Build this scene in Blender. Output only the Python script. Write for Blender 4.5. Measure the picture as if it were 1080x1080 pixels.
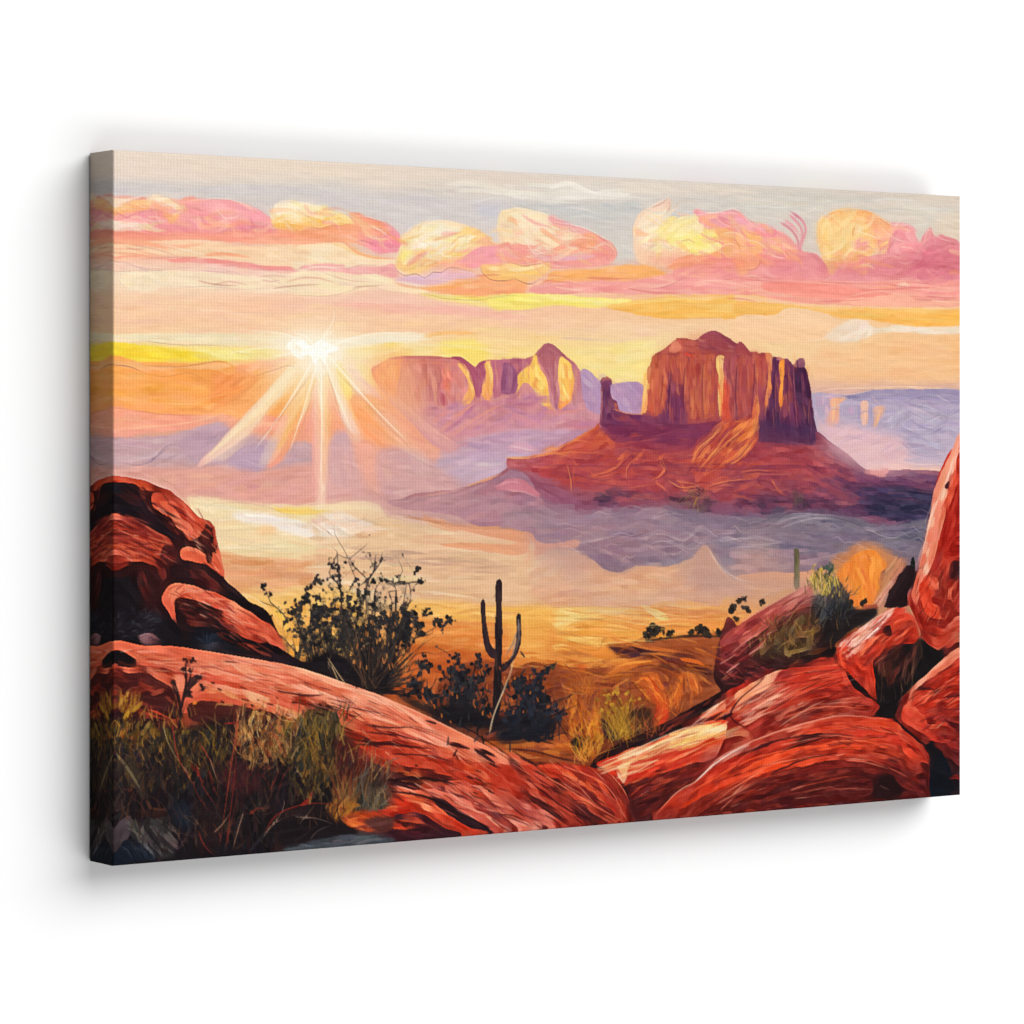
import math, random
import numpy as np

# ------------------------------------------------------------------ the print
# The picture printed on the canvas is painted stroke by stroke into an array
# of canvas points (CW x CH); that array then colours the canvas mesh.
CW, CH = 1240, 778
rng = np.random.default_rng(7)
rnd = random.Random(11)
ART = np.zeros((CH, CW, 3), np.float32)

def solve_h(src, dst):
    A, b = [], []
    for (x, y), (u, v) in zip(src, dst):
        A.append([x, y, 1, 0, 0, 0, -u * x, -u * y]); b.append(u)
        A.append([0, 0, 0, x, y, 1, -v * x, -v * y]); b.append(v)
    h = np.linalg.solve(np.array(A, float), np.array(b, float))
    return np.append(h, 1).reshape(3, 3)

# sketch sheet (the keystoned drawing the motif was measured on) -> canvas points
QUAD = [(119.2, 158.0), (1013.0, 207.2), (1013.0, 838.6), (119.2, 913.5)]
HM = solve_h(QUAD, [(0, 0), (CW, 0), (CW, CH), (0, CH)])
HI = np.linalg.inv(HM)
_O = [0.0, 0.0, 1.0]

def Z(x0, y0, k=4.5):
    _O[0], _O[1], _O[2] = x0, y0, k

def TP(pts):
    a = np.asarray(pts, float).reshape(-1, 2) / _O[2] + np.array([_O[0], _O[1]])
    w = a[:, 0] * HM[2, 0] + a[:, 1] * HM[2, 1] + HM[2, 2]
    return np.stack([(a[:, 0] * HM[0, 0] + a[:, 1] * HM[0, 1] + HM[0, 2]) / w,
                     (a[:, 0] * HM[1, 0] + a[:, 1] * HM[1, 1] + HM[1, 2]) / w], 1)

def hx(c):
    if isinstance(c, str):
        return np.array([int(c[0:2], 16), int(c[2:4], 16), int(c[4:6], 16)], np.float32)
    return np.array(c, np.float32)

_LAT = rng.random((512, 512)).astype(np.float32)
def vnoise(u, v):
    iu = np.floor(u).astype(np.int64); iv = np.floor(v).astype(np.int64)
    fu = (u - iu).astype(np.float32); fv = (v - iv).astype(np.float32)
    fu = fu * fu * (3 - 2 * fu); fv = fv * fv * (3 - 2 * fv)
    a = _LAT[iv & 511, iu & 511]; b = _LAT[iv & 511, (iu + 1) & 511]
    c = _LAT[(iv + 1) & 511, iu & 511]; d = _LAT[(iv + 1) & 511, (iu + 1) & 511]
    return (a + (b - a) * fu) * (1 - fv) + (c + (d - c) * fu) * fv

def spline(p, closed=False, step=3.0):
    n = len(p)
    if n < 3:
        closed = False
    out = []
    rng_i = range(n) if closed else range(n - 1)
    for i in rng_i:
        p1 = p[i]; p2 = p[(i + 1) % n]
        p0 = p[i - 1] if (closed or i > 0) else p1
        p3 = p[(i + 2) % n] if (closed or i + 2 < n) else p2
        m = max(1, int(np.hypot(*(p2 - p1)) / step))
        t = (np.arange(m) / m)[:, None]
        out.append(0.5 * ((2 * p1) + (p2 - p0) * t + (2 * p0 - 5 * p1 + 4 * p2 - p3) * t ** 2
                          + (3 * p1 - p0 - 3 * p2 + p3) * t ** 3))
    if not closed:
        out.append(p[-1:])
    return np.concatenate(out)

def roughen(q, j, sc=9.0):
    if j <= 0:
        return q
    k = rnd.random() * 400
    d = np.concatenate([[0], np.cumsum(np.hypot(*np.diff(q, axis=0).T))])
    nx = vnoise(d / sc + k, np.full_like(d, k)) + 0.5 * vnoise(d / (sc * .4) + k, np.full_like(d, k + 9)) - .75
    ny = vnoise(d / sc + k, np.full_like(d, k + 31)) + 0.5 * vnoise(d / (sc * .4) + k, np.full_like(d, k + 47)) - .75
    return q + np.stack([nx, ny], 1) * 2 * j

def bblur(m, r):
    r = int(r)
    if r < 1:
        return m
    for _ in range(2):
        for ax in (0, 1):
            pad = [(0, 0), (0, 0)]; pad[ax] = (r + 1, r)
            c = np.cumsum(np.pad(m, pad, mode='edge'), axis=ax)
            n = m.shape[ax]
            m = (np.take(c, np.arange(2 * r + 1, 2 * r + 1 + n), axis=ax) - np.take(c, np.arange(0, n), axis=ax)) / (2 * r + 1)
    return m

def fill_mask(q, pad=0):
    x0 = max(0, int(q[:, 0].min()) - 1 - pad); x1 = min(CW, int(q[:, 0].max()) + 2 + pad)
    y0 = max(0, int(q[:, 1].min()) - 1 - pad); y1 = min(CH, int(q[:, 1].max()) + 2 + pad)
    if x1 <= x0 or y1 <= y0:
        return None
    S = 3
    h, w = (y1 - y0) * S, (x1 - x0) * S
    D = np.zeros((h, w + 1), np.int32)
    a = (q - np.array([x0, y0])) * S
    b = np.roll(a, -1, 0)
    for (ax, ay), (bx, by) in zip(a, b):
        if ay == by:
            continue
        if ay > by:
            ax, ay, bx, by = bx, by, ax, ay
        ya = max(0, int(math.ceil(ay - .5))); yb = min(h - 1, int(math.ceil(by - .5)) - 1)
        if yb < ya:
            continue
        ys = np.arange(ya, yb + 1)
        xs = ax + (ys + .5 - ay) * (bx - ax) / (by - ay)
        xi = np.clip(np.ceil(xs - .5).astype(int), 0, w)
        np.add.at(D, (ys, xi), 1)
    m = (np.cumsum(D[:, :w], 1) & 1).astype(np.float32)
    m = m.reshape(y1 - y0, S, x1 - x0, S).mean((1, 3))
    return x0, y0, x1, y1, m

def P(pts, col, col2=None, g=None, sm=1, j=.9, blur=0, al=1.0, tex=(0, 7, 45, 2.2)):
    """a painted area: outline, colour (or a gradient along g), edge softness, brush grain"""
    q = TP(pts)
    if sm:
        q = spline(q, True)
    else:
        q = np.concatenate([spline(np.array([q[i], q[(i + 1) % len(q)]]), False)[:-1] for i in range(len(q))])
    q = roughen(q, j)
    r = fill_mask(q, int(blur * 3) + 1)
    if r is None:
        return
    x0, y0, x1, y1, m = r
    if blur:
        m = bblur(m, blur)
    X, Y = np.meshgrid(np.arange(x0, x1, dtype=np.float32), np.arange(y0, y1, dtype=np.float32))
    c = hx(col)[None, None, :]
    if col2 is not None:
        if g is None:
            qa, qb = np.array([0, y0]), np.array([0, y1])
        else:
            qa, qb = TP(g)
        d = qb - qa
        t = np.clip(((X - qa[0]) * d[0] + (Y - qa[1]) * d[1]) / (d @ d), 0, 1)[..., None]
        c = c * (1 - t) + hx(col2)[None, None, :] * t
    if tex:
        an, amp, L, Wd = tex
        ca, sa = math.cos(math.radians(an)), math.sin(math.radians(an))
        k = rnd.random() * 300
        U = X * ca + Y * sa; V = -X * sa + Y * ca
        wob = vnoise(U / 60 + k, V / 40) * 8
        n = vnoise(U / L + k, (V + wob) / Wd) - .5 + .6 * (vnoise(U / (L * 2) + k, (V + wob) / (Wd * 3.3) + 77) - .5)
        c = c + (n * amp * 2)[..., None] * np.array([1, 1.0, .95], np.float32)
    s = ART[y0:y1, x0:x1]
    a = (m * al)[..., None]
    s += (c - s) * a

def _stroke(q, w, c, al, taper, br, dry, seed, keep=None):
    """one brush mark along canvas points q, w = width"""
    hw = w * .5
    x0 = max(0, int(q[:, 0].min() - hw - 2)); x1 = min(CW, int(q[:, 0].max() + hw + 3))
    y0 = max(0, int(q[:, 1].min() - hw - 2)); y1 = min(CH, int(q[:, 1].max() + hw + 3))
    if x1 <= x0 or y1 <= y0 or len(q) < 2:
        return
    X, Y = np.meshgrid(np.arange(x0, x1, dtype=np.float32) + .5, np.arange(y0, y1, dtype=np.float32) + .5)
    best = np.full(X.shape, 1e9, np.float32); sd = np.zeros_like(best); T = np.zeros_like(best)
    dd = np.diff(q, axis=0); ln = np.hypot(dd[:, 0], dd[:, 1]) + 1e-6
    tot = ln.sum(); acc = 0.0
    for i in range(len(dd)):
        ex, ey = dd[i] / ln[i]
        rx = X - q[i, 0]; ry = Y - q[i, 1]
        t = np.clip(rx * ex + ry * ey, 0, ln[i])
        dx = rx - t * ex; dy = ry - t * ey
        d2 = dx * dx + dy * dy
        k = d2 < best
        best[k] = d2[k]
        sd[k] = (rx * ey - ry * ex)[k]
        T[k] = ((acc + t) / tot)[k]
        acc += ln[i]
    d = np.sqrt(best)
    ta, tb = taper
    prof = np.ones_like(T)
    if ta > 0: prof = np.minimum(prof, np.sqrt(np.clip(T / ta, 0, 1)) * .85 + .15)
    if tb > 0: prof = np.minimum(prof, np.sqrt(np.clip((1 - T) / tb, 0, 1)) * .9 + .1)
    lw = hw * prof
    m = np.clip(lw - d + .5, 0, 1) * np.minimum(1, lw * 2)
    col = c[None, None, :]
    if br > 0 and w > 2:
        sv = sd / max(hw, .5) * max(2.0, w * .42)
        n = vnoise(sv + seed * 17.3 + 200, T * tot / 55 + seed * 3.1) - .5
        col = col + (n * 2 * br)[..., None]
        if dry > 0:
            n2 = vnoise(sv * 1.3 + seed * 5.7 + 90, T * tot / 30 + seed)
            m = m * np.clip((n2 - dry * (T ** 1.5)) * 6 + 1 - 0.0, 0, 1)
    if keep is not None:
        kx0, ky0, kx1, ky1, km = keep
        ax0, ay0, ax1, ay1 = max(x0, kx0), max(y0, ky0), min(x1, kx1), min(y1, ky1)
        if ax1 <= ax0 or ay1 <= ay0:
            return
        f = np.zeros_like(m)
        f[ay0 - y0:ay1 - y0, ax0 - x0:ax1 - x0] = km[ay0 - ky0:ay1 - ky0, ax0 - kx0:ax1 - kx0]
        m = m * f
    s = ART[y0:y1, x0:x1]
    s += (col - s) * (m * al)[..., None]

def kpx():
    return 1.2 / _O[2]

def S(pts, w, col, al=1.0, taper=(.15, .35), br=12, dry=.25, j=0):
    """a single brush stroke through pts"""
    q = TP(pts)
    if len(q) > 2:
        q = spline(q, False, 6.0)
    if j:
        q = roughen(q, j, 14)
    _stroke(q, w * kpx(), hx(col), al, taper, br, dry, rnd.random() * 20)

def L(pts, w, col, al=.8, j=.5):
    """a thin drawn line"""
    q = TP(pts)
    if len(q) > 2:
        q = spline(q, False, 5.0)
    else:
        q = spline(q, False, 8.0)
    q = roughen(q, j, 10)
    if WAIT is not None:
        WAIT.append((q, w * kpx(), hx(col), al))
        return
    _stroke(q, w * kpx(), hx(col), al, (.2, .4), 0, 0, 0)

WAIT = None
def hold():
    """keep the thin drawn lines back until the paint under them is worked"""
    global WAIT
    WAIT = []
def flush():
    global WAIT
    for q, w, c, al in WAIT:
        _stroke(q, w, c, al, (.2, .4), 0, 0, 0)
    WAIT = None

def inside(poly, x, y):
    c = False
    n = len(poly)
    jn = n - 1
    for i in range(n):
        xi, yi = poly[i]; xj, yj = poly[jn]
        if (yi > y) != (yj > y) and x < (xj - xi) * (y - yi) / (yj - yi + 1e-9) + xi:
            c = not c
        jn = i
    return c

def ang_at(an, x, y):
    if isinstance(an, (int, float)):
        return an
    sx = sy = 0.0
    for (ax, ay, a) in an:
        w = 1.0 / ((ax - x) ** 2 + (ay - y) ** 2 + 25) ** 1.2
        sx += w * math.cos(math.radians(2 * a)); sy += w * math.sin(math.radians(2 * a))
    return math.degrees(math.atan2(sy, sx)) / 2

def F(poly, n, ln, w, an, pal, al=.8, va=8, jit=8, curve=.06, br=10, taper=(.15, .4), dry=.25, clip=2.5):
    """n brush strokes scattered inside poly, following angle an"""
    if not isinstance(poly[0], (tuple, list)):
        poly = [(poly[i], poly[i + 1]) for i in range(0, len(poly), 2)]
    xs = [p[0] for p in poly]; ys = [p[1] for p in poly]
    tries = 0
    keep = None
    if clip:
        keep = fill_mask(roughen(spline(TP(poly), True), 1.2), 8)
        if keep is None:
            return
        keep = keep[:4] + (bblur(keep[4], int(clip)),)
    while n > 0 and tries < 20000:
        tries += 1
        x = rnd.uniform(min(xs), max(xs)); y = rnd.uniform(min(ys), max(ys))
        if not inside(poly, x, y):
            continue
        n -= 1
        a = math.radians(ang_at(an, x, y) + rnd.gauss(0, va))
        l = ln * rnd.uniform(.5, 1.4)
        dx, dy = math.cos(a) * l / 2, math.sin(a) * l / 2
        k = rnd.gauss(0, curve)
        mx, my = x - dy * k, y + dx * k
        c = hx(rnd.choice(pal)) + rnd.gauss(0, jit) + np.array([rnd.gauss(0, jit * .4) for _ in range(3)], np.float32)
        if isinstance(an, list):
            h, off = l / 6, a - math.radians(ang_at(an, x, y))
            pts = [(x, y)]
            for sg in (1, -1):
                ux, uy = x, y
                for _ in range(3):
                    t = math.radians(ang_at(an, ux, uy)) + off
                    if math.cos(t) * math.cos(a) + math.sin(t) * math.sin(a) < 0: t += math.pi
                    ux += sg * math.cos(t) * h; uy += sg * math.sin(t) * h
                    pts.append((ux, uy)) if sg > 0 else pts.insert(0, (ux, uy))
            q = spline(TP(pts), False, 7.0)
        else:
            q = TP([(x - dx, y - dy), (mx, my), (x + dx, y + dy)])
            q = spline(q, False, 7.0)
        _stroke(q, w * kpx() * rnd.uniform(.6, 1.4), c, al * FA[0], taper, br, dry, rnd.random() * 20, keep)

def blob(x, y, r, col, al=1.0, el=1.0, an=0):
    """a small irregular leaf-like dab"""
    k = rnd.randint(6, 8)
    a = math.radians(an)
    pts = []
    for i in range(k):
        t = 2 * math.pi * i / k
        rr = r * rnd.uniform(.65, 1.25)
        px, py = rr * el * math.cos(t), rr * math.sin(t)
        pts.append((x + px * math.cos(a) - py * math.sin(a), y + px * math.sin(a) + py * math.cos(a)))
    P(pts, col, j=.3, al=al, tex=None)

def cl(col, d):
    return np.clip(hx(col) + d, 0, 255)

def grid_base(xs, ys, rows):
    """soft under-painting: a coarse net of colours on the sketch sheet"""
    px = np.arange(CW) + .5; py = np.arange(CH) + .5
    X, Y = np.meshgrid(px, py)
    w = X * HI[2, 0] + Y * HI[2, 1] + HI[2, 2]
    SX = (X * HI[0, 0] + Y * HI[0, 1] + HI[0, 2]) / w
    SY = (X * HI[1, 0] + Y * HI[1, 1] + HI[1, 2]) / w
    G = np.array([[hx(c) for c in r.split()] for r in rows])
    fx = np.interp(SX, xs, np.arange(len(xs))); fy = np.interp(SY, ys, np.arange(len(ys)))
    ix = np.clip(fx.astype(int), 0, len(xs) - 2); iy = np.clip(fy.astype(int), 0, len(ys) - 2)
    tx = (fx - ix)[..., None]; ty = (fy - iy)[..., None]
    ART[:] = (G[iy, ix] * (1 - tx) + G[iy, ix + 1] * tx) * (1 - ty) + (G[iy + 1, ix] * (1 - tx) + G[iy + 1, ix + 1] * tx) * ty

FA = [1.0]
def soften(r, amt, y0=0, y1=None):
    """work the wet paint: blur the art a little between sheet heights"""
    y1 = CH if y1 is None else y1
    s = ART[y0:y1]
    for k in range(3):
        s[..., k] += (bblur(s[..., k].copy(), r) - s[..., k]) * amt

def bristle_finish(amp, smear, sharp, ln=9, flat=.6, reach=4, where=None):
    """drag the finished paint along its own forms and leave bristle ridges in it"""
    W = 1.0
    if where is not None:
        W = np.zeros((CH, CW), np.float32)
        for poly in where:
            x0, y0, x1, y1, m = fill_mask(spline(TP(poly), True), 20)
            W[y0:y1, x0:x1] = np.maximum(W[y0:y1, x0:x1], bblur(m, 5))
        W = W[..., None]
    start = ART.copy()
    lum = ART @ np.array([.3, .59, .11], np.float32)
    g = bblur(lum, 1)
    gx = np.gradient(g, axis=1); gy = np.gradient(g, axis=0)
    jxx, jyy, jxy = bblur(gx * gx, 4), bblur(gy * gy, 4) + flat, bblur(gx * gy, 4)
    th = .5 * np.arctan2(2 * jxy, jxx - jyy) + np.pi / 2
    tx, ty = np.cos(th).astype(np.float32), np.sin(th).astype(np.float32)
    nz = np.random.default_rng(3).random((CH, CW)).astype(np.float32)
    nz = nz * .2 + bblur(nz, 1) * 1.4
    Y, X = np.mgrid[0:CH, 0:CW].astype(np.float32)
    acc = nz.copy(); cacc = ART.copy(); cn = 1
    for sgn in (1, -1):
        px, py = X.copy(), Y.copy(); dx, dy = tx * sgn, ty * sgn
        for k in range(ln):
            px = np.clip(px + dx, 0, CW - 1); py = np.clip(py + dy, 0, CH - 1)
            ix = (px + .5).astype(np.int32).clip(0, CW - 1); iy = (py + .5).astype(np.int32).clip(0, CH - 1)
            acc += nz[iy, ix]
            if k < reach:
                cacc += ART[iy, ix]; cn += .5
            nx, ny = tx[iy, ix], ty[iy, ix]
            f = np.where(nx * dx + ny * dy < 0, -1, 1)
            dx, dy = nx * f, ny * f
    cn = 1 + 2 * reach
    ART[:] += (cacc / cn - ART) * smear
    l = acc - bblur(acc, 6); l = l / (l.std() + 1e-6)
    lum = lum[..., None]
    k = amp * (5 + 11 * np.clip(1 - np.abs(lum - 90) / 130, 0, 1))
    ART[:] += l[..., None] * k * np.clip(lum / 60, .12, 1)
    for c in range(3):
        ART[..., c] += (ART[..., c] - bblur(ART[..., c].copy(), 1)) * sharp
    ART[:] = start + (ART - start) * W

def dabs(r, mix, where=None):
    """flatten the paint into palette-knife dabs: each point takes the calmest of its four neighbouring patches"""
    W = mix
    if where is not None:
        W = np.zeros((CH, CW), np.float32)
        for poly in where:
            x0, y0, x1, y1, m = fill_mask(spline(TP(poly), True), 20)
            W[y0:y1, x0:x1] = np.maximum(W[y0:y1, x0:x1], bblur(m, 4))
        W = W[..., None] * mix
    A = np.pad(ART, ((r, r), (r, r), (0, 0)), mode='edge').astype(np.float64)
    L_ = A @ np.array([.3, .59, .11])
    def box(a):
        c = np.cumsum(np.cumsum(np.pad(a, [(1, 0), (1, 0)] + [(0, 0)] * (a.ndim - 2)), 0), 1)
        n = r + 1
        return (c[n:, n:] - c[:-n, n:] - c[n:, :-n] + c[:-n, :-n]) / (n * n)
    m = box(A); l = box(L_); v = box(L_ * L_) - l * l
    best = None
    for oy in (0, r):
        for ox in (0, r):
            vv = v[oy:oy + CH, ox:ox + CW]; mm = m[oy:oy + CH, ox:ox + CW]
            if best is None:
                best, out = vv.copy(), mm.copy()
            else:
                k = vv < best
                best[k] = vv[k]; out[k] = mm[k]
    ART[:] += (out.astype(np.float32) - ART) * W
FA[0] = .75
hold()

# ---- under-painting
grid_base([119, 330, 540, 700, 860, 1013],
 [158, 180, 196, 212, 235, 262, 290, 318, 345, 370, 395, 420, 445, 470, 500, 528, 550, 575, 600, 630, 655, 680, 720, 800, 915],
 ["e9dacb e8d9ca e2d5c9 dcd1c8 dcd1c6 dccabb",
  "ebdacb e8d8c8 e0d3c8 dfd4ca dcd2c8 dccabb",
  "d8d0cd e6d7c8 ddd2c8 dcd2c8 d8cfc5 dccabb",
  "d0cbcd d6d0ce d6cecb d6cfc8 d0cac2 d8cbbe",
  "f0b8a0 d0cccc d2ccca cdc9c6 cfc9c2 d6c8b8",
  "f0a890 ecbfa8 d4ccc8 cbc8c6 d4b8b0 d8c0b0",
  "f4dcc0 f2d3b8 efb8a0 e8a890 e69888 da8088",
  "f4cdac f3ceb2 f0bfa4 efbd8c eec08a eeb078",
  "f4cba6 f2cba8 f1c8a4 f0cda8 f0cca2 f0c190",
  "f2d890 f6e0b8 f4d890 f2dba0 f0cba0 f0bd88",
  "f0a85c f2b888 f4d690 f2dc92 efc39a efbd8c",
  "f0a25c f0a068 e0a080 d0a0a0 d0a8a4 c0a4b0",
  "f0a878 f0a080 d89a98 b898ac d0a8b0 b0a0b4",
  "c6a6ac e8a888 b896b0 b090a8 e0b4b8 b2a2b8",
  "dca69c d8a29c b898a8 a07888 c89a9c d8a8a8",
  "e4b098 dca498 b08088 90606a 804860 504868",
  "f0d8ae ecd4b4 b08084 9a7a82 706878 565468",
  "f0dcb8 ecdcc0 d8b098 9c8088 7c707c 66626f",
  "dfa274 e8d0ac e0bc98 c69a86 8e747e 7c6a74",
  "efc486 e8cca0 e2bc92 d8a27c c08c72 94707a",
  "eeb468 e8b078 e8b468 eca858 e8a058 b08060",
  "e08a48 dc8a4c eab060 ea9a48 b06038 904830",
  "c06038 b86038 c87038 904830 703828 702820",
  "501c1a 582020 602a20 5a2a20 602420 601c1a",
  "1c1418 2a1a1a 502020 601c1a 601c1a 401418"])

# ---- sky, top bands
Z(0, 0, 1)
F([120,162, 1012,210, 1012,240, 540,212, 120,192], 120, 70, 5, 3, ["ecdccd", "e6d6c8", "e2d4c8", "ead9cb"], al=.35, va=2, jit=3, br=5)
F([330,186, 1012,212, 1012,250, 700,262, 330,215], 130, 70, 4, 3, ["d6cfc8", "cdc8c4", "dcd4cb", "d2ccc8", "e0d8ce"], al=.4, va=3, jit=3, br=5)
Z(90, 150)
P([100,205, 140,186, 330,182, 560,196, 830,186, 1100,200, 1300,240, 1250,330, 900,320, 600,290, 400,250, 250,250, 100,262], "cfcaca", blur=5, al=.85, tex=(2, 5, 60, 3))
F([100,195, 1000,205, 1000,280, 560,265, 100,250], 60, 160, 14, 2, ["cbc8cc", "d6d0d0", "c6c4c9", "dcd5d2"], al=.4, va=2, jit=3, br=5)
Z(310, 150)
P([-40,240, 200,225, 480,232, 760,250, 1000,270, 1100,300, 1050,470, 700,400, 500,440, 300,330, 0,290], "d3cccb", blur=5, al=.8, tex=(4, 5, 60, 3))
F([0,235, 1000,270, 1000,440, 560,420, 300,320, 0,280], 70, 150, 16, 6, ["d6cfcd", "cfc8c8", "dcd2cc", "cfcbd0", "d2c6c2"], al=.45, va=6, jit=3, br=6)
P([860,300, 960,290, 1080,330, 1100,365, 960,360, 870,330], "cdcad2", blur=3, al=.8)
S([720,195, 860,190, 1000,225, 1100,270], 22, "ebe3d6", .8, br=8)
S([760,225, 900,225, 1080,262], 16, "efe8dc", .7, br=8)
Z(540, 150)
F([0,190, 420,190, 560,250, 300,280, 0,270], 50, 190, 16, 3, ["ede7dc", "e4dcd2", "f0ebe2", "dcd4cc"], al=.6, va=5, jit=3, br=7)
S([180,215, 260,190, 330,215, 420,250, 560,245], 22, "f2ede3", .85, br=8)
S([0,255, 160,250, 330,240, 470,262, 680,265], 16, "e6dfd6", .7, br=8)
P([0,290, 200,275, 400,285, 600,270, 590,330, 575,500, 600,520, 540,570, 490,560, 470,480, 380,420, 200,345, 100,320, 0,320], "cbc9c6", blur=4, al=.9, tex=(8, 7, 50, 3))
F([150,290, 600,280, 570,420, 590,540, 500,550, 420,430, 200,340], 60, 110, 14, 10, ["c6c6c6", "d2cfca", "d8d4d0", "c9c7c8", "bfc2c6"], al=.5, va=12, jit=3, br=8)
F([620,270, 1080,240, 1080,320, 850,340, 760,330, 640,280], 40, 120, 14, 2, ["d2ccc6", "cac6c4", "dcd5cc", "d6cbc0"], al=.6, va=6, jit=3, br=8)
P([760,335, 830,325, 880,340, 840,365, 780,360], "c6cad4", blur=2, al=.8)
Z(780, 180)
F([0,90, 1045,150, 1045,250, 560,180, 300,220, 0,180], 100, 150, 12, 3, ["d8d0c4", "ded6ca", "d0cabf", "e2dacf", "c9c6be"], al=.55, va=4, jit=3, br=8)
P([290,370, 340,260, 420,200, 440,180, 400,220, 375,290, 380,370, 410,420, 330,395], "d2cdc4", blur=2, al=.8)
P([720,240, 840,250, 920,210, 960,280, 890,270, 865,330, 840,300, 800,255], "cfcbc2", blur=3, al=.8)
P([930,230, 1050,210, 1050,345, 1000,310, 940,290], "dccdbb", blur=4, al=.8)
for q in ([640,135, 740,128, 850,142], [840,178, 940,175, 1040,185], [0,170, 120,165, 240,175]):
    S(q, 8, "e2dfdc", .8, br=6)
S([0,165, 200,180, 420,150, 620,130], 8, "b8bcbc", .35)
S([60,205, 180,225, 230,240], 6, "e8e4dc", .7)

# ---- clouds, left
Z(90, 150)
P([100,262, 240,250, 400,265, 560,262, 680,268, 800,300, 870,350, 890,400, 700,420, 500,440, 300,420, 100,380], "f09c94", "ee8f9c", [150,300, 800,400], tex=(5, 7, 60, 3))
F([150,300, 460,300, 860,360, 860,400, 500,430, 200,400], 90, 110, 22, 8, ["f0989c", "ee90a0", "f3a89a", "ec8f9e", "f4a4a4"], al=.55, va=12, br=9)
P([100,290, 140,262, 190,258, 260,262, 200,290, 130,320, 100,322], "f3d9bd", blur=1)
P([100,330, 150,305, 220,275, 290,268, 360,285, 440,335, 425,365, 400,378, 360,345, 300,318, 240,318, 170,332, 110,345], "f6b46e", "f4a86a", tex=(20, 9, 40, 3))
S([130,322, 220,285, 300,280, 370,300, 430,350], 22, "f8c284", .8)
S([215,330, 280,300, 340,322], 16, "f09a6a", .7)
P([280,262, 330,240, 375,258, 430,285, 468,300, 450,325, 415,338, 380,310, 320,285], "f6dfba", tex=(30, 8, 30, 3))
S([300,262, 350,268, 440,318], 12, "f9ead0", .8)
L([370,292, 410,312, 425,335], 3, "c09090", .6)
S([450,275, 500,262, 560,285], 22, "f4a08a", .8)
S([720,282, 770,305, 800,330], 12, "f6c4b0", .8)
S([700,300, 760,320, 790,330], 8, "f9d8c8", .7)
F([560,275, 720,285, 860,360, 700,390, 560,360], 30, 100, 20, 15, ["f2a0aa", "ee96a4", "f4aeb0", "e98fa6"], al=.7, va=10)
S([620,425, 720,400, 800,408, 880,385], 12, "cf90ac", .8)
S([700,412, 790,385, 880,392], 8, "d88ca8", .7)
S([580,430, 650,405, 760,370, 850,395], 6, "f8d4c8", .8)
P([100,372, 200,366, 250,372, 330,400, 380,420, 250,418, 100,418], "f6e9d8", "f4dcc6", tex=(3, 8, 60, 3))
S([140,395, 250,388, 340,412], 16, "faf0e2", .7)
L([230,368, 300,400, 400,415], 3, "b0708c", .7)
P([90,420, 300,416, 560,430, 700,415, 900,405, 1100,425, 1100,490, 900,482, 700,470, 560,458, 400,470, 250,460, 90,462], "f0937a", "f2a284", [100,430, 1000,440], tex=(1, 9, 90, 3))
F([90,425, 1080,430, 1080,480, 560,455, 90,455], 50, 190, 14, 1, ["f08f78", "f4a68a", "ee8874", "f6b496"], al=.6, va=3)
P([90,468, 300,462, 560,470, 800,490, 1100,480, 1100,560, 900,580, 780,560, 560,540, 300,530, 90,545], "f8cfa8", "f4d6ae", tex=(2, 8, 70, 3))
for q, w, c in (([90,470, 240,468, 350,492, 400,515], 20, "f29c78"), ([200,480, 330,478, 420,492, 560,478], 14, "f5a680"), ([90,505, 200,500, 290,520, 380,548], 8, "f3a484"),
                ([130,520, 260,530, 340,550], 8, "f0906e"), ([90,548, 200,540, 300,548, 420,550], 10, "ee7c66"), ([400,552, 500,545, 620,553, 700,560], 7, "e0705e"),
                ([560,532, 640,524, 740,535, 780,542], 14, "f29a72"), ([300,470, 500,462, 700,478], 8, "fadcb8"), ([90,560, 240,545, 400,560], 8, "f8c8a4")):
    S(q, w, c, .85, br=8)
P([380,552, 560,550, 760,566, 860,585, 970,586, 1000,600, 980,618, 880,610, 700,595, 560,575, 400,562], "ea8484", "ee9488", tex=(3, 8, 60, 3))
S([760,570, 860,600, 980,600], 14, "e47e88", .7)
F([120,560, 560,560, 900,605, 1080,590, 1080,640, 500,612, 150,600], 50, 150, 9, 3, ["f0c0b8", "f4d4c4", "e8b0b4", "f6dccb"], al=.6, va=4)
P([140,640, 220,608, 420,606, 620,618, 860,640, 1100,655, 1100,730, 960,706, 800,698, 620,690, 420,680, 300,702, 200,700, 150,670], "f5e4c4", "f3dfc2", tex=(3, 8, 60, 3))
F([160,620, 420,612, 420,660, 250,695, 160,680], 40, 70, 18, 10, ["f7ead0", "f2dcb4", "f4e2c0", "efe0c6"], al=.6, va=25)
F([420,630, 1080,660, 1080,720, 420,680], 50, 170, 12, 3, ["f6e6c6", "f3d9bc", "f2e2bc", "f0cdb4"], al=.6, va=3)
for q in ([130,560, 250,590, 420,597, 490,590, 560,605, 660,612, 700,625], [560,607, 660,615, 700,628], [640,595, 770,632, 790,622], [90,562, 180,565, 280,598, 400,602], [830,632, 880,640, 920,670, 1000,700], [410,690, 560,680, 700,692, 860,694], [150,650, 180,685, 205,690], [90,610, 200,606, 400,606]):
    L(q, 2.6, "9a6a80", .6)
F([110,720, 1080,735, 1080,880, 110,890], 130, 190, 18, 0, ["f5c8a4", "f4cda6", "f3c49c", "f2caae", "f6d2b0", "f0c0a4"], al=.45, va=3, jit=4, br=6)
P([560,745, 760,735, 960,715, 1080,735, 1080,800, 860,800, 640,775], "f2bea0", blur=4, al=.6)
S([640,802, 800,812, 1000,815], 6, "e6c6bc", .6)
S([300,800, 450,775, 640,800, 820,815], 6, "f6d8be", .6)

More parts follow.
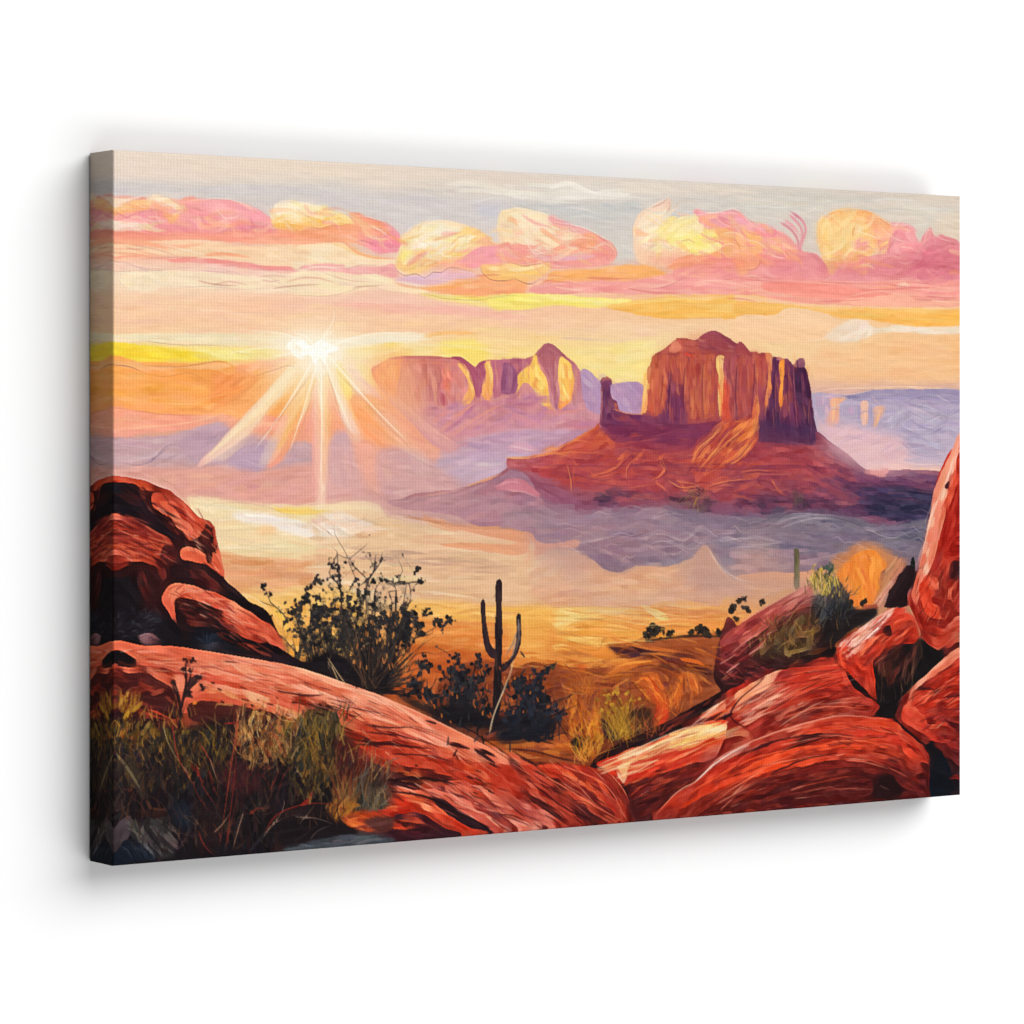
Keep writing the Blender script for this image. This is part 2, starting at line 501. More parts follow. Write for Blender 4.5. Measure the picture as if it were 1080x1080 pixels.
# ---- clouds, middle left
Z(310, 150)
P([-110,330, -90,300, -40,280, 20,285, 90,295, 170,318, 230,335, 290,375, 310,420, 260,410, 190,395, 130,402, 60,400, -20,395, -100,392], "f6dca4", "f4cf8a", tex=(10, 9, 40, 3))
P([-110,350, -100,310, -50,280, -20,290, -60,330, -95,370], "f6ecd6")
S([-40,310, 40,300, 120,310], 30, "f7e6bf", .85)
S([-100,385, -30,398, 30,405, 70,410], 28, "f3b85a", .9)
P([60,395, 90,360, 150,330, 210,345, 280,380, 220,390, 180,385, 130,402, 90,402], "f3bc50", "f5cc70", [100,390, 200,340], tex=(15, 10, 40, 3))
S([110,350, 170,338, 240,365], 14, "f8d278", .8)
L([45,390, 85,402, 130,402, 180,388, 230,390, 285,375], 3.2, "7a4a48", .75)
P([0,430, 90,405, 190,392, 290,390, 330,480, 260,470, 150,470, 0,495], "f29a72", "f2a37c", tex=(-5, 8, 50, 3))
F([0,420, 290,395, 320,470, 0,485], 30, 120, 18, -5, ["f3a57e", "f0926c", "f5b48c", "f09c80"], al=.6)
P([255,335, 290,325, 370,355, 440,378, 480,405, 505,450, 500,510, 430,520, 360,500, 300,470, 300,400], "f29c7c", "ea86a0", [290,350, 460,500], tex=(30, 9, 40, 3))
F([280,345, 440,385, 440,440, 330,450], 30, 70, 26, 25, ["f39c78", "f6a986", "f08f70"], al=.7, va=15)
F([430,430, 490,430, 500,520, 360,515, 330,480], 26, 60, 24, 20, ["ee8298", "e8809c", "f0909c", "e67a92"], al=.75, va=25)
S([405,470, 430,425, 470,400], 8, "f2c0ae", .8)
L([450,385, 500,430, 512,470], 3, "c08080", .5)
L([285,470, 320,462, 350,470], 4, "8a5a6a", .7); L([410,430, 410,465], 4, "e06a60", .7)
P([0,500, 60,480, 150,472, 230,478, 300,520, 380,545, 470,552, 490,575, 380,580, 250,590, 120,580, 0,600], "f6dcb4", "f5e0c0", tex=(6, 8, 50, 3))
F([20,490, 230,485, 330,540, 460,560, 250,590, 30,590], 50, 110, 14, 8, ["f8e4c0", "f5d4a8", "f6ddb2", "f9ead0"], al=.6)
S([240,470, 300,520, 400,545, 480,545], 10, "ee8a5a", .85)
S([270,480, 330,530, 430,545], 8, "f2b060", .8)
S([180,475, 250,500, 310,540], 12, "f5c880", .7)
P([20,590, 120,570, 240,575, 240,590, 300,585, 390,590, 470,570, 490,610, 480,640, 380,625, 300,625, 160,610], "efa8a6", "ec9ea2", tex=(3, 7, 50, 3))
F([60,590, 470,590, 480,630, 200,610], 26, 130, 12, 3, ["f2b4ac", "ea9aa0", "f4c0b4", "e692a0"], al=.6)
P([0,620, 150,605, 300,628, 380,618, 470,650, 600,690, 620,720, 400,690, 300,700, 200,722, 0,715], "f4e0be", "f5e2b4", tex=(6, 7, 60, 3))
F([0,625, 380,630, 520,690, 300,695, 200,715, 0,705], 60, 130, 12, 6, ["f5e6be", "f2d8b8", "f6e4b0", "f3cfc0", "f8ecc8"], al=.6)
for q in ([0,610, 60,570, 70,575], [20,595, 120,608, 200,640, 330,665], [0,720, 150,727, 260,705, 330,680, 380,680, 440,705, 560,718], [265,690, 300,680, 340,682], [230,585, 250,600, 300,580, 400,580]):
    L(q, 3, "a08070", .65)
# bright puff
P([480,580, 500,500, 530,450, 580,410, 615,375, 680,368, 760,372, 830,395, 900,430, 960,470, 1000,490, 900,540, 780,580, 690,580, 640,600, 560,620, 500,605], "f5e4c2", "f2d4a0", [560,420, 860,560], tex=(15, 10, 40, 3))
P([510,440, 560,410, 600,400, 640,440, 600,480, 540,490, 505,480], "f2dcd4", blur=1)
F([520,420, 620,390, 700,480, 640,520, 520,490], 30, 70, 22, -30, ["f6ece0", "f2dcd0", "f8f2e6", "eed6cc"], al=.75, va=40)
F([620,380, 820,400, 760,500, 680,540, 620,440], 36, 90, 26, 25, ["f5e8c8", "f2dfb8", "f7eed4", "f0dcb4"], al=.7, va=30)
P([480,580, 500,530, 540,510, 600,500, 630,530, 690,570, 640,600, 560,620, 510,605], "f3cf78", "f0c080", tex=(-20, 10, 30, 3))
F([500,520, 620,505, 600,560, 530,580], 26, 60, 20, -30, ["f6e070", "f5e488", "f2d060", "f7e8a0"], al=.8, va=25)
P([690,570, 730,470, 790,415, 850,400, 910,435, 940,460, 860,490, 780,540], "f4d486", "f3be70", [760,430, 880,480], tex=(-25, 10, 40, 3))
F([720,440, 900,430, 880,470, 740,530], 26, 90, 18, -25, ["f6dc98", "f4cc80", "f7e4b0", "f2c478"], al=.75)
S([690,560, 730,500, 800,470, 880,470], 10, "f8ecd0", .8)
P([700,575, 790,535, 850,490, 960,475, 1090,480, 1090,580, 960,580, 820,590], "ee96a0", "ec8fa0", tex=(-6, 8, 40, 3))
F([740,560, 860,495, 1080,490, 1080,575, 850,585], 36, 90, 20, -8, ["f0a0a4", "ea8c9c", "f2aaa8", "ee98ac"], al=.7)
P([780,545, 900,440, 940,465, 980,480, 880,495, 820,530], "f5b88c")
L([600,470, 640,480, 680,510], 4, "b08a80", .7)
for q in ([910,435, 930,470, 960,480], [680,580, 700,610]): L(q, 3, "905050", .6)
# belly stripes
P([490,640, 620,625, 720,605, 850,620, 860,650, 700,690, 560,690, 500,670], "e8b4c0", "dcb6cc", tex=(-3, 6, 50, 3))
S([520,640, 620,640, 700,625], 10, "c8b0d6", .8); S([560,655, 700,645, 820,622], 10, "e2b8cc", .8)
S([480,655, 640,680, 800,650], 12, "f6e2c4", .8)
P([470,660, 560,680, 680,690, 760,650, 860,640, 900,610, 880,580, 960,575, 1090,580, 1090,720, 900,730, 720,715, 600,690], "f2ac74", "f09c68", tex=(-4, 10, 60, 3))
F([600,690, 860,640, 1080,660, 1080,710, 800,720], 40, 150, 14, -4, ["f0985e", "f4b27c", "f2a468", "ec9068", "f6c090"], al=.7)
S([640,690, 760,680, 840,650], 10, "f0a040", .8); S([480,670, 600,690, 700,680], 8, "f0a45c", .8)
L([480,590, 520,630, 580,620, 620,640, 660,612, 700,615, 740,590, 800,600, 860,612], 4, "5a4a5a", .85)
S([720,572, 800,585, 860,610], 18, "f4b888", .8)
P([880,580, 960,578, 1090,590, 1090,645, 1000,650, 930,640, 890,610], "f5c47c", "f3b060", tex=(3, 10, 40, 3))
S([920,595, 1000,600, 1090,618], 18, "f8e2a8", .85)
L([885,575, 890,610, 930,645, 1000,655, 1060,640], 4, "5c3a34", .85)
P([590,712, 700,720, 880,735, 1090,715, 1090,790, 940,785, 800,765, 680,745], "f1e26c", "f0dc78", tex=(3, 12, 60, 3))
F([640,722, 1080,735, 1080,785, 800,760], 40, 140, 14, 3, ["f3e850", "f5ec90", "efd860", "f6f0a8", "eec860"], al=.7)
L([600,712, 720,738, 860,745, 980,730, 1080,722], 3.4, "8a7a4a", .7)
P([300,725, 420,695, 600,735, 800,765, 1080,800, 1080,860, 760,830, 500,800, 300,790, 100,810, -100,790, -100,760, 100,740], "efc0ae", blur=6, al=.8)
F([0,760, 1080,790, 1080,900, 0,900], 90, 190, 18, 1, ["f3c8a4", "f2caa8", "f0c0a4", "f4ceac", "f5d0a0"], al=.45, va=3, jit=4, br=6)
F([100,750, 1080,790, 1080,830, 500,810], 40, 180, 16, 2, ["f0b4a4", "f0bcac", "eeb0a8"], al=.55, va=3, jit=3, br=6)
# joins between the two cloud groups
S([-60,470, 40,462, 150,470], 26, "f4a888", .6)
F([-120,480, 60,480, 60,560, -120,560], 26, 140, 16, 2, ["f7d6b0", "f6dcb8", "f4cca4"], al=.7, va=3)
F([-140,620, 80,610, 80,715, -140,700], 30, 140, 14, 3, ["f5e2c0", "f4dcc0", "f3e4bc"], al=.7, va=3)

# ---- clouds, middle right
Z(540, 150)
P([-60,330, -20,310, 60,312, 140,330, 190,350, 260,400, 300,440, 240,480, 190,500, 120,490, 60,480, -60,470], "f2dcb4", "f1d6b4", tex=(10, 8, 40, 3))
F([-40,330, 140,340, 250,440, 180,490, -20,460], 40, 90, 20, 12, ["f4e2bc", "f1d8ac", "f0d4b4", "f5e6c6"], al=.7, va=25)
L([10,410, 0,330], 3, "c8a070", .5); L([80,420, 110,405, 180,402], 3.4, "806858", .7); L([80,425, 110,440, 200,440, 250,440], 3, "9a7c68", .6)
P([165,370, 190,340, 215,360, 290,385, 350,400, 375,425, 330,440, 290,430, 250,420, 215,400], "f0a8a8", "eeb0ac", tex=(25, 7, 30, 3))
F([190,350, 360,410, 320,432, 230,400], 20, 70, 16, 25, ["f2b0b0", "ecA0a6", "f3b8b0"], al=.7)
P([180,500, 250,480, 300,440, 370,428, 430,448, 480,475, 500,520, 480,560, 400,585, 200,596, 90,590, -60,560, -60,480, 60,480, 120,495], "f2a080", "ec9494", [300,430, 300,590], tex=(0, 9, 40, 3))
F([200,500, 320,440, 400,440, 410,520, 300,535, 180,520], 30, 80, 22, -20, ["f3a27c", "f4ac84", "f09872"], al=.7, va=20)
F([400,440, 495,500, 480,560, 400,575], 22, 80, 16, 70, ["ee9690", "e88c90", "f2a898", "ea9c9c"], al=.7, va=15)
F([-60,490, 60,490, 150,560, -60,560], 20, 80, 16, 15, ["ee9c9c", "ec96a0", "f2a8a0"], al=.7)
S([80,515, 160,545, 280,545, 400,532], 26, "e6c2d2", .9); S([210,545, 300,550, 395,540], 14, "d8b8dc", .8)
S([120,570, 250,580, 400,570], 16, "eea8a4", .7); S([60,540, 90,575, 180,560], 14, "f2b898", .8)
for q in ([370,440, 400,470, 410,540], [400,445, 470,475, 500,530, 470,570], [65,515, 100,510, 140,530, 210,545], [430,580, 510,572], [100,548, 150,560, 260,585]):
    L(q, 3, "a06068", .65)
L([420,560, 470,520, 480,480], 3, "f6d0b8", .7)
P([-60,590, 10,570, 120,580, 180,568, 180,600, 130,640, 60,650, -60,640], "f4cf8a", "f3b868", tex=(-10, 9, 40, 3))
S([-20,600, 60,598, 150,580], 16, "f8e2a8", .85); S([-60,625, 60,622, 140,610], 12, "f2c04c", .7)
L([-30,560, 20,575, 60,585, 120,575, 185,565, 180,600], 3.6, "8a4a40", .75)
L([10,640, 60,665, 100,668, 135,640], 4, "4c3634", .85); L([140,665, 170,655, 200,640], 3.4, "8a5a30", .7)
P([190,610, 330,600, 480,588, 560,578, 640,580, 700,600, 730,625, 640,640, 520,655, 400,650, 260,660, 140,665, 170,640], "f3ac5c", "f2a45c", tex=(-3, 10, 60, 3))
F([200,610, 700,595, 700,630, 250,655], 30, 130, 16, -3, ["f4b468", "f0a050", "f3ac64", "efa870"], al=.65)
S([450,605, 480,590, 490,615], 16, "f3b890", .7)
P([80,690, 180,660, 330,655, 520,655, 700,630, 840,610, 1090,600, 1090,720, 860,715, 640,718, 400,712, 200,715, 100,710], "ec9a98", "ea9290", tex=(-2, 8, 60, 3))
F([120,680, 640,645, 1080,620, 1080,712, 300,712], 70, 150, 14, -3, ["ee9c98", "e88a8a", "f0aaa0", "e67f80", "f3b4a8"], al=.6, va=4)
S([100,690, 240,665, 420,668], 8, "f4c8b8", .7); S([650,690, 780,660, 900,640, 1080,640], 8, "f6beb0", .7); S([800,640, 950,636, 1080,640], 6, "d05c60", .7)
L([650,690, 720,685, 800,650, 870,615], 3, "8a4a58", .7); L([1000,670, 1040,690, 1080,680], 3, "f6d4c0", .7)
# rising scoop
P([575,440, 580,380, 610,330, 660,300, 710,285, 745,262, 760,290, 740,335, 700,370, 720,420, 760,480, 830,500, 860,560, 760,585, 640,580, 590,545], "f2d6ba", "f2c4a0", [640,330, 700,580], tex=(-60, 8, 40, 3))
F([590,400, 640,330, 740,280, 740,320, 690,380, 740,490, 620,500], 40, 100, 20, -55, ["f3dcc0", "f0d0b4", "f6e4cc", "eecbb4"], al=.7, va=15)
P([660,310, 700,280, 748,260, 755,295, 730,335, 690,360, 680,330], "eec8b4")
S([755,290, 735,335, 690,370], 9, "c89c90", .7); S([795,280, 770,315, 740,340], 8, "e8b8a4", .7)
L([665,305, 710,288, 745,260], 4, "5a4440", .8); L([575,450, 572,390, 600,340], 3, "a08878", .6)
P([690,420, 720,370, 760,345, 860,360, 900,380, 930,415, 900,440, 850,470, 800,480, 740,460], "f2dca4", "f2d680", tex=(20, 9, 40, 3))
F([720,380, 880,370, 910,420, 800,470, 720,440], 30, 70, 20, 25, ["f4e2b0", "f0d898", "f6e8c0", "eed7a0"], al=.7, va=20)
P([720,420, 760,425, 800,460, 850,470, 900,430, 950,415, 985,450, 995,490, 960,520, 900,535, 860,525, 800,495, 750,480], "f5e67a", "f3dc70", tex=(-20, 12, 40, 3))
F([740,430, 950,420, 985,490, 900,530, 800,490], 36, 80, 18, -25, ["f7ee90", "f6e660", "f2d868", "f8f0a8"], al=.75, va=30)
L([690,420, 720,460, 770,488, 820,492], 3, "a89060", .6)
P([860,330, 880,310, 940,335, 990,325, 1040,312, 1090,330, 1090,410, 960,405, 900,390], "f0a6a8", "eea0a8", tex=(10, 7, 30, 3))
F([880,325, 1080,330, 1080,405, 920,395], 24, 70, 20, 15, ["f2b0b0", "ee9ea8", "f4bcb4"], al=.7, va=15)
P([900,410, 960,405, 1090,412, 1090,560, 960,570, 840,600, 740,600, 760,570, 840,530, 920,535, 980,510, 995,480, 970,430], "f4ae6c", "f2a074", tex=(-10, 10, 40, 3))
F([980,420, 1090,420, 1080,540, 860,570, 980,510], 30, 90, 26, -15, ["f5b878", "f0a060", "f4ac74", "efa684"], al=.7, va=15)
P([770,605, 860,580, 960,565, 1090,550, 1090,640, 900,650, 780,650], "ee9a8c", "ea8e92", tex=(-6, 9, 40, 3))
F([800,600, 1080,560, 1080,640, 800,645], 26, 90, 18, -8, ["f0a08c", "e88c90", "f2aa94", "e6868c"], al=.7)
L([1050,440, 1080,490, 1090,540], 3, "a06050", .7); L([820,480, 860,520, 850,530], 3, "c8a060", .5)

# ---- clouds, right
Z(780, 180)
P([-10,200, 60,240, 160,270, 230,300, 290,370, 340,390, 420,440, 440,490, 380,525, 240,530, 100,520, -10,530], "ec9a98", "e88a8c", [50,230, 200,530], tex=(15, 8, 40, 3))
F([0,210, 200,290, 290,400, 200,500, 0,500], 50, 100, 26, 25, ["f0a4a4", "ec96a0", "f2ac9c", "e88c90", "f0a090"], al=.7, va=20)
P([-10,210, 60,245, 150,270, 60,285, -10,280], "f0a4b4")
P([-10,285, 60,282, 105,290, 110,420, 60,470, -10,480], "f4b070", "f2a078", tex=(60, 10, 30, 3))
F([0,290, 100,300, 90,400, 0,440], 18, 70, 26, 50, ["f6bc7a", "f3ac64", "f4a880"], al=.7, va=20)
L([105,380, 95,450, 60,466, -5,470], 4, "8a4c48", .7); L([0,340, 10,400, 15,430], 3, "a86a40", .7)
F([110,300, 220,310, 230,400, 120,420], 18, 80, 26, 40, ["f2a690", "ee9a94", "f4b09c"], al=.7)
P([160,420, 190,380, 240,400, 270,450, 240,500, 150,480], "e2808e", al=.8)
for q in ([245,190, 300,230, 318,280, 300,340, 292,390], [235,205, 285,250, 300,300, 285,370], [195,240, 250,280, 280,330, 285,390], [215,230, 265,265, 290,310]):
    S(q, 14, rnd.choice(["dc8898", "e0929c", "d67e90"]), .9, j=.4)
for q in ([160,270, 220,300, 275,360], [225,245, 280,300, 290,360], [100,330, 160,400, 170,450], [280,400, 270,460, 200,500]):
    L(q, 3, "f6ccc4", .8)
P([300,400, 350,385, 400,420, 420,470, 380,510, 300,500, 270,450], "e0848c", tex=(30, 8, 30, 3))
S([20,520, 80,500, 200,505, 270,460], 5, "b05860", .6); S([0,510, 60,495, 120,512], 8, "f3c4b0", .8)
# big anvil
P([370,300, 372,240, 400,220, 440,225, 440,190, 500,172, 600,185, 640,195, 720,245, 740,300, 720,350, 690,390, 650,370, 620,430, 600,490, 560,470, 500,430, 490,440, 440,490, 415,440, 385,380], "f3c47c", "f3b078", [420,220, 680,380], tex=(70, 10, 40, 3))
F([375,240, 430,230, 440,420, 430,470, 390,370], 22, 120, 26, 85, ["f4c878", "f3bc64", "f6d494"], al=.75)
F([450,240, 600,220, 560,330, 520,370, 450,360], 26, 90, 26, -65, ["f6dc98", "f4cc80", "f7e2ac", "f2c078"], al=.75, va=15)
F([440,190, 640,195, 600,225, 440,230], 16, 100, 18, 4, ["f3b070", "f4bc7c", "f0a464"], al=.75)
F([620,200, 740,290, 700,380, 630,340], 24, 100, 30, 55, ["f4a874", "f3b080", "f09c6c", "f2aa88"], al=.75, va=15)
P([530,350, 550,320, 600,315, 620,340, 620,380, 560,370], "ee9c94", tex=(-20, 8, 30, 3))
P([450,380, 500,370, 580,395, 620,425, 590,490, 540,460, 480,420], "f4b27c", "f2a880", tex=(30, 8, 30, 3))
S([520,372, 600,385, 640,420], 12, "f8d4b0", .9); S([530,345, 560,300, 620,300], 10, "f8dca4", .8)
S([490,440, 470,480, 430,505], 6, "b06850", .7)
L([745,295, 730,345, 705,375], 4.5, "6a3c40", .85); L([640,375, 650,400, 660,415], 4.5, "7a4650", .8); L([445,270, 440,320, 450,360], 3, "c89050", .7)
# right pinks
P([720,245, 780,245, 825,260, 845,310, 855,370, 840,430, 760,440, 690,410, 700,385, 740,320], "ec96a0", "e48890", tex=(50, 8, 30, 3))
F([730,255, 830,270, 845,360, 830,420, 720,390], 26, 90, 24, 50, ["ee9ea6", "e88c98", "f0aaac", "e4848e"], al=.7, va=15)
S([730,250, 800,275, 840,330], 12, "f2b4b4", .8)
P([865,370, 870,310, 905,265, 925,290, 930,320, 960,300, 1000,315, 1050,350, 1050,530, 860,520, 850,440], "dd8088", "d9788a", tex=(40, 8, 30, 3))
F([870,330, 940,300, 1045,355, 1045,520, 870,510], 50, 110, 26, -25, ["de848c", "d87484", "e28c90", "d46e80"], al=.65, va=20)
P([860,370, 890,310, 900,268, 915,290, 905,340, 880,390], "e08c94")
P([690,400, 760,395, 830,415, 860,440, 840,520, 660,520, 640,470], "d97c88", "e0868a", tex=(0, 8, 40, 3))
F([660,410, 830,420, 850,510, 640,510], 24, 90, 24, 5, ["dc8088", "d67484", "e38c8c"], al=.65)
P([440,490, 490,450, 560,475, 600,492, 640,450, 660,520, 400,525], "e48e94", tex=(5, 8, 40, 3))
for q in ([845,330, 865,400, 850,430, 910,412, 925,395, 900,390], [925,300, 935,350, 910,420], [640,400, 620,430, 650,480], [660,420, 670,470, 660,505], [690,420, 690,480, 670,510], [740,330, 790,350, 835,400], [850,500, 940,380, 1030,345], [750,510, 840,500, 900,460]):
    L(q, 3.2, "f6d6cc", .8)
# underside bands
P([0,500, 100,520, 250,520, 420,525, 640,520, 860,520, 1050,525, 1050,640, 860,642, 640,640, 400,632, 240,620, 100,590, 0,580], "ea8e88", "efa08c", [100,520, 100,640], tex=(1, 10, 70, 3))
F([0,510, 1045,530, 1045,635, 400,630, 0,580], 110, 170, 14, 2, ["ec8c84", "f0a494", "e47e80", "f4b4a0", "e88880", "f2a080"], al=.65, va=3)
P([100,550, 170,518, 300,525, 480,545, 640,570, 740,585, 600,598, 400,600, 200,580], "ea7f78", "ee8c7c", tex=(3, 10, 60, 3))
P([480,618, 640,595, 800,585, 840,610, 1050,605, 1050,640, 640,640], "f2a890", tex=(0, 8, 60, 3))
S([750,545, 790,535, 810,550], 16, "f2c8b0", .9); S([830,610, 940,612, 1045,605], 6, "a85058", .7)
for q in ([420,525, 640,525, 860,518, 1045,530], [860,555, 950,570, 1045,568], [0,530, 200,520, 380,530], [380,528, 440,500, 480,455]):
    S(q, 6, "f6c0b0", .75)
for q in ([730,620, 760,590], [850,530, 980,545, 1045,540]): L(q, 3, "b06068", .6)

# ---- low yellow bands
Z(540, 150)
P([-100,725, 60,715, 200,718, 400,735, 600,745, 640,755, 500,770, 380,785, 300,775, 220,770, 120,785, 0,792, -100,785], "f3e878", "f2de74", tex=(3, 12, 60, 3))
F([-80,725, 200,725, 500,750, 380,778, 200,768, 0,785], 50, 140, 16, 3, ["f4ec60", "f6f090", "f2e070", "f5e8a0", "f0d860"], al=.7, va=3)
S([200,735, 400,750, 610,752], 7, "f9f2a0", .9)
P([440,775, 600,745, 760,728, 900,725, 1200,730, 1200,835, 900,830, 720,832, 600,815, 500,795], "f2bc58", "f1b04c", tex=(0, 10, 70, 3))
F([560,760, 760,735, 1190,735, 1190,825, 640,818], 50, 170, 18, 0, ["f3c468", "f0b044", "f2b858", "f4cc78"], al=.6, va=2)
S([440,780, 640,752, 900,735], 14, "f3d074", .6); S([680,830, 860,834, 1080,822], 4, "b88450", .6)
S([0,800, 60,795, 120,790], 4, "c8a090", .5)
Z(780, 180)
P([-10,615, 120,618, 240,632, 420,640, 640,648, 860,652, 1050,655, 1050,728, 900,740, 760,728, 620,705, 480,695, 360,665, 240,655, 160,682, -10,680], "f2b854", "efac50", tex=(2, 10, 70, 3))
F([0,620, 640,652, 1045,660, 1045,722, 760,722, 480,688, 240,650, 0,672], 60, 170, 16, 3, ["f3c060", "efa848", "f2b45c", "f4c878"], al=.6, va=2)
S([860,652, 960,655, 1045,652], 5, "f8dca0", .8)
P([-20,590, 100,595, 240,620, 420,635, 860,645, 1050,645, 1050,655, 420,645, 200,628, -20,612], "f3c4a0", al=.8)
P([-10,690, 160,685, 220,655, 320,655, 480,700, 440,760, 380,800, 300,810, -10,800], "f2cba2", "f1c8a0", tex=(10, 6, 60, 3))
L([175,690, 230,652, 310,658, 380,690], 3, "f4dcc0", .9); L([430,680, 460,700, 520,710], 3, "d09860", .6)
P([410,790, 460,740, 520,710, 560,700, 610,715, 650,745, 760,730, 900,742, 1050,738, 1050,770, 900,775, 760,765, 660,770, 580,800, 480,815], "ecdcc8", "ecd2b8", blur=1, tex=(-10, 7, 40, 3))
F([430,785, 560,710, 620,730, 640,770, 540,810], 30, 80, 20, -25, ["f0e4d4", "e8d6c2", "f2dccc", "eacdb4"], al=.7, va=20)
F([640,745, 1045,738, 1045,770, 700,768], 26, 130, 14, 0, ["f0e4d4", "f2dcc4", "ead8c8"], al=.7, va=3)
S([310,808, 400,795, 460,745], 6, "f2e0cc", .7)
F([400,830, 1045,790, 1045,1000, 400,1000], 80, 160, 30, 2, ["f1bf90", "f0c498", "efb886", "f2caa2"], al=.4, va=4, jit=3, br=5)

# ---- glow over the left horizon
Z(110, 330)
F([45,0, 1080,10, 1080,90, 45,100], 60, 170, 24, 0, ["f4cca8", "f3c8a2", "f5d0ac", "f2c8ae"], al=.4, va=2, jit=3, br=5)
P([40,105, 200,95, 400,92, 640,95, 800,100, 950,115, 1000,160, 860,150, 640,150, 400,140, 200,135, 40,150], "f0e0be", "f3e2b8", tex=(1, 7, 70, 3))
F([45,105, 500,98, 900,110, 900,150, 500,145, 45,145], 50, 150, 12, 2, ["f2e4c4", "eedab8", "f4e8c8", "ece0bc", "f4dcc0"], al=.65, va=3)
P([30,140, 180,150, 330,165, 480,165, 640,160, 800,165, 850,205, 760,235, 600,225, 480,225, 300,228, 160,228, 30,212], "f2d440", "f3dc88", [40,180, 800,190], tex=(3, 14, 70, 3))
F([40,150, 480,180, 480,220, 45,210], 46, 150, 16, 5, ["f4d838", "f2cc3c", "f5e060", "f3d44c", "efc840"], al=.75, va=3)
F([420,165, 800,175, 790,215, 480,220], 40, 130, 14, 5, ["f5e48c", "f4e8a4", "f3dc78", "f2e0a0"], al=.75, va=4)
L([160,125, 330,148, 500,150, 600,155], 4, "9a8a70", .75); L([210,120, 300,122, 420,135], 3, "c8b090", .6); L([580,160, 640,190, 760,190], 3, "b8a070", .7)
P([30,215, 160,228, 400,235, 560,225, 640,250, 760,240, 860,215, 920,210, 960,270, 800,480, 640,500, 560,480, 400,485, 200,470, 30,440], "f1a75c", "f1a060", tex=(3, 10, 60, 3))
F([40,250, 360,280, 480,340, 520,440, 400,470, 45,430], 70, 160, 26, 4, ["f2a858", "f3ae64", "f0a04c", "f2a66c", "f4b878"], al=.65, va=5)
P([500,290, 600,280, 720,300, 720,330, 620,420, 540,450, 500,470, 540,380], "f09a5c", al=.8, tex=(-30, 9, 40, 3))
F([520,300, 700,310, 600,420, 500,440], 26, 110, 24, -35, ["ef9450", "f2a264", "ee9860"], al=.7)
F([640,230, 900,215, 800,290, 640,290], 24, 90, 20, -18, ["f4a880", "f2a070", "f4b494", "f0986c"], al=.7)
P([40,225, 150,232, 200,250, 400,250, 540,232, 600,250, 560,262, 400,262, 250,270, 130,265, 45,245], "f2bc88", al=.8)
for q, w, c in (([40,245, 110,252, 180,280], 4.5, "5a3a44"), ([160,243, 300,252, 420,245, 520,228, 590,240, 630,275], 3.6, "7a5a50"), ([180,282, 260,300, 330,295, 380,282, 440,295, 490,335, 530,375], 3, "a06848"),
                ([40,445, 160,465, 300,480, 480,485], 3, "a8705c"), ([700,305, 740,288, 800,270, 880,248, 940,268], 4, "6a4a48"), ([690,290, 640,260], 2.6, "c87850")):
    L(q, w, c, .75)
for q in ([400,420, 540,390, 640,360], [250,420, 400,430, 540,400], [45,405, 110,412], [540,270, 600,295], [580,262, 620,300]):
    L(q, 3.5, "f8d0a0", .8)
P([30,445, 200,470, 400,485, 560,480, 640,500, 740,490, 860,490, 860,560, 600,545, 400,550, 200,570, 30,590], "f2a584", "efa694", [200,460, 200,580], tex=(2, 7, 60, 3))
F([40,460, 500,490, 860,495, 820,550, 400,540, 45,575], 50, 150, 20, 0, ["f3aa8a", "f0a080", "f2b498", "eea08c"], al=.6, va=4)
S([45,545, 200,540, 400,518, 540,480, 620,450], 6, "f8cca8", .85); S([80,500, 140,510, 230,512], 4, "f6c8a8", .7)
# lilac hills left
P([30,600, 160,590, 300,575, 420,545, 540,518, 580,540, 640,580, 720,590, 800,610, 960,610, 990,640, 990,720, 860,740, 700,755, 560,720, 440,740, 300,740, 180,730, 30,735], "c4a4aa", "c6a2a2", tex=(3, 6, 60, 3))
F([45,610, 420,560, 560,540, 980,640, 980,710, 700,745, 440,725, 45,725], 80, 130, 20, 0, ["c8a6ac", "bfa0ac", "c4a0a4", "ccacb0", "b89cac"], al=.55, va=8)
P([580,700, 640,650, 700,620, 780,640, 790,680, 740,750, 690,755, 620,730], "b79cb0", blur=2, al=.9)
P([420,560, 540,518, 600,548, 560,600, 470,690, 400,690, 340,620], "bc9cab", blur=3, al=.8)
for q in ([80,600, 200,605, 330,590], [60,625, 200,640, 270,680], [70,650, 160,690, 260,665], [680,600, 760,630, 800,660], [920,610, 970,640, 990,670], [640,690, 720,720]):
    L(q, 4, "d8bcc0", .75)
for q in ([85,710, 150,722, 220,700, 280,640, 330,625, 368,640, 350,670], [200,700, 260,670, 310,632], [300,690, 350,670]): L(q, 3.6, "6e5c74", .75)
P([30,735, 180,740, 440,735, 700,760, 980,720, 1000,880, 900,905, 700,900, 420,880, 330,840, 200,780, 30,760], "dda596", "dca098", blur=3, tex=(-4, 6, 60, 3))
F([240,770, 980,740, 980,890, 420,870], 70, 110, 22, -8, ["dea696", "d89f98", "e0ac9c", "d49a98", "e0a890"], al=.5, va=8)
for q in ([560,880, 600,840, 680,810], [520,840, 620,800, 720,780], [440,800, 520,770]): L(q, 3, "e8c0ac", .6)

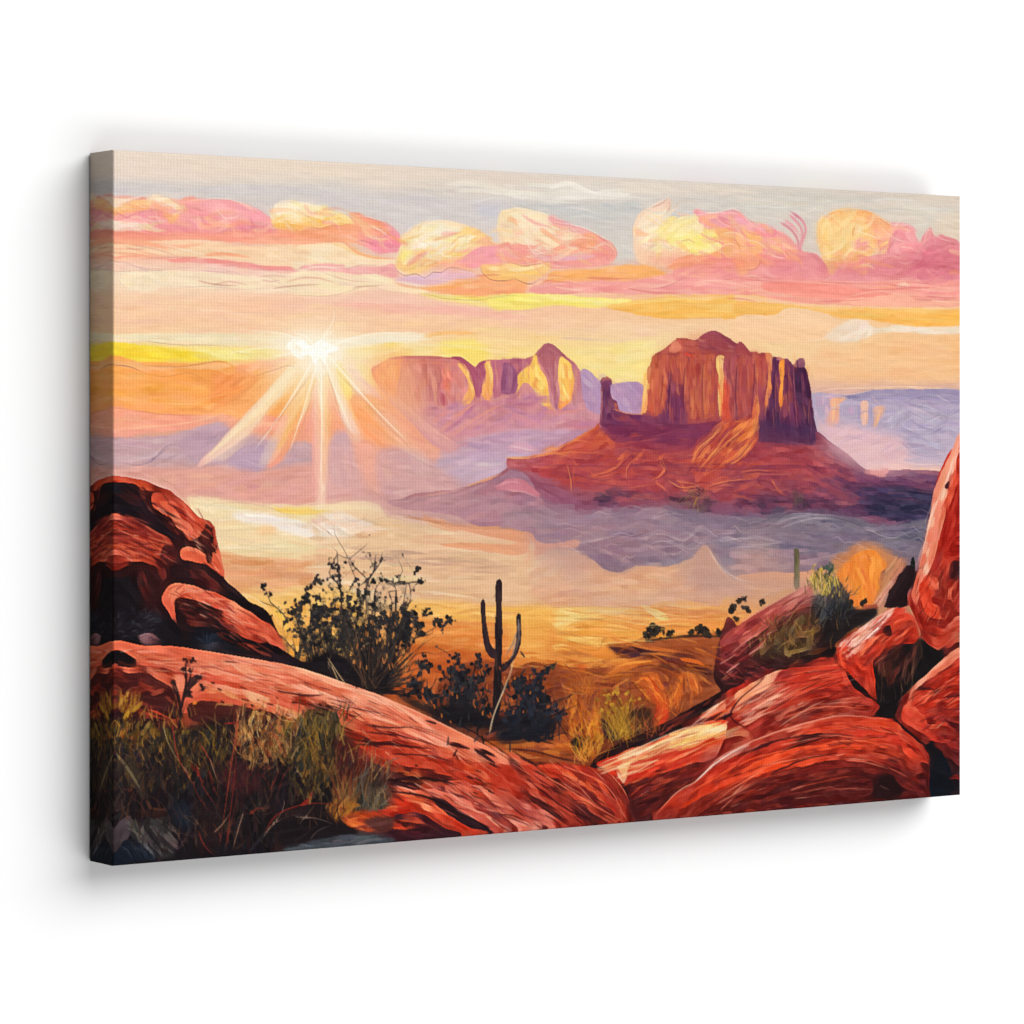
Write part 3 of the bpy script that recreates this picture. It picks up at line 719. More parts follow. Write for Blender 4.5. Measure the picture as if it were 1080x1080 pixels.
# ---- sun rays
def ray(pts, c1, c2, g, al=.9): P(pts, c1, c2, g, al=al, j=.4, tex=(rnd.choice([-50, 60, 90]), 5, 60, 3))
Z(110, 330)
ray([880,250, 940,270, 800,440, 640,600, 540,660, 470,720, 440,728, 460,690, 560,590, 700,440], "f4e2b0", "ecb8ae", [900,260, 470,710])
S([890,270, 760,420, 620,560, 480,690], 22, "f5e4bc", .7, br=8); S([860,330, 740,470, 600,600], 14, "f3cf98", .7); S([700,560, 600,630, 460,722], 14, "efc4b8", .8)
L([880,330, 780,450, 680,580, 540,640], 3, "9a7860", .6); L([870,270, 720,420, 560,590, 470,690], 2.6, "b08c74", .5)
ray([930,270, 960,260, 960,330, 900,460, 870,480, 850,470], "f5e8c0", "f3b060", [950,270, 870,480])
P([880,310, 940,270, 950,300, 880,470, 760,480, 830,400], "f3b45c", "f2a45c", al=.75)
ray([950,330, 1000,300, 960,430, 900,590, 840,700, 770,735, 800,660, 850,540], "f3bc62", "ee9c84", [970,340, 800,720])
S([960,350, 890,500, 820,650], 26, "f2ac54", .8); S([950,450, 900,600, 830,690], 14, "f0a078", .8)
L([950,370, 880,520, 790,690], 3, "b07850", .6); S([1000,330, 960,440, 900,560], 10, "f6e0b4", .85); S([980,330, 900,480, 850,560], 5, "f8ecca", .8)
ray([990,340, 1010,340, 1010,560, 1040,860, 1000,860, 985,720, 985,540], "f0a494", "e69a98", [1000,350, 1000,850])
S([960,480, 950,560, 920,640], 22, "eba08c", .6); S([985,440, 975,520, 960,600], 14, "eeaaa4", .7)
ray([1000,200, 1050,190, 1055,300, 1060,560, 1045,900, 1015,890, 1030,560, 1010,350], "f5eac8", "ecb8ac", [1020,230, 1030,880])
S([1020,300, 1035,520, 1035,760, 1030,890], 14, "f8e4c4", .8)
ray([1058,250, 1085,340, 1085,560, 1060,820, 1050,560], "f3bd68", "f2a878", [1070,260, 1070,800])
Z(340, 330)
ray([0,270, 30,330, 40,420, 30,620, 0,800], "f4c880", "f0a484", [20,300, 10,780])
P([20,340, 100,420, 160,380, 300,420, 330,440, 180,560, 60,600, 40,500], "f2a884", "f0a07c", blur=2, tex=(60, 8, 40, 3))
F([40,420, 180,400, 300,440, 200,600, 60,580], 36, 110, 24, 45, ["f3ac80", "f0a078", "f2b490", "eea088"], al=.65, va=15)
P([40,600, 120,570, 160,720, 200,880, 120,920, 20,880], "c6a2ac", "d4a09c", [80,600, 100,880], blur=2)
F([30,620, 140,620, 180,860, 40,880], 22, 90, 20, 75, ["c4a0ac", "cca2a6", "d2a8a4"], al=.6)
ray([30,240, 60,240, 100,360, 160,540, 180,570, 150,575, 100,500, 60,380], "f4dfa8", "efc0b4", [40,250, 160,560])
P([60,240, 90,240, 130,340, 160,510, 130,460, 90,370], "f4d848", "f3c060", tex=(65, 12, 40, 3))
S([75,260, 110,360, 150,480], 12, "f6e470", .85); S([40,270, 70,380, 120,500], 16, "f6ead0", .85); S([80,460, 120,540, 170,570], 20, "efc8c0", .85)
ray([90,240, 150,250, 220,330, 310,430, 230,390, 160,380, 130,320], "f3d0b0", "efb8a8", [100,240, 300,430])
S([110,240, 200,330, 300,420], 22, "ecbcb0", .85); S([120,300, 150,370, 140,390], 10, "f4dc90", .8)
P([160,240, 260,270, 270,340, 220,330], "f3d888", blur=1)
P([120,400, 300,420, 420,500, 560,600, 640,690, 660,740, 560,720, 400,640, 260,640, 190,640, 180,560], "f2a26c", "f0a888", [200,420, 620,720], blur=3, tex=(38, 9, 60, 3))
F([160,420, 320,430, 560,600, 640,700, 400,640, 200,620], 60, 130, 26, 38, ["f3a668", "f09c68", "f2ac78", "f4b080", "eea080"], al=.65, va=6)
P([130,560, 190,600, 260,640, 260,760, 300,870, 220,840, 180,740], "eba48c", "e6a898", blur=3)
for q in ([80,540, 120,680, 140,780], [150,400, 300,560, 470,680], [130,640, 180,760, 300,880]): L(q, 2.6, "f6d4b8", .7)
# sun disc glow
Z(110, 330)
P([780,130, 860,115, 960,120, 1080,130, 1200,110, 1400,105, 1560,115, 1500,130, 1300,150, 1180,170, 1080,170, 960,180, 880,160], "f4ead4", "f4ecd8", blur=2)
P([890,140, 950,130, 1040,140, 1090,150, 1130,210, 1090,230, 1060,250, 1040,300, 1000,300, 990,210, 940,218, 910,190], "f6f4e6", blur=1, tex=(0, 5, 30, 3))
P([895,145, 950,135, 1010,150, 1020,180, 980,200, 935,216, 910,190], "f4fbf8", tex=None)
F([880,120, 1100,130, 1100,180, 920,180], 20, 70, 14, 8, ["f8f6ea", "f2f0e0", "fbfaf2"], al=.75)
for q in ([900,120, 1000,125, 1200,150, 1340,230], [1060,160, 1200,170, 1330,260, 1390,350], [1000,130, 1200,120, 1400,105, 1560,110]):
    S(q, 10, "f6ecd8", .8, br=6)
L([905,200, 940,220, 980,205], 3, "c0a080", .7); L([1030,310, 1060,290, 1070,270], 3, "a08060", .7); L([1130,280, 1120,300], 3, "a07858", .6)
S([1250,100, 1450,95, 1600,110], 12, "f3e6cc", .7)

# ---- glow right of the sun
Z(340, 330)
F([140,150, 700,120, 780,180, 720,230, 300,230, 160,220], 50, 130, 18, -2, ["f5e098", "f3d888", "f6e8b4", "f4d47c", "f2dc94"], al=.65, va=5)
P([560,140, 720,125, 800,160, 770,230, 720,250, 660,210, 600,200], "f4dc74", blur=3, al=.8)
S([480,110, 580,92, 700,92, 740,104], 18, "f3bc74", .7); S([640,100, 700,95, 730,100], 8, "f0ac60", .5)
S([320,130, 520,150, 700,160, 900,185], 10, "f6ecc0", .5)
F([740,60, 1080,80, 1080,200, 800,210, 740,140], 36, 120, 18, 4, ["f5d8a0", "f3cfa0", "f6dca8", "f2d090"], al=.5, va=4, jit=3)
L([780,160, 860,175, 930,190], 2.6, "b89868", .5)
Z(560, 330)
F([200,180, 560,130, 600,200, 560,330, 380,330, 250,260], 70, 120, 26, -6, ["f5e294", "f3da88", "f4e0a0", "f2d898", "f5e8b0"], al=.5, va=6, jit=4)
S([140,115, 300,125, 420,130, 520,115], 9, "d8c0b4", .5); S([150,120, 240,120, 330,128], 6, "c8b4c0", .5)
F([0,30, 600,40, 560,120, 200,110, 0,120], 40, 150, 16, 0, ["f1cdb0", "f3d4aa", "efc8ac"], al=.45, va=4, jit=3)
Z(0, 0, 1)
P([119,205, 300,205, 430,235, 700,230, 1013,235, 1013,330, 700,335, 400,320, 119,310], "f6dcc8", al=.2, blur=8, tex=None)
P([270,365, 300,350, 340,345, 380,355, 400,385, 370,420, 330,430, 290,410], "f8f0d8", al=.38, blur=14, tex=None)
P([305,358, 350,356, 360,378, 335,395, 312,380], "fbfcf4", al=.6, blur=5, tex=None)
soften(1, .45)
soften(4, .15)
flush()
FA[0] = .8

# ---- haze and far table mountain
Z(340, 330)
P([640,620, 760,560, 900,545, 1080,550, 1240,540, 1440,545, 1440,640, 1240,700, 1060,720, 880,690, 840,770, 700,800, 640,760, 560,660], "b89cb4", "bba2b8", blur=3, tex=(-3, 6, 60, 3))
P([230,270, 270,240, 300,225, 380,207, 480,205, 620,212, 650,212, 690,240, 725,255, 770,222, 860,220, 960,218, 1012,198, 1030,172, 1052,147, 1092,148, 1128,180, 1165,208, 1200,235, 1225,270, 1238,330, 1250,400, 1290,440, 1320,470, 1320,560, 1000,560, 800,580, 700,620, 600,660, 520,620, 420,520, 330,430, 280,370], "d08478", "c8909a", [600,210, 640,600], tex=(80, 9, 40, 3))
P([230,300, 280,240, 380,215, 360,280, 340,400, 280,350], "f0925c", blur=3, al=.9)
F([270,240, 380,215, 370,300, 300,370], 26, 80, 22, 80, ["f09c58", "ea8450", "f0a868", "dc7a58"], al=.75, va=12)
F([380,215, 640,220, 690,260, 700,380, 640,440, 460,430, 400,330], 60, 90, 24, 82, ["cc7670", "d48878", "c07074", "d89080", "c67c7c"], al=.7, va=12)
F([560,265, 620,265, 620,360, 570,370], 12, 60, 20, 85, ["e0806c", "dc7868", "e88c74"], al=.85)
S([310,215, 400,208, 520,208, 640,216], 12, "b86468", .85); S([320,240, 480,232, 640,242], 10, "da8670", .8); S([400,240, 415,300, 425,390], 8, "e0a08c", .8)
S([380,225, 370,300, 350,400], 14, "b86a74", .7); S([500,300, 505,340], 6, "e8a070", .8)
for q in ([410,260, 440,400, 480,440], [560,280, 570,400], [430,220, 425,330]): L(q, 3, "a05a64", .6)
S([640,400, 600,440, 500,445, 450,420], 5, "d8a090", .6)
P([610,210, 650,205, 700,238, 725,270, 735,400, 715,410, 715,340, 690,260, 650,225], "a8586c", tex=(80, 8, 30, 3))
P([640,240, 670,245, 700,290, 722,370, 715,410, 680,440, 660,420, 690,360, 680,300], "f2bc70", "eaa468", tex=(75, 9, 30, 3))
S([670,255, 705,320, 712,395], 12, "f6cc84", .85); S([690,370, 660,430, 640,445], 8, "f0b078", .8)
P([725,260, 770,222, 780,260, 760,330, 750,400, 730,400], "a85a70"); S([740,260, 745,330, 742,395], 12, "b4687c", .8)
P([770,240, 795,225, 810,280, 812,340, 800,410, 770,405, 755,390, 770,330, 780,290], "f2c074", "ec9c60", tex=(80, 9, 30, 3))
S([785,240, 800,290, 800,340], 12, "f6d48c", .8); S([765,330, 765,400], 10, "f0b068", .8); S([795,340, 800,400], 10, "f4bc78", .8)
P([810,225, 1000,220, 960,262, 930,290, 920,380, 850,385, 815,400, 812,280], "b2687a", "bb7280", tex=(85, 9, 30, 3))
F([815,230, 960,225, 920,370, 820,390], 26, 80, 20, 85, ["b06274", "bc7480", "a85c70", "c47c82"], al=.75)
P([860,240, 890,235, 920,280, 915,370, 850,380, 850,330], "955a78", tex=(80, 8, 30, 3)); S([890,250, 900,300, 890,370], 14, "a46a80", .7)
P([970,215, 1010,198, 1030,170, 1052,146, 1092,147, 1135,185, 1180,225, 1215,260, 1190,250, 1150,215, 1040,205, 1000,210], "a4606c", "b06a70", tex=(20, 8, 30, 3))
S([1010,196, 1060,160, 1110,180], 10, "b87478", .7)
P([925,300, 960,262, 985,260, 1005,200, 1022,200, 1025,250, 1060,300, 1075,360, 1090,440, 1110,465, 1080,460, 1030,410, 1000,360, 960,330, 930,370, 915,390, 930,340], "f3c864", "f0b468", tex=(75, 12, 30, 3))
F([940,290, 1020,215, 1060,330, 1070,430, 1000,350], 30, 70, 18, 78, ["f6d478", "f4e08c", "f0b85c", "f6cc6c", "e8a05c"], al=.8, va=15)
S([935,380, 925,420, 960,400], 14, "e89a64", .8); S([1020,400, 1040,420, 1050,440], 16, "ccb088", .9); S([1000,350, 1030,400], 10, "d8b484", .8)
P([1040,205, 1120,205, 1130,260, 1110,330, 1125,400, 1115,460, 1095,420, 1085,330, 1050,260, 1030,235], "b26a70", "b07084", tex=(80, 8, 30, 3))
S([1060,215, 1085,300, 1100,400], 16, "bb7a80", .7); S([1105,225, 1110,280, 1100,340], 12, "cc9084", .7)
P([1130,210, 1160,220, 1190,260, 1195,330, 1190,400, 1160,440, 1120,455, 1130,390, 1120,320], "f4cc70", "ee9c5c", [1150,220, 1150,440], tex=(80, 11, 30, 3))
F([1130,230, 1185,270, 1185,390, 1130,420], 18, 60, 18, 80, ["f6d880", "f2c064", "f4b468", "f7e098"], al=.8)
P([1185,240, 1220,265, 1240,330, 1250,410, 1200,440, 1190,400, 1200,330], "b87078", "c08890", tex=(80, 8, 30, 3))
S([1200,260, 1205,330, 1200,420], 12, "d0907c", .7); S([1225,280, 1235,400], 10, "a8647a", .7)
F([430,450, 820,400, 1000,380, 1250,440, 1310,470, 1280,545, 900,545, 620,600, 500,560], 80, 110, 26, -5, ["c28090", "b87c94", "c88c94", "bc84a0", "c4808a"], al=.6, va=20)
for q, c in (([560,560, 660,470, 760,410], "dc8c78"), ([600,590, 760,480, 860,430], "dc9484"), ([520,520, 600,460], "d88878"), ([680,560, 820,470], "d49088"), ([1040,470, 1160,470, 1260,450], "d68c88"), ([940,420, 880,460], "b0748c")):
    S(q, 14, c, .7)
S([730,430, 640,520, 540,590], 16, "b47090", .7); S([450,440, 560,500, 660,520], 10, "b87488", .6)
for q in ([300,350, 480,510, 660,640], [330,400, 560,580, 700,640], [230,330, 420,480], [480,520, 680,650], [520,560, 640,620]):
    L(q, 3, "f2c4a8", .75)
F([640,600, 900,555, 1300,560, 1250,690, 900,680, 700,690], 80, 130, 20, -3, ["b49ab6", "bca2ba", "aa90b0", "c4a8b8", "b694ac"], al=.6, va=8)
P([880,640, 940,610, 1030,650, 960,660, 900,655], "d4a8bc", blur=1); S([890,630, 960,645, 1020,655], 8, "e8c8cc", .85)
for q in ([770,640, 850,630, 960,560, 1080,540], [740,680, 820,640], [850,560, 960,550, 1080,570]): L(q, 3, "cdb0c4", .7)
P([560,680, 660,690, 830,690, 850,760, 740,800, 640,810, 560,770], "bfa8bc", "c6acb8", blur=4, al=.9)
F([540,690, 840,690, 820,760, 620,800], 26, 100, 18, -10, ["ccb4c0", "bca8c0", "d4bcc0", "b8a4bc"], al=.6)
# pink mist below the orange slope
P([260,680, 320,650, 440,690, 560,750, 640,800, 620,850, 420,880, 330,890, 270,820], "cc9c9c", "d0a0a0", blur=3, tex=(10, 6, 50, 3))
F([280,690, 460,700, 620,800, 400,870, 300,860], 40, 100, 22, 15, ["d4a8a4", "c69498", "cca09e", "dcb0a8", "c29aa2"], al=.6, va=20)
L([270,740, 290,680, 350,650, 440,690, 560,760, 640,810], 3, "8c6c70", .7); L([300,670, 400,660, 520,720, 640,800], 3, "f0c8b4", .7); L([190,770, 250,860, 320,890, 400,900], 3, "98706c", .6)
S([330,860, 370,850, 380,880], 10, "e4c0b4", .7); S([380,720, 430,740], 8, "deb8b0", .7)

# ---- sky colours round the right and far lilac country
Z(560, 330)
P([240,275, 280,275, 330,320, 380,335, 530,335, 540,480, 300,470, 250,400], "b898b4", "b490b0", tex=(60, 6, 40, 3))
F([250,285, 530,345, 530,470, 290,450], 30, 80, 20, 50, ["bca0ba", "b294b2", "c0a0b4", "ac8cb0"], al=.6)
L([240,270, 330,315, 390,335, 530,337], 2.4, "a08098", .6)
Z(780, 360)
P([340,250, 420,245, 520,255, 600,235, 700,228, 860,228, 1050,235, 1050,400, 1000,640, 800,640, 600,610, 520,520, 380,440, 350,340], "b0a2b8", "c0b0c0", [600,240, 600,600], tex=(5, 6, 60, 3))
P([500,262, 600,235, 720,228, 860,226, 1050,236, 1050,300, 900,275, 780,270, 640,280, 540,275], "9c90ac", "a498b2", tex=(2, 6, 60, 3))
F([520,250, 1045,240, 1045,290, 560,280], 30, 120, 12, 2, ["988cac", "a69ab4", "8f84a6", "aca0b4"], al=.65, va=3)
F([740,300, 1045,290, 1040,420, 960,560, 820,560, 760,440], 70, 120, 20, 10, ["b0a6be", "a89cb8", "bab0c2", "b4a8b8", "a498b4"], al=.55, va=25)
F([350,260, 500,265, 460,400, 380,400], 26, 80, 22, 80, ["c8a4b0", "bca0b4", "d0aab0", "b89cb4"], al=.65, va=15)
P([440,270, 510,268, 480,300, 475,380, 440,420, 420,380, 435,320], "e8b090", "e0a898", tex=(85, 8, 30, 3)); S([455,275, 450,340, 445,400], 16, "f0bc90", .8)
P([580,285, 612,282, 615,340, 610,400, 585,400, 580,340], "dcb0a0", tex=(85, 8, 30, 3)); S([600,290, 602,380], 10, "ecbc9c", .85)
P([640,320, 665,305, 692,306, 688,340, 665,380, 655,410, 640,410, 645,360], "d8ac9c", tex=(80, 8, 30, 3)); S([675,312, 660,370, 650,405], 12, "ecb88c", .85)
S([530,310, 535,350], 34, "c4a0bc", .7); S([570,300, 570,390], 12, "9e90ae", .6); S([630,300, 628,390], 12, "a094b0", .6)
F([700,330, 780,320, 760,400, 700,420], 14, 60, 18, -40, ["c4bac8", "a89cb4", "b8acc0"], al=.6)
for q in ([770,310, 840,265, 940,265, 1045,290], [780,310, 830,345, 900,370, 960,350, 990,370, 940,430, 880,445, 800,425, 760,405], [850,290, 960,298], [990,350, 1045,300], [820,530, 880,548, 980,540], [900,440, 990,395]):
    L(q, 3, "5f5878", .7)
for q in ([790,320, 780,400, 850,420, 960,400], [870,340, 890,330], [820,300, 900,310, 980,345], [720,360, 770,330], [1000,360, 1035,345], [820,510, 900,500, 1000,470]):
    S(q, 5, "ccc4d2", .7)
P([370,400, 460,400, 560,410, 680,440, 780,470, 790,560, 760,600, 640,600, 600,610, 530,540, 440,480, 370,430], "d2b0bc", "deb8b8", blur=5, tex=(-10, 6, 50, 3))
F([380,400, 560,420, 780,470, 780,580, 600,600, 480,490], 60, 90, 22, -20, ["d8b8c0", "ccacbc", "e2c0bc", "c8acc0", "dcb4b4"], al=.55, va=30)
for q in ([470,400, 500,440, 560,410], [600,440, 680,470, 760,480], [520,370, 560,420, 700,460]): L(q, 3, "e8d4d4", .6)
P([560,600, 660,590, 760,575, 860,595, 990,600, 980,650, 800,630, 600,625], "ecc0b0", blur=2); S([760,570, 860,585, 990,580], 8, "e8d0d0", .7)
S([860,600, 930,620, 980,615], 14, "f0c890", .85); S([600,610, 680,580, 760,590], 6, "f0d0c4", .8)
S([345,245, 450,225, 600,220, 780,215, 1045,225], 8, "f4d4b4", .75); S([430,240, 520,250, 640,230], 6, "f6dcc0", .7)
L([380,205, 440,240, 520,250, 600,232, 760,228], 2.6, "a08088", .6)

# ---- the great butte
Z(560, 330)
P([-70,700, -60,690, 0,680, 80,665, 130,640, 220,590, 300,540, 330,520, 340,560, 560,540, 900,500, 1100,480, 1340,560, 1440,640, 1520,720, 1600,745, 1960,760, 1940,900, 1700,1010, 1000,1010, 700,960, 500,940, 240,960, 100,930, -40,870, -150,830, -300,830, -420,860, -560,880, -600,900, -560,860, -330,830, -170,770], "a04c4c", "7a4a62", [500,560, 520,960], tex=(-3, 10, 60, 3))
F([80,680, 330,540, 900,520, 1340,580, 1500,740, 1400,850, 900,840, 560,860, 240,820], 160, 130, 22, [(100,660,-25), (300,600,-35), (600,700,3), (900,650,-30), (1300,650,25), (600,850,3)], ["a84e48", "984450", "b4584c", "8c3e4c", "a0504c", "7c3c50"], al=.7, va=8)
# cliff body
P([580,215, 600,185, 650,165, 690,130, 720,118, 760,130, 800,115, 840,88, 890,86, 930,115, 980,145, 1030,180, 1080,190, 1130,220, 1150,255, 1090,500, 900,520, 740,540, 560,500, 545,440, 570,300], "a25048", "8a4250", [700,190, 720,520], tex=(86, 12, 40, 3))
P([780,150, 810,110, 840,86, 885,84, 930,112, 985,148, 1030,182, 960,190, 860,180, 790,175], "8a4858", "7c3e50", tex=(10, 8, 30, 3))
S([800,140, 850,95, 900,100], 12, "98546a", .7); S([900,110, 960,150, 1010,178], 12, "74384c", .7)
P([590,200, 640,165, 690,125, 730,118, 790,135, 800,170, 740,185, 680,190, 620,215], "a85850", tex=(-15, 8, 30, 3))
S([680,130, 675,170, 690,185], 18, "e0907c", .9); S([700,125, 720,160, 700,180], 16, "c86454", .85); S([690,120, 740,122, 800,140], 8, "7c4048", .8)
S([610,195, 700,190, 860,190, 1030,188], 10, "7a3c48", .8); S([560,300, 580,220, 620,185], 10, "8a4a4c", .8)
P([755,195, 775,192, 778,215, 760,222], "e04a34"); S([740,205, 800,200], 6, "c85a44", .8)
P([540,290, 570,255, 575,300, 560,400, 550,470, 525,470, 535,380], "f4cc70", "f0a060", tex=(85, 10, 30, 3)); S([560,270, 545,380, 540,465], 10, "f6dc90", .9)
F([585,200, 880,200, 870,300, 560,330], 60, 90, 24, 86, ["b05a48", "a65040", "b8644c", "9a4844", "c06c50"], al=.75, va=6)
F([570,290, 660,280, 650,430, 560,480], 34, 100, 20, 84, ["b85c48", "a85048", "c4704e", "9a4648", "e08a58"], al=.75, va=7)
F([680,250, 880,250, 880,490, 730,500], 70, 110, 20, 88, ["ae5a48", "984a48", "b8684c", "8a4450", "a05048", "c27850"], al=.75, va=6)
F([730,290, 880,290, 880,480, 740,480], 24, 90, 10, 89, ["c8824c", "b46c48", "cc7850"], al=.6, va=5)
P([655,280, 672,275, 680,330, 725,345, 735,420, 735,530, 640,525, 560,530, 600,490, 640,440, 655,380], "6e3a5c", "643656", tex=(85, 8, 40, 3))
F([655,340, 730,360, 730,520, 620,520], 26, 90, 18, 86, ["643458", "7a4060", "5a3054", "703a5a"], al=.75)
S([665,285, 668,360, 640,450], 10, "5a2c50", .7); S([725,240, 735,330, 728,420], 8, "c8845c", .75); S([740,250, 745,330], 8, "8a3c44", .8)
S([600,260, 590,340, 575,440], 10, "d27a50", .8); S([575,440, 570,490], 10, "e0603c", .8)
P([885,205, 920,205, 922,260, 915,360, 915,450, 905,495, 895,480, 898,400, 905,320, 885,270], "f4e08c", "eea860", tex=(86, 10, 30, 3)); S([905,215, 908,260], 18, "f8eca4", .9); S([905,330, 905,480], 9, "f2cc7c", .9)
P([920,300, 935,310, 945,380, 940,430, 950,500, 915,500, 915,400], "d84c34", "c8543c", tex=(80, 9, 30, 3)); S([930,320, 935,420], 10, "e86844", .8)
P([925,205, 1000,215, 990,300, 990,420, 960,440, 945,340, 920,300], "935060", "8a4858", tex=(86, 10, 30, 3))
F([930,210, 1000,220, 985,430, 950,420], 22, 90, 16, 86, ["a05c68", "84404c", "b07074", "743850"], al=.75)
F([1000,200, 1090,205, 1070,300, 1000,330], 26, 80, 22, 86, ["ae5448", "a04a44", "b86050", "94444c"], al=.75)
F([985,320, 1075,310, 1070,430, 950,480], 34, 90, 18, 86, ["8e404c", "a0504c", "70304a", "b06450", "84404c"], al=.75)
S([880,205, 875,300, 880,420], 7, "6a2e40", .8); S([765,205, 760,300], 6, "8a4440", .7); S([1000,225, 985,330], 6, "743848", .8)
Z(780, 360)
P([-10,20, 60,50, 130,55, 160,75, 190,85, 215,80, 240,95, 260,120, 290,115, 320,130, 340,220, 350,330, 370,420, 360,490, 240,490, 100,480, -10,480], "944854", "5a3854", [150,80, 150,480], tex=(86, 12, 40, 3))
F([0,70, 130,60, 130,200, 0,240], 34, 90, 22, 86, ["b25848", "a85044", "b86450", "9c4c48"], al=.8, va=5)
F([0,220, 120,200, 110,380, 0,380], 34, 90, 18, 86, ["9a4a50", "a65450", "7c3a50", "8c4454"], al=.75, va=5)
P([125,60, 150,55, 165,85, 160,130, 150,170, 155,230, 135,310, 120,310, 135,200, 140,130], "dc8a58", "c86848", tex=(82, 10, 30, 3)); S([140,62, 155,85, 155,120], 14, "e0a088", .85); S([150,150, 145,230, 132,310], 9, "f0a458", .85)
P([160,80, 190,85, 190,130, 175,230, 180,330, 190,400, 150,420, 130,330, 155,230], "6c3858", "542e50", tex=(86, 9, 30, 3))
P([190,110, 215,85, 218,130, 210,220, 215,290, 200,330, 188,270, 195,200], "f0943c", "d87840", tex=(86, 12, 30, 3)); S([203,110, 204,200, 200,280], 12, "f4a450", .9); S([175,80, 210,80], 14, "b87070", .85)
P([218,85, 240,90, 265,130, 262,200, 290,300, 300,420, 210,440, 200,340, 215,250], "7c4258", "6c3450", tex=(84, 9, 30, 3)); F([220,110, 262,140, 285,400, 215,400], 26, 100, 16, 84, ["70385a", "8a4858", "a05058", "5c2e50"], al=.75)
P([262,130, 270,110, 310,115, 320,130, 340,220, 350,330, 365,420, 310,440, 290,320, 268,220], "4c2c48", "523050", tex=(82, 9, 30, 3)); F([270,130, 320,140, 350,330, 360,420, 310,420], 26, 100, 14, 80, ["3e2644", "5c3050", "70405a", "482a4c"], al=.75)
P([265,95, 285,78, 310,82, 312,120, 265,122], "8c5868", tex=(80, 8, 20, 3)); S([295,80, 310,100], 6, "c88c8c", .7)
S([325,150, 345,260, 362,410], 6, "a05060", .7); S([295,140, 305,260, 318,340], 6, "a85a58", .6)
P([100,400, 180,380, 230,400, 300,400, 370,430, 360,490, 260,480, 160,470, 100,480], "54385a", blur=2, tex=(80, 8, 40, 3))
F([110,400, 360,430, 350,490, 240,500, 120,470], 26, 70, 20, 84, ["4e3456", "5c3c5c", "483052", "643e58"], al=.75)
S([185,330, 190,420], 12, "2e2444", .7)
# left spire
Z(560, 330)
P([330,325, 340,308, 365,304, 385,315, 388,335, 380,350, 384,400, 392,410, 410,420, 425,465, 480,475, 555,480, 600,520, 560,540, 400,545, 330,530, 335,440, 338,350], "7c4460", "6c3858", tex=(86, 9, 30, 3))
S([338,325, 360,310, 385,322], 12, "a05c60", .85); S([340,350, 338,440, 335,520], 8, "a86464", .8); S([400,425, 412,470], 12, "d87c58", .9); S([425,472, 500,480, 560,490], 8, "b05c54", .85)
F([345,350, 380,350, 400,530, 345,530], 20, 80, 14, 86, ["6a3a5c", "844a64", "5a3054", "905468"], al=.75)
F([390,480, 600,500, 580,540, 380,540], 30, 70, 18, 5, ["6e345c", "843c54", "94484c", "5e3058"], al=.75)
S([370,340, 372,400], 6, "502c50", .8); S([400,440, 470,500, 560,500], 10, "7c3c58", .7)
# shaded band and skirt
P([335,540, 560,535, 740,540, 890,515, 900,560, 820,600, 760,650, 600,660, 480,640, 400,620], "6e3456", "823c52", blur=2, tex=(3, 9, 60, 3))
F([350,545, 880,530, 800,610, 600,650, 420,620], 50, 110, 18, 5, ["6a3058", "783858", "5c2c54", "883e54"], al=.7, va=6)
S([335,530, 480,535, 700,535, 880,520], 6, "4c2448", .7)
P([70,670, 130,640, 220,590, 320,535, 335,560, 400,630, 330,660, 200,680, 100,690], "c05c40", "a85048", tex=(-28, 10, 50, 3))
F([130,650, 320,550, 380,620, 220,680], 44, 100, 16, -30, ["c86440", "b85444", "d07048", "a84c48"], al=.75, va=8)
S([60,668, 140,640, 240,585, 325,530], 9, "e8964c", .9); S([70,645, 110,640, 130,650], 14, "f0a858", .9); S([320,540, 340,590, 400,630], 8, "c86a48", .7)
S([-60,688, 40,676, 120,665, 190,685], 9, "ee9c50", .9)
P([-60,690, 80,680, 190,690, 330,690, 480,690, 600,700, 600,850, 200,830, 0,800, -70,760], "a2484a", "944654", tex=(3, 10, 60, 3))
F([-60,695, 560,700, 560,840, 0,800], 90, 130, 18, 3, ["a84848", "b4524a", "944050", "a04e54", "8a4454", "bc5c50"], al=.7, va=6)
P([-150,770, -40,735, 40,750, 120,800, 240,900, 240,960, 100,930, -40,860, -160,830], "96586a", "8c5870", blur=2, tex=(20, 8, 50, 3))
for q, w, c in (([190,690, 210,700, 190,860], 12, "c06458"), ([190,700, 300,770, 340,775, 400,740, 440,690, 470,655], 12, "d86a48"), ([410,700, 450,660], 12, "f08c50"), ([490,710, 530,670, 540,640], 14, "f0824c"), ([450,760, 470,810], 16, "c87064"),
                ([600,700, 640,665], 14, "d86c48"), ([605,720, 640,740, 590,800], 14, "e88050"), ([590,800, 660,855], 12, "e07a54"), ([700,790, 740,840, 790,830], 12, "d87450"), ([0,740, 120,740, 180,700], 8, "7c3444"),
                ([230,720, 300,780], 6, "6a2c40"), ([400,700, 600,710, 760,715], 5, "6a2c40"), ([200,800, 400,820, 560,830], 6, "6c3048"), ([420,760, 440,800], 8, "74344c"), ([500,720, 520,780], 10, "7a3c50"),
                ([700,620, 760,600], 8, "c04c44"), ([560,760, 600,770], 8, "5c2c48")):
    S(q, w, c, .88)
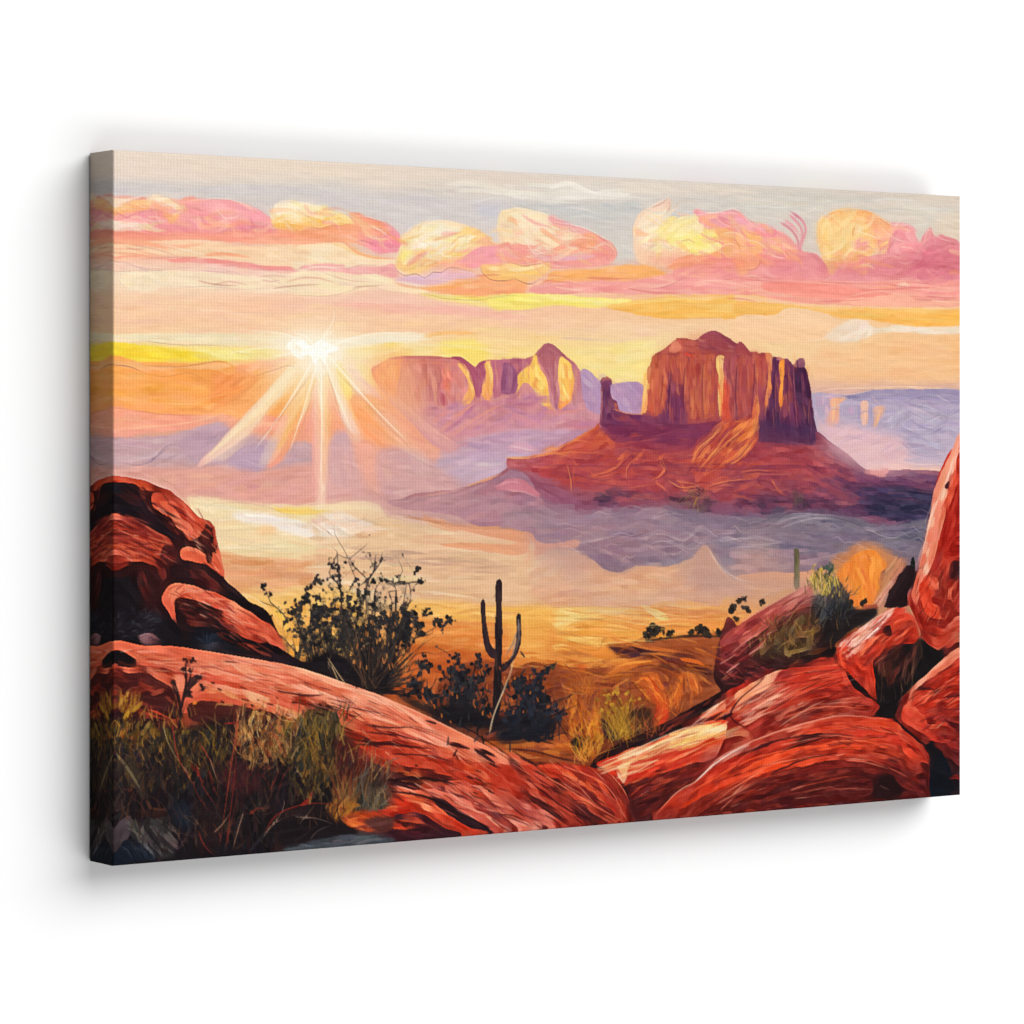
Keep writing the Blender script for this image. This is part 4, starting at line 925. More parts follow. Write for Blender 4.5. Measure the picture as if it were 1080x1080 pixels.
# lit gully on the right of the skirt
P([910,510, 940,520, 1050,490, 1075,520, 1080,600, 1000,700, 930,730, 830,830, 780,790, 760,700, 790,610, 850,560], "b8523c", "a84a44", tex=(-45, 12, 40, 3))
F([800,600, 920,520, 1060,510, 1060,620, 960,720, 770,710], 60, 110, 14, -42, ["e07840", "d06038", "f09448", "b04838", "8a3844", "c8583c"], al=.8, va=10)
for q, w, c in (([920,510, 860,570, 790,640, 765,705], 14, "e88448"), ([1055,490, 960,590, 870,680, 770,710], 12, "f09c50"), ([1060,520, 980,620, 900,690], 10, "f4a858"), ([1050,600, 960,640, 930,720], 12, "ee9650"), ([1040,620, 1000,680, 940,725], 8, "f2a860"),
                ([910,540, 840,620, 800,690], 8, "f0a054"), ([1000,540, 900,620, 830,700], 6, "8a3440"), ([960,590, 880,650], 6, "703044"), ([1030,560, 940,680], 6, "8c3c40"), ([830,700, 830,800], 12, "cc5c44"), ([820,835, 900,790, 980,770], 10, "e07a50"), ([1065,400, 1075,440, 1070,510, 1050,560], 10, "e88c50"), ([1080,250, 1076,420], 6, "e89c60")):
    S(q, w, c, .9)
Z(780, 360)
P([-10,470, 50,380, 80,250, 95,400, 90,470, 40,540, -10,600], "d87844", "b85444", tex=(-60, 11, 40, 3))
F([0,450, 90,340, 90,460, 0,570], 24, 90, 12, -48, ["f09c4c", "d86c3c", "e88440", "a84c40", "f0a858"], al=.85)
for q, w, c in (([80,250, 84,330, 70,400], 9, "e89858"), ([80,400, 50,450, -10,480], 12, "f0984c"), ([80,440, 40,490, -10,520], 10, "f2a452"), ([60,380, 20,430, -10,440], 8, "8a3c48"), ([60,500, 10,540], 8, "e88448")):
    S(q, w, c, .9)
# right skirt
P([90,480, 240,490, 360,490, 370,430, 440,480, 520,540, 590,600, 660,640, 760,620, 880,630, 980,655, 960,760, 900,800, 600,830, 300,830, 100,800, -20,800, -20,620, 60,560], "8a4250", "5e3c58", [200,490, 260,830], tex=(5, 10, 60, 3))
F([100,500, 360,500, 520,580, 560,640, 300,640, -10,620], 80, 120, 18, [(200,540,3), (420,520,38), (540,600,38), (100,620,2)], ["9c4650", "8a3c4c", "a85054", "743452", "944858"], al=.75, va=6)
F([0,620, 560,640, 640,760, 300,800, 0,790], 90, 120, 18, 5, ["8c4454", "7a3c54", "9c5058", "68385a", "a85a5c"], al=.7, va=8)
S([-10,592, 100,595, 260,590, 400,600, 520,610], 9, "54284c", .85); S([-10,575, 150,580, 300,580], 5, "c06850", .6); S([0,625, 120,630, 240,632], 9, "b87070", .7)
S([240,540, 330,545], 6, "6a3050", .8); S([370,435, 450,490, 520,540, 590,605], 6, "5a3454", .8); S([440,490, 510,530, 580,600], 5, "b87880", .6)
S([150,650, 185,700, 240,755], 12, "c86460", .9); S([90,640, 110,700, 80,730], 8, "64304c", .8)
F([560,620, 960,650, 940,720, 640,700], 50, 120, 18, 6, ["7c4860", "6c4060", "8c5464", "5c3a5c"], al=.7, va=5)
P([540,720, 700,690, 860,700, 940,720, 930,800, 880,850, 760,850, 660,830, 600,800, 640,760], "3c3450", "403a56", blur=3, tex=(6, 9, 60, 3))
F([560,710, 940,710, 900,850, 680,850, 600,800], 70, 140, 16, 6, ["3a324e", "463c58", "302c48", "524664"], al=.75, va=8)
P([590,620, 680,605, 720,608, 690,640, 660,640], "d88c88", blur=1); S([600,625, 700,640, 820,625], 6, "b07880", .7)
P([-10,730, 60,720, 130,700, 240,740, 380,740, 500,790, 400,820, 200,830, 60,860, -10,860], "6c4058", "5a4058", blur=3, tex=(4, 9, 50, 3))
F([0,740, 500,780, 400,820, 0,850], 70, 90, 14, 8, ["74445a", "503850", "8a4c5c", "5c3c58", "3e3048"], al=.75, va=15)
for q in ([430,750, 470,740, 500,780, 470,805], [440,780, 470,810], [490,800, 500,820]): L(q, 3, "c06c7c", .8)
F([250,700, 330,740, 320,790, 250,780], 30, 26, 10, -60, ["4c4448", "5c4c4c", "6c544c", "3c3844"], al=.85, va=35)
Z(560, 330)
F([640,880, 760,850, 900,880, 860,950, 700,950], 50, 70, 18, 5, ["4c3c54", "5e4458", "3e344c", "6c4c58"], al=.75, va=20)
F([740,840, 840,830, 850,940, 740,950], 46, 40, 8, -70, ["4a4440", "5c5048", "6c5c40", "3c3844", "8a6c3c"], al=.85, va=35)
S([790,900, 800,940], 8, "b88c3c", .9); S([770,930, 805,945], 6, "a07c3c", .8)
P([300,890, 360,840, 420,830, 500,860, 560,880, 540,915, 400,915, 320,910], "5c4058", blur=2, tex=(0, 9, 30, 3)); F([310,850, 540,860, 530,910, 320,905], 24, 80, 14, -8, ["4c3850", "6c4858", "5a3c54"], al=.8)
S([310,890, 380,850, 370,890], 8, "3c3048", .8); S([990,890, 995,930], 5, "28243c", .85)
F([860,770, 1080,760, 1080,900, 860,880], 46, 110, 16, -8, ["9c4c50", "b05a50", "7c3c50", "c06854", "64344c"], al=.75, va=14)
F([560,850, 640,850, 640,920, 480,930, 240,900], 30, 110, 18, 8, ["8a4a5c", "7c4860", "944c58"], al=.6)
Z(340, 330)
# long foot of the slope, left
P([300,895, 400,880, 520,860, 620,850, 740,810, 860,770, 900,740, 960,760, 1040,860, 1100,900, 1200,920, 1100,1020, 940,1030, 760,1020, 620,960, 480,940, 380,930], "a87880", "986e80", [600,860, 800,1020], tex=(-8, 8, 60, 3))
F([400,900, 860,790, 1050,900, 1080,1000, 760,1010, 480,930], 80, 130, 20, -5, ["a87078", "9c6c7c", "b4808a", "8e6478", "a87884"], al=.6, va=15)
P([820,830, 880,790, 940,785, 980,810, 1040,870, 960,850, 880,850], "c8808c", "b8707c", tex=(10, 8, 40, 3)); S([840,820, 900,800, 960,815], 12, "d4949c", .7); S([870,840, 960,850, 1050,890], 10, "dcaaa8", .7)
S([400,895, 540,860, 640,850, 740,815, 850,770], 8, "d08a7c", .85); S([680,825, 760,795, 850,765], 9, "e8a068", .9); S([320,890, 460,880, 600,860, 700,830, 860,775], 5, "604a60", .85)
S([870,740, 960,750, 1060,740], 6, "6c3c50", .7); P([880,690, 960,690, 1080,680, 1080,745, 900,740], "a84448", tex=(0, 9, 40, 3)); S([870,685, 960,688, 1080,670], 10, "e8964c", .95)
F([890,700, 1080,690, 1080,780, 960,760], 24, 90, 16, 5, ["a84248", "b44c4a", "983c4c"], al=.75)
for q in ([400,930, 430,900, 520,880], [620,940, 640,900, 690,890], [610,940, 660,945, 690,990, 760,1015], [900,960, 930,940, 1000,950, 1080,990], [960,920, 1000,930], [840,860, 850,930]): L(q, 3, rnd.choice(["d8b0b4", "d4a8b0", "5c4460"]), .75)

# ---- the misty plain
Z(560, 520)
P([-100,80, 100,70, 240,95, 440,90, 560,60, 640,60, 760,90, 960,120, 1240,120, 1500,150, 1620,200, 1600,330, 1400,360, 1200,380, 1000,390, 900,360, 840,280, 760,310, 640,340, 520,345, 420,380, 340,370, 280,310, 200,265, 100,260, 40,235, -60,220, -140,160], "967684", "8a727f", [400,80, 420,360], blur=2, tex=(2, 8, 70, 3))
F([-60,90, 560,80, 640,220, 400,350, 100,240, -60,200], 90, 150, 22, [(0,150,10), (300,200,-8), (500,120,-15), (360,300,15)], ["987682", "8e7080", "a07c84", "867084", "a8848a"], al=.6, va=10)
F([600,80, 1080,120, 1080,350, 900,330, 700,300], 90, 150, 18, 3, ["8a7280", "7e6e80", "967a84", "74687c", "a08490"], al=.6, va=8)
P([640,60, 760,90, 900,110, 1080,100, 1080,180, 900,170, 760,140, 660,110], "6c6074", blur=3, al=.8)
P([860,220, 960,210, 1080,215, 1080,270, 980,280, 880,260], "7c7484", blur=2, al=.7); P([880,310, 1000,300, 1080,330, 1080,390, 980,390, 920,360], "7a7488", blur=3, al=.8)
P([540,320, 640,320, 740,290, 780,260, 770,310, 660,350, 560,350], "847888", blur=2, al=.8)
for q, c in (([490,215, 600,210, 680,225, 740,180, 800,215], "dcc0b8"), ([500,240, 560,250, 620,280, 700,285, 760,240, 830,220], "e0c0b4"), ([560,250, 640,255, 720,240, 770,190], "cfb0ac"), ([830,250, 800,230, 760,190, 700,200], "e4ccc0"),
             ([870,200, 960,190, 1080,195], "d8ccd0"), ([860,215, 960,235, 1080,240], "c8bcc4"), ([900,210, 1000,220, 1080,222], "dcd4d4"), ([450,110, 540,85, 620,70, 660,90], "c8a8b0"), ([60,215, 200,230, 320,220, 430,190], "d8a8a0"),
             ([0,80, 60,110, 160,130], "c89ca4"), ([-20,40, 60,60, 120,95, 240,110], "d8b0b0"), ([1000,180, 1080,150], "b0a4b0"), ([280,140, 340,190], "bc9ca4"), ([130,230, 160,190], "c8a4a4"), ([620,290, 700,290, 740,260], "e8ccc0")):
    S(q, 3, c, .75, br=0, j=.6); S([(q[i] + 3 * ((i % 2) * 2 - 1) * 2) for i in range(len(q))], 2.4, c, .6, br=0, j=.8)
for q in ([120,265, 220,260, 300,310, 340,350, 420,375, 520,330], [280,320, 330,370, 420,390, 500,360], [510,190, 520,170, 600,150], [420,250, 380,310], [780,260, 740,310, 640,350]):
    L(q, 3, "665868", .65)
P([-60,200, 0,190, 40,240, 120,255, 200,225, 240,235, 200,260, 100,265, 30,310, -20,330, -60,300], "dc9878", "d89a84", tex=(5, 8, 40, 3)); S([-40,240, 20,270, 20,310], 20, "e49468", .8); S([20,250, 120,245, 200,228], 12, "e0987c", .8)
P([100,300, 200,290, 290,320, 340,370, 440,390, 560,350, 700,350, 780,300, 820,250, 850,270, 900,350, 980,440, 1080,480, 1080,540, 860,530, 640,530, 400,540, 100,540, -20,540, -20,400], "d4a488", "dca078", [400,320, 420,540], blur=2, tex=(4, 7, 70, 3))
F([0,380, 280,330, 420,400, 780,330, 860,320, 960,460, 860,520, 400,530, 0,530], 100, 160, 22, [(200,400,-5), (600,420,3), (820,350,-50), (930,420,45)], ["d8a88c", "cc9c84", "deb090", "d49c7c", "e2b898"], al=.55, va=8)
P([780,320, 830,250, 870,310, 900,380, 960,450, 800,460], "cc9278", blur=4, al=.7)
S([850,270, 900,360, 980,440, 1080,480], 16, "e0ac8c", .8); S([860,300, 930,400, 1000,450], 6, "ecc0a0", .7)
F([0,300, 160,300, 140,380, 0,440], 30, 90, 16, -25, ["e0c0a4", "d4ac94", "e8c8a8", "c8a08c"], al=.65, va=15)
for q in ([40,380, 120,360, 160,310], [20,360, 110,340, 155,305], [0,400, 100,400, 180,330]): L(q, 3, "a88880", .6)
F([200,420, 640,440, 860,480, 640,520, 200,520], 40, 150, 14, 3, ["e4b48c", "dea884", "ecbf94", "d89c78"], al=.6, va=5)
# gold plain
P([-100,550, 120,545, 300,540, 480,545, 560,540, 640,520, 760,520, 880,540, 920,500, 980,490, 1100,480, 1240,400, 1300,440, 1100,600, 940,690, 640,700, 560,720, 460,780, 300,800, 100,780, -100,790], "eaae5c", "e28c40", [300,545, 320,780], tex=(3, 11, 70, 3))
F([-60,555, 500,550, 620,600, 520,700, 300,740, -60,760], 110, 160, 16, 2, ["eebc68", "e8a454", "f0c878", "e29848", "ecb05c", "d88c48"], al=.65, va=5)
F([560,540, 900,550, 1060,510, 940,660, 560,690], 70, 150, 16, 0, ["e8984a", "e08a40", "eca858", "d87c3c", "f0b468"], al=.65, va=5)
P([0,565, 130,548, 300,545, 480,548, 420,580, 280,600, 130,650, 20,640], "ecc87c", blur=3, al=.8); F([20,560, 460,550, 300,600, 100,640], 30, 130, 14, -4, ["f0d48c", "ecc478", "f2dc9c"], al=.6)
P([520,540, 580,545, 660,595, 610,605, 570,575], "f2dc84", tex=(35, 9, 30, 3)); S([540,550, 590,580, 630,600], 12, "f4e49c", .8)
S([640,530, 760,545, 860,540], 14, "f0c47c", .7); S([900,530, 930,500, 1000,490], 10, "f0b878", .8); S([690,490, 780,515, 880,525], 7, "a87468", .6)
for q in ([0,548, 140,545, 300,540, 420,548, 540,542, 600,555, 655,590], [150,660, 220,610, 340,600, 480,560], [0,690, 100,700, 200,730, 320,750, 350,690, 440,710, 520,715], [0,655, 120,665, 240,660], [330,740, 345,705, 360,690]):
    L(q, 3.2, "7a5a40", .65)
for q in ([200,640, 360,640, 500,660], [100,720, 240,770, 400,790], [400,600, 560,630, 700,620], [260,680, 420,690, 520,680], [650,560, 800,570, 940,560], [240,760, 340,800, 470,790]):
    S(q, 7, rnd.choice(["f2cc84", "f4b860", "c87c3c"]), .7)
Z(110, 490)
P([380,165, 480,155, 640,175, 900,200, 1300,190, 1300,480, 900,470, 700,460, 560,430, 520,300], "f0dcb4", "ecd0a4", [700,180, 700,450], blur=3, tex=(2, 7, 80, 3))
F([400,170, 1200,210, 1200,450, 560,420, 520,300], 110, 170, 16, 2, ["f2e0bc", "ecd4a8", "f0d8b0", "eacca4", "f4e6c8", "e8d0b0"], al=.6, va=5)
P([600,235, 680,225, 800,240, 900,270, 1080,300, 1180,340, 1080,370, 900,330, 760,290, 660,275], "f2e8de", blur=2); F([620,235, 800,245, 1100,310, 1080,350, 800,290], 40, 110, 14, 9, ["f4ece4", "ece0d8", "f2e4d4", "e8d8cc"], al=.75, va=5)
P([800,205, 900,205, 1080,215, 1080,232, 960,240, 860,232], "f2cc6c", "f0d48c", [800,220, 1080,225], blur=1, tex=(2, 10, 50, 3))
P([720,310, 770,285, 820,300, 800,330, 740,330], "f0c898", blur=2, al=.8)
for q in ([545,310, 500,240, 482,205, 520,185, 640,182, 760,200, 860,232, 980,238, 1080,230], [530,340, 600,370, 700,385, 860,375, 1000,385], [560,400, 620,430, 800,455, 1080,458]):
    L(q, 2.8, "a8906c", .7)
for q in ([560,350, 700,375, 900,370], [600,400, 800,420, 1000,420], [580,380, 760,400, 960,395]): L(q, 2.6, "d4b080", .7)
P([540,420, 620,430, 760,455, 900,460, 1300,470, 1300,560, 1100,590, 900,600, 640,620, 580,560], "dd9c70", "e0a87c", blur=2, tex=(3, 8, 80, 3))
F([560,430, 1080,465, 1080,580, 640,610], 80, 160, 20, 3, ["de9c6e", "d89468", "e2a87c", "e0b088", "d89c78"], al=.6, va=4)
F([640,590, 1200,560, 1200,680, 700,680], 60, 150, 16, 3, ["ecc890", "e8b87c", "f0d4a4", "e4ac74"], al=.65, va=5)
P([660,620, 800,620, 1200,610, 1200,920, 860,930, 800,780], "edbf74", "e4a04c", [900,620, 900,900], blur=4, tex=(30, 9, 60, 3))
F([740,680, 1200,640, 1200,900, 880,920, 820,780], 70, 110, 20, [(780,700,55), (900,800,50), (1100,760,5)], ["efc46c", "e8b058", "e49c48", "f0cc84", "dc9448"], al=.65)
S([800,690, 850,740, 860,800], 26, "f2c860", .7); S([640,610, 720,640, 780,690], 10, "f2d4a0", .7)
Z(340, 520)
P([-40,170, -100,165, 0,100, 120,85, 260,95, 420,130, 620,155, 760,170, 900,170, 980,210, 1010,250, 1000,310, 1000,360, 960,340, 1000,480, 1080,545, 900,550, 700,560, 480,540, 340,520, 100,440, -60,420, -40,400], "e4c4a0", "dcb088", [400,120, 420,540], blur=2, tex=(2, 8, 80, 3))
F([-60,180, 120,110, 620,180, 960,300, 960,520, 500,530, -60,420], 150, 170, 14, 2, ["e8ccaa", "dcb894", "e4bc94", "d4a888", "ecd4b4", "e0b088"], al=.6, va=4)
P([480,110, 620,140, 740,160, 900,170, 980,215, 960,290, 860,290, 700,270, 560,250, 560,240, 760,240, 940,245, 800,220, 660,190, 520,160], "e09c70", "dc9878", tex=(4, 9, 60, 3))
S([400,115, 560,140, 740,165, 880,170, 960,200, 1000,250], 12, "c8885c", .85); S([460,130, 620,175, 760,200], 8, "f0c89c", .8); S([580,250, 760,255, 940,290], 20, "e4986c", .8); S([640,180, 800,215, 950,240], 12, "ecc0a0", .85)
S([960,230, 985,290, 965,350], 14, "e8a47c", .8); S([990,220, 1010,260, 990,310], 6, "f0b898", .8)
P([-20,110, 80,95, 160,120, 200,150, 140,200, 20,210, -20,190], "ecdccc", blur=2); F([-40,110, 160,110, 300,170, 100,210, -40,190], 36, 110, 18, 8, ["f0e4d4", "e8d4c0", "f2e8dc", "ecc8b0"], al=.65, va=12)
for q in ([220,150, 300,115, 420,140, 520,165], [100,110, 120,130, 180,130, 220,90], [300,100, 420,110, 560,150], [640,85, 700,145, 760,160]): L(q, 3, "9a7468", .65)
F([100,230, 900,320, 900,400, 200,330], 50, 170, 10, 2, ["a88878", "c09c84", "d8b494", "b89080"], al=.55, va=3)
F([120,330, 940,400, 940,470, 160,420], 50, 170, 10, 1, ["ecd0a4", "e0bc90", "f0d8b0", "d0a888"], al=.6, va=3)
P([780,400, 930,420, 990,500, 1000,530, 860,530, 760,480], "e4bc98", blur=4, al=.7)
P([420,520, 620,520, 860,540, 1080,545, 1080,620, 860,640, 600,600, 430,570], "ecbc68", "e8a458", blur=3, tex=(1, 9, 70, 3)); F([430,525, 1080,550, 1080,620, 500,580], 40, 150, 12, 2, ["f0c878", "e8b060", "ecbc74", "dca060"], al=.65, va=3)
P([330,560, 480,590, 620,610, 860,640, 1080,620, 1080,770, 900,800, 700,760, 480,700, 300,640], "e09650", "d87c40", [600,600, 600,770], blur=3, tex=(2, 9, 70, 3))
F([440,600, 1080,640, 1080,760, 600,740], 70, 150, 14, 2, ["e49c54", "da8444", "e8a864", "d07c44"], al=.6, va=4)
P([900,570, 1080,560, 1080,760, 960,780, 900,700], "ecb45c", blur=6, al=.6)
P([400,720, 560,720, 760,760, 1000,800, 1080,770, 1200,900, 1100,1080, 500,1080, 300,960, 300,800], "c06430", "a8542c", [600,740, 600,1040], blur=4, tex=(0, 9, 60, 3))
F([400,740, 1060,800, 1060,1060, 500,1060], 90, 140, 20, -3, ["c8692f", "b85c30", "c87438", "a85030", "d07c3c"], al=.6, va=8)
S([720,820, 860,830, 900,810], 8, "e8945c", .6); S([430,900, 600,930, 700,940], 6, "9a6048", .5); S([480,770, 640,740], 6, "e0a058", .5)
for q in ([700,560, 900,570, 1080,545], [760,540, 1080,545], [720,640, 900,650, 1080,640]): L(q, 3, "a8744c", .6)
Z(780, 520)
# stormy lilac on the right
P([-10,170, 100,120, 240,90, 400,95, 560,120, 660,150, 800,150, 900,130, 880,250, 850,350, 700,330, 640,250, 560,240, 480,300, 440,330, 300,360, 200,370, 60,390, -10,390], "6e6674", "86707c", [300,120, 280,380], blur=2, tex=(3, 8, 70, 3))
F([0,150, 540,120, 880,170, 860,290, 640,250, 460,290, 0,280], 90, 160, 18, 4, ["706a7a", "645f70", "7c707c", "58566a", "86788a"], al=.6, va=8)
F([-10,250, 460,290, 400,350, 0,390], 50, 150, 16, 2, ["947884", "88707e", "a0848c", "b8949a"], al=.6, va=5)
for q, w, c in (([150,160, 240,105, 340,100, 440,115], 9, "b8aeb8"), ([180,150, 260,120, 380,120, 500,130], 7, "d0c8cc"), ([200,165, 300,130, 380,140], 6, "8a8490"), ([0,190, 70,190], 7, "dcccd0"), ([0,215, 60,230, 120,250], 8, "c8b8c0"), ([0,240, 100,245], 6, "d0bcc0"), ([70,270, 130,285], 6, "d4bcc0"),
                ([250,330, 380,310, 510,280], 9, "c8a8a8"), ([280,350, 440,310, 520,270], 6, "d8b8b0"), ([640,130, 720,150, 800,130, 900,125], 5, "948c9c"), ([620,230, 700,250, 780,280, 830,255], 6, "a89ca8"), ([640,250, 760,235, 800,215], 5, "908898"), ([0,300, 120,310, 260,300], 8, "a88c94"), ([540,240, 560,230, 700,260], 5, "b0a0a8")):
    S(q, w * .5, c, .8, br=0, j=.6); S([v + 5 for v in q], w * .4, c, .55, br=0, j=.8)
L([440,110, 540,140, 600,180, 635,190], 6, "343448", .8); S([0,160, 80,150, 160,120], 8, "443e54", .8); L([560,160, 640,170, 655,200], 3, "908c9c", .7)
P([-10,400, 60,385, 160,375, 260,380, 400,365, 440,380, 440,470, 250,460, 120,500, 0,520, -10,480], "d09474", "dca070", tex=(2, 8, 60, 3)); S([0,430, 100,470, 250,450], 14, "e8b080", .8); S([-10,410, 80,455, 200,460], 8, "ecbc90", .7)
F([-10,480, 200,450, 120,520, 0,600], 26, 100, 14, -5, ["e89c50", "ecac60", "e08c44"], al=.75)
soften(1, .3)
Z(560, 330)
P([580,215, 690,130, 840,88, 1000,160, 1130,220, 1100,490, 900,520, 560,490, 560,300], "cc6050", al=.34, blur=6, tex=None)
P([0,690, 330,540, 900,540, 1300,600, 1400,800, 900,900, 500,880, 100,800], "c4544c", al=.34, blur=10, tex=None)
F([590,200, 1080,200, 1080,480, 560,480], 50, 100, 6, 87, ["d87a54", "7a3440", "c8603f", "e09060", "5c2c44", "b85a4c"], al=.7, va=5)
F([-60,690, 330,560, 900,560, 1080,620, 1080,860, 500,860, 0,800], 70, 100, 6, [(100,660,-25), (600,700,3), (900,650,-35)], ["d8704c", "7a3044", "c85c48", "e08858", "64283f", "b04c4c"], al=.65, va=14)
Z(340, 330)
P([230,270, 380,215, 420,400, 640,620, 560,680, 330,480, 260,360], "f0a880", al=.38, blur=12, tex=None)
P([0,600, 260,600, 640,800, 600,880, 300,890, 0,880], "e4b4a4", al=.3, blur=12, tex=None)
F([380,215, 1240,230, 1240,440, 460,430], 40, 80, 6, 84, ["e8a088", "a05868", "f0c088", "b86870", "dc8878"], al=.6, va=8)
# etched highlights round the clouds
Z(0, 0, 1)
for q in ([122,212, 150,206, 175,206, 195,218], [195,212, 230,208, 262,216, 284,232], [286,236, 290,216, 304,210, 330,214], [330,215, 360,222, 378,232], [372,226, 395,230, 415,242, 421,256], [424,252, 432,240, 446,234, 470,232, 494,238, 512,252],
          [532,222, 548,218, 570,224], [580,232, 610,238, 640,252, 650,268], [668,248, 672,228, 690,214, 706,206], [704,234, 730,228, 742,240], [735,222, 752,224, 775,220, 800,238, 822,240], [862,246, 866,232, 880,222, 912,220, 925,226], [925,226, 942,236, 960,238, 970,256], [972,262, 980,240, 990,248, 1010,256]):
    S([v + rnd.uniform(-.6, .6) for v in q], 1.2, rnd.choice(["f8ead8", "f6dccc", "faf0e0"]), .5, br=0, j=1.2)
    S([v + rnd.uniform(1, 2.4) for v in q], .9, rnd.choice(["c87c80", "f4c4b0", "b88088"]), .3, br=0, j=1.4)
for poly, an, pal in (([125,215, 200,212, 285,235, 280,245, 130,240], 14, ["f8c4b0", "e88c98", "f6b8a8", "ee98a4"]), ([288,215, 340,215, 375,232, 330,240, 292,238], 8, ["f8e8c0", "f2c060", "f6d890", "fbf2da"]), ([424,240, 460,232, 510,250, 480,275, 430,282], -25, ["faf2dc", "f4d488", "f6e6a8", "f0c878"]),
                      ([534,222, 600,240, 645,262, 560,280, 532,260], 10, ["f6e4c4", "f4b49c", "f0a890", "f8d8b8"]), ([670,240, 700,215, 750,235, 760,262, 690,270], -40, ["f8e8c8", "f6e890", "f4d8a8", "fbf0b8"]), ([740,225, 820,240, 850,270, 760,280], 25, ["f4b4a4", "f2a070", "ee9098", "f6bc88"]),
                      ([864,225, 920,222, 945,250, 910,285, 870,275], -60, ["f8d494", "f2aa68", "f6c080", "f8e0b0"]), ([930,235, 1010,255, 1010,295, 900,290], -20, ["e08c94", "f0a8a8", "d87888", "ee9c9c"])):
    F(poly, 26, 26, 5, an, pal, al=.55, va=22, curve=.25, br=14)
    F(poly, 26, 20, 2, an, pal, al=.6, va=30, curve=.35)
for q, c_ in (([288,222, 300,212, 330,212, 340,222, 310,230], "faf2dc"), ([430,252, 440,238, 460,234, 480,242, 450,262], "fbf4e0"), ([536,228, 552,222, 580,230, 560,246], "f9ecd2"), ([674,240, 690,220, 704,216, 690,250], "fbf0dc"), ([706,240, 740,248, 752,262, 720,262], "faf0a0"),
              ([866,236, 880,226, 905,226, 880,262], "f9dca0"), ([150,212, 175,206, 190,220], "faeccc"), ([200,216, 240,214, 262,226, 230,232], "f6b8b0")):
    P(q, c_, al=.5, blur=4, tex=(-20, 9, 30, 3))
for q, c_ in (([130,238, 200,240, 280,238, 270,246, 140,246], "e8847c"), ([290,240, 340,236, 375,240, 330,250], "ee9468"), ([430,272, 480,274, 520,270, 480,284], "e89084"), ([540,262, 600,268, 645,262, 600,280], "e88c80"), ([680,272, 760,268, 850,272, 760,284], "e48478"),
              ([870,276, 930,274, 1010,270, 1010,290, 880,290], "d0707c"), ([960,262, 1010,260, 1010,285, 970,285], "cc6c7c")):
    P(q, c_, al=.4, blur=4, tex=(2, 8, 40, 3))
# veils of mist over the plain
for q, c_, al in (([560,600, 640,640, 760,600, 800,560, 830,600, 880,640, 800,650, 640,650], "caa090", .45), ([440,560, 560,575, 620,600, 560,630, 440,610], "e0b898", .4), ([600,545, 720,540, 840,550, 940,560, 820,575, 680,565], "9c8490", .4), ([380,520, 470,500, 560,540, 520,560, 420,545], "c09a9c", .4), ([860,480, 920,470, 1000,490, 940,500], "e0bcc0", .5), ([420,470, 520,480, 600,470, 540,500, 440,500], "c4a4b0", .35)):
    P(q, c_, al=al, blur=11, tex=(3, 8, 70, 3))
bristle_finish(.085, .4, .7, flat=3.0)
# the glare of the low sun
P([250,372, 270,345, 320,325, 372,340, 400,372, 385,410, 335,430, 280,415], "f8dcb4", al=.24, blur=22, tex=None)
P([285,370, 300,350, 330,342, 362,352, 376,374, 360,396, 330,404, 300,394], "fbf0dc", al=.34, blur=13, tex=None)
P([308,362, 322,354, 342,355, 356,366, 346,382, 326,384], "fdfdf4", al=.6, blur=6, tex=None)
P([302,362, 314,356, 330,360, 344,357, 356,364, 349,374, 340,372, 336,392, 328,374, 318,378, 308,372], "fbfdf8", al=.95, blur=1, j=1, tex=None)
for q, al in (([318,378, 326,384, 250,474, 224,486, 218,480], .34), ([326,384, 332,386, 296,474, 278,490, 276,480], .34), ([332,386, 342,386, 344,520, 332,524], .36), ([340,384, 348,382, 380,455, 376,466, 366,456], .34), ([348,380, 354,374, 440,470, 452,492, 420,470], .2), ([352,374, 356,368, 470,462, 476,474, 440,450], .14), ([322,378, 330,382, 262,440, 200,440], .12)):
    P(q, "f9e4c4", al=al, blur=2, j=.4, tex=(60, 6, 40, 3))
for q in ([330,366, 300,352, 262,348], [336,360, 350,340, 352,326], [344,364, 390,352, 440,350], [322,368, 280,366, 240,372]): S(q, 2.4, "fbf6e4", .6, (.02, .8), br=0)
FA[0] = .95

def bush(x, y, h, spread, n, cols, r, seed, w=5, lean=0):
    """a branching desert shrub: stems fanning from (x, y), leaf dabs near their tips"""
    rr = random.Random(seed)
    for i in range(n):
        a = -90 + lean + rr.uniform(-spread, spread)
        l = h * rr.uniform(.45, 1.0) * (1 - abs(a + 90) / 220)
        px, py = x + rr.uniform(-.06, .06) * h, y
        pts = [(px, py)]
        for k in range(4):
            a += rr.uniform(-16, 16)
            px += math.cos(math.radians(a)) * l / 4; py += math.sin(math.radians(a)) * l / 4
            pts.append((px, py))
            if k > 0:
                for m in range(rr.randint(1, 3)):
                    b = a + rr.choice([-1, 1]) * rr.uniform(25, 70); e = l * rr.uniform(.1, .28)
                    qx, qy = px + math.cos(math.radians(b)) * e, py + math.sin(math.radians(b)) * e
                    S([(px, py), ((px + qx) / 2 + rr.uniform(-4, 4), (py + qy) / 2), (qx, qy)], w * .5, rr.choice(cols), .9, br=0)
                    for z in range(rr.randint(1, 3)):
                        blob(qx + rr.gauss(0, r * .9), qy + rr.gauss(0, r * .9), r * rr.uniform(.5, 1.1), cl(rr.choice(cols), rr.uniform(-6, 10)), el=1.25, an=b)
        S(pts, w * rr.uniform(.7, 1.2), rr.choice(cols), .95, (0, .7), br=0)

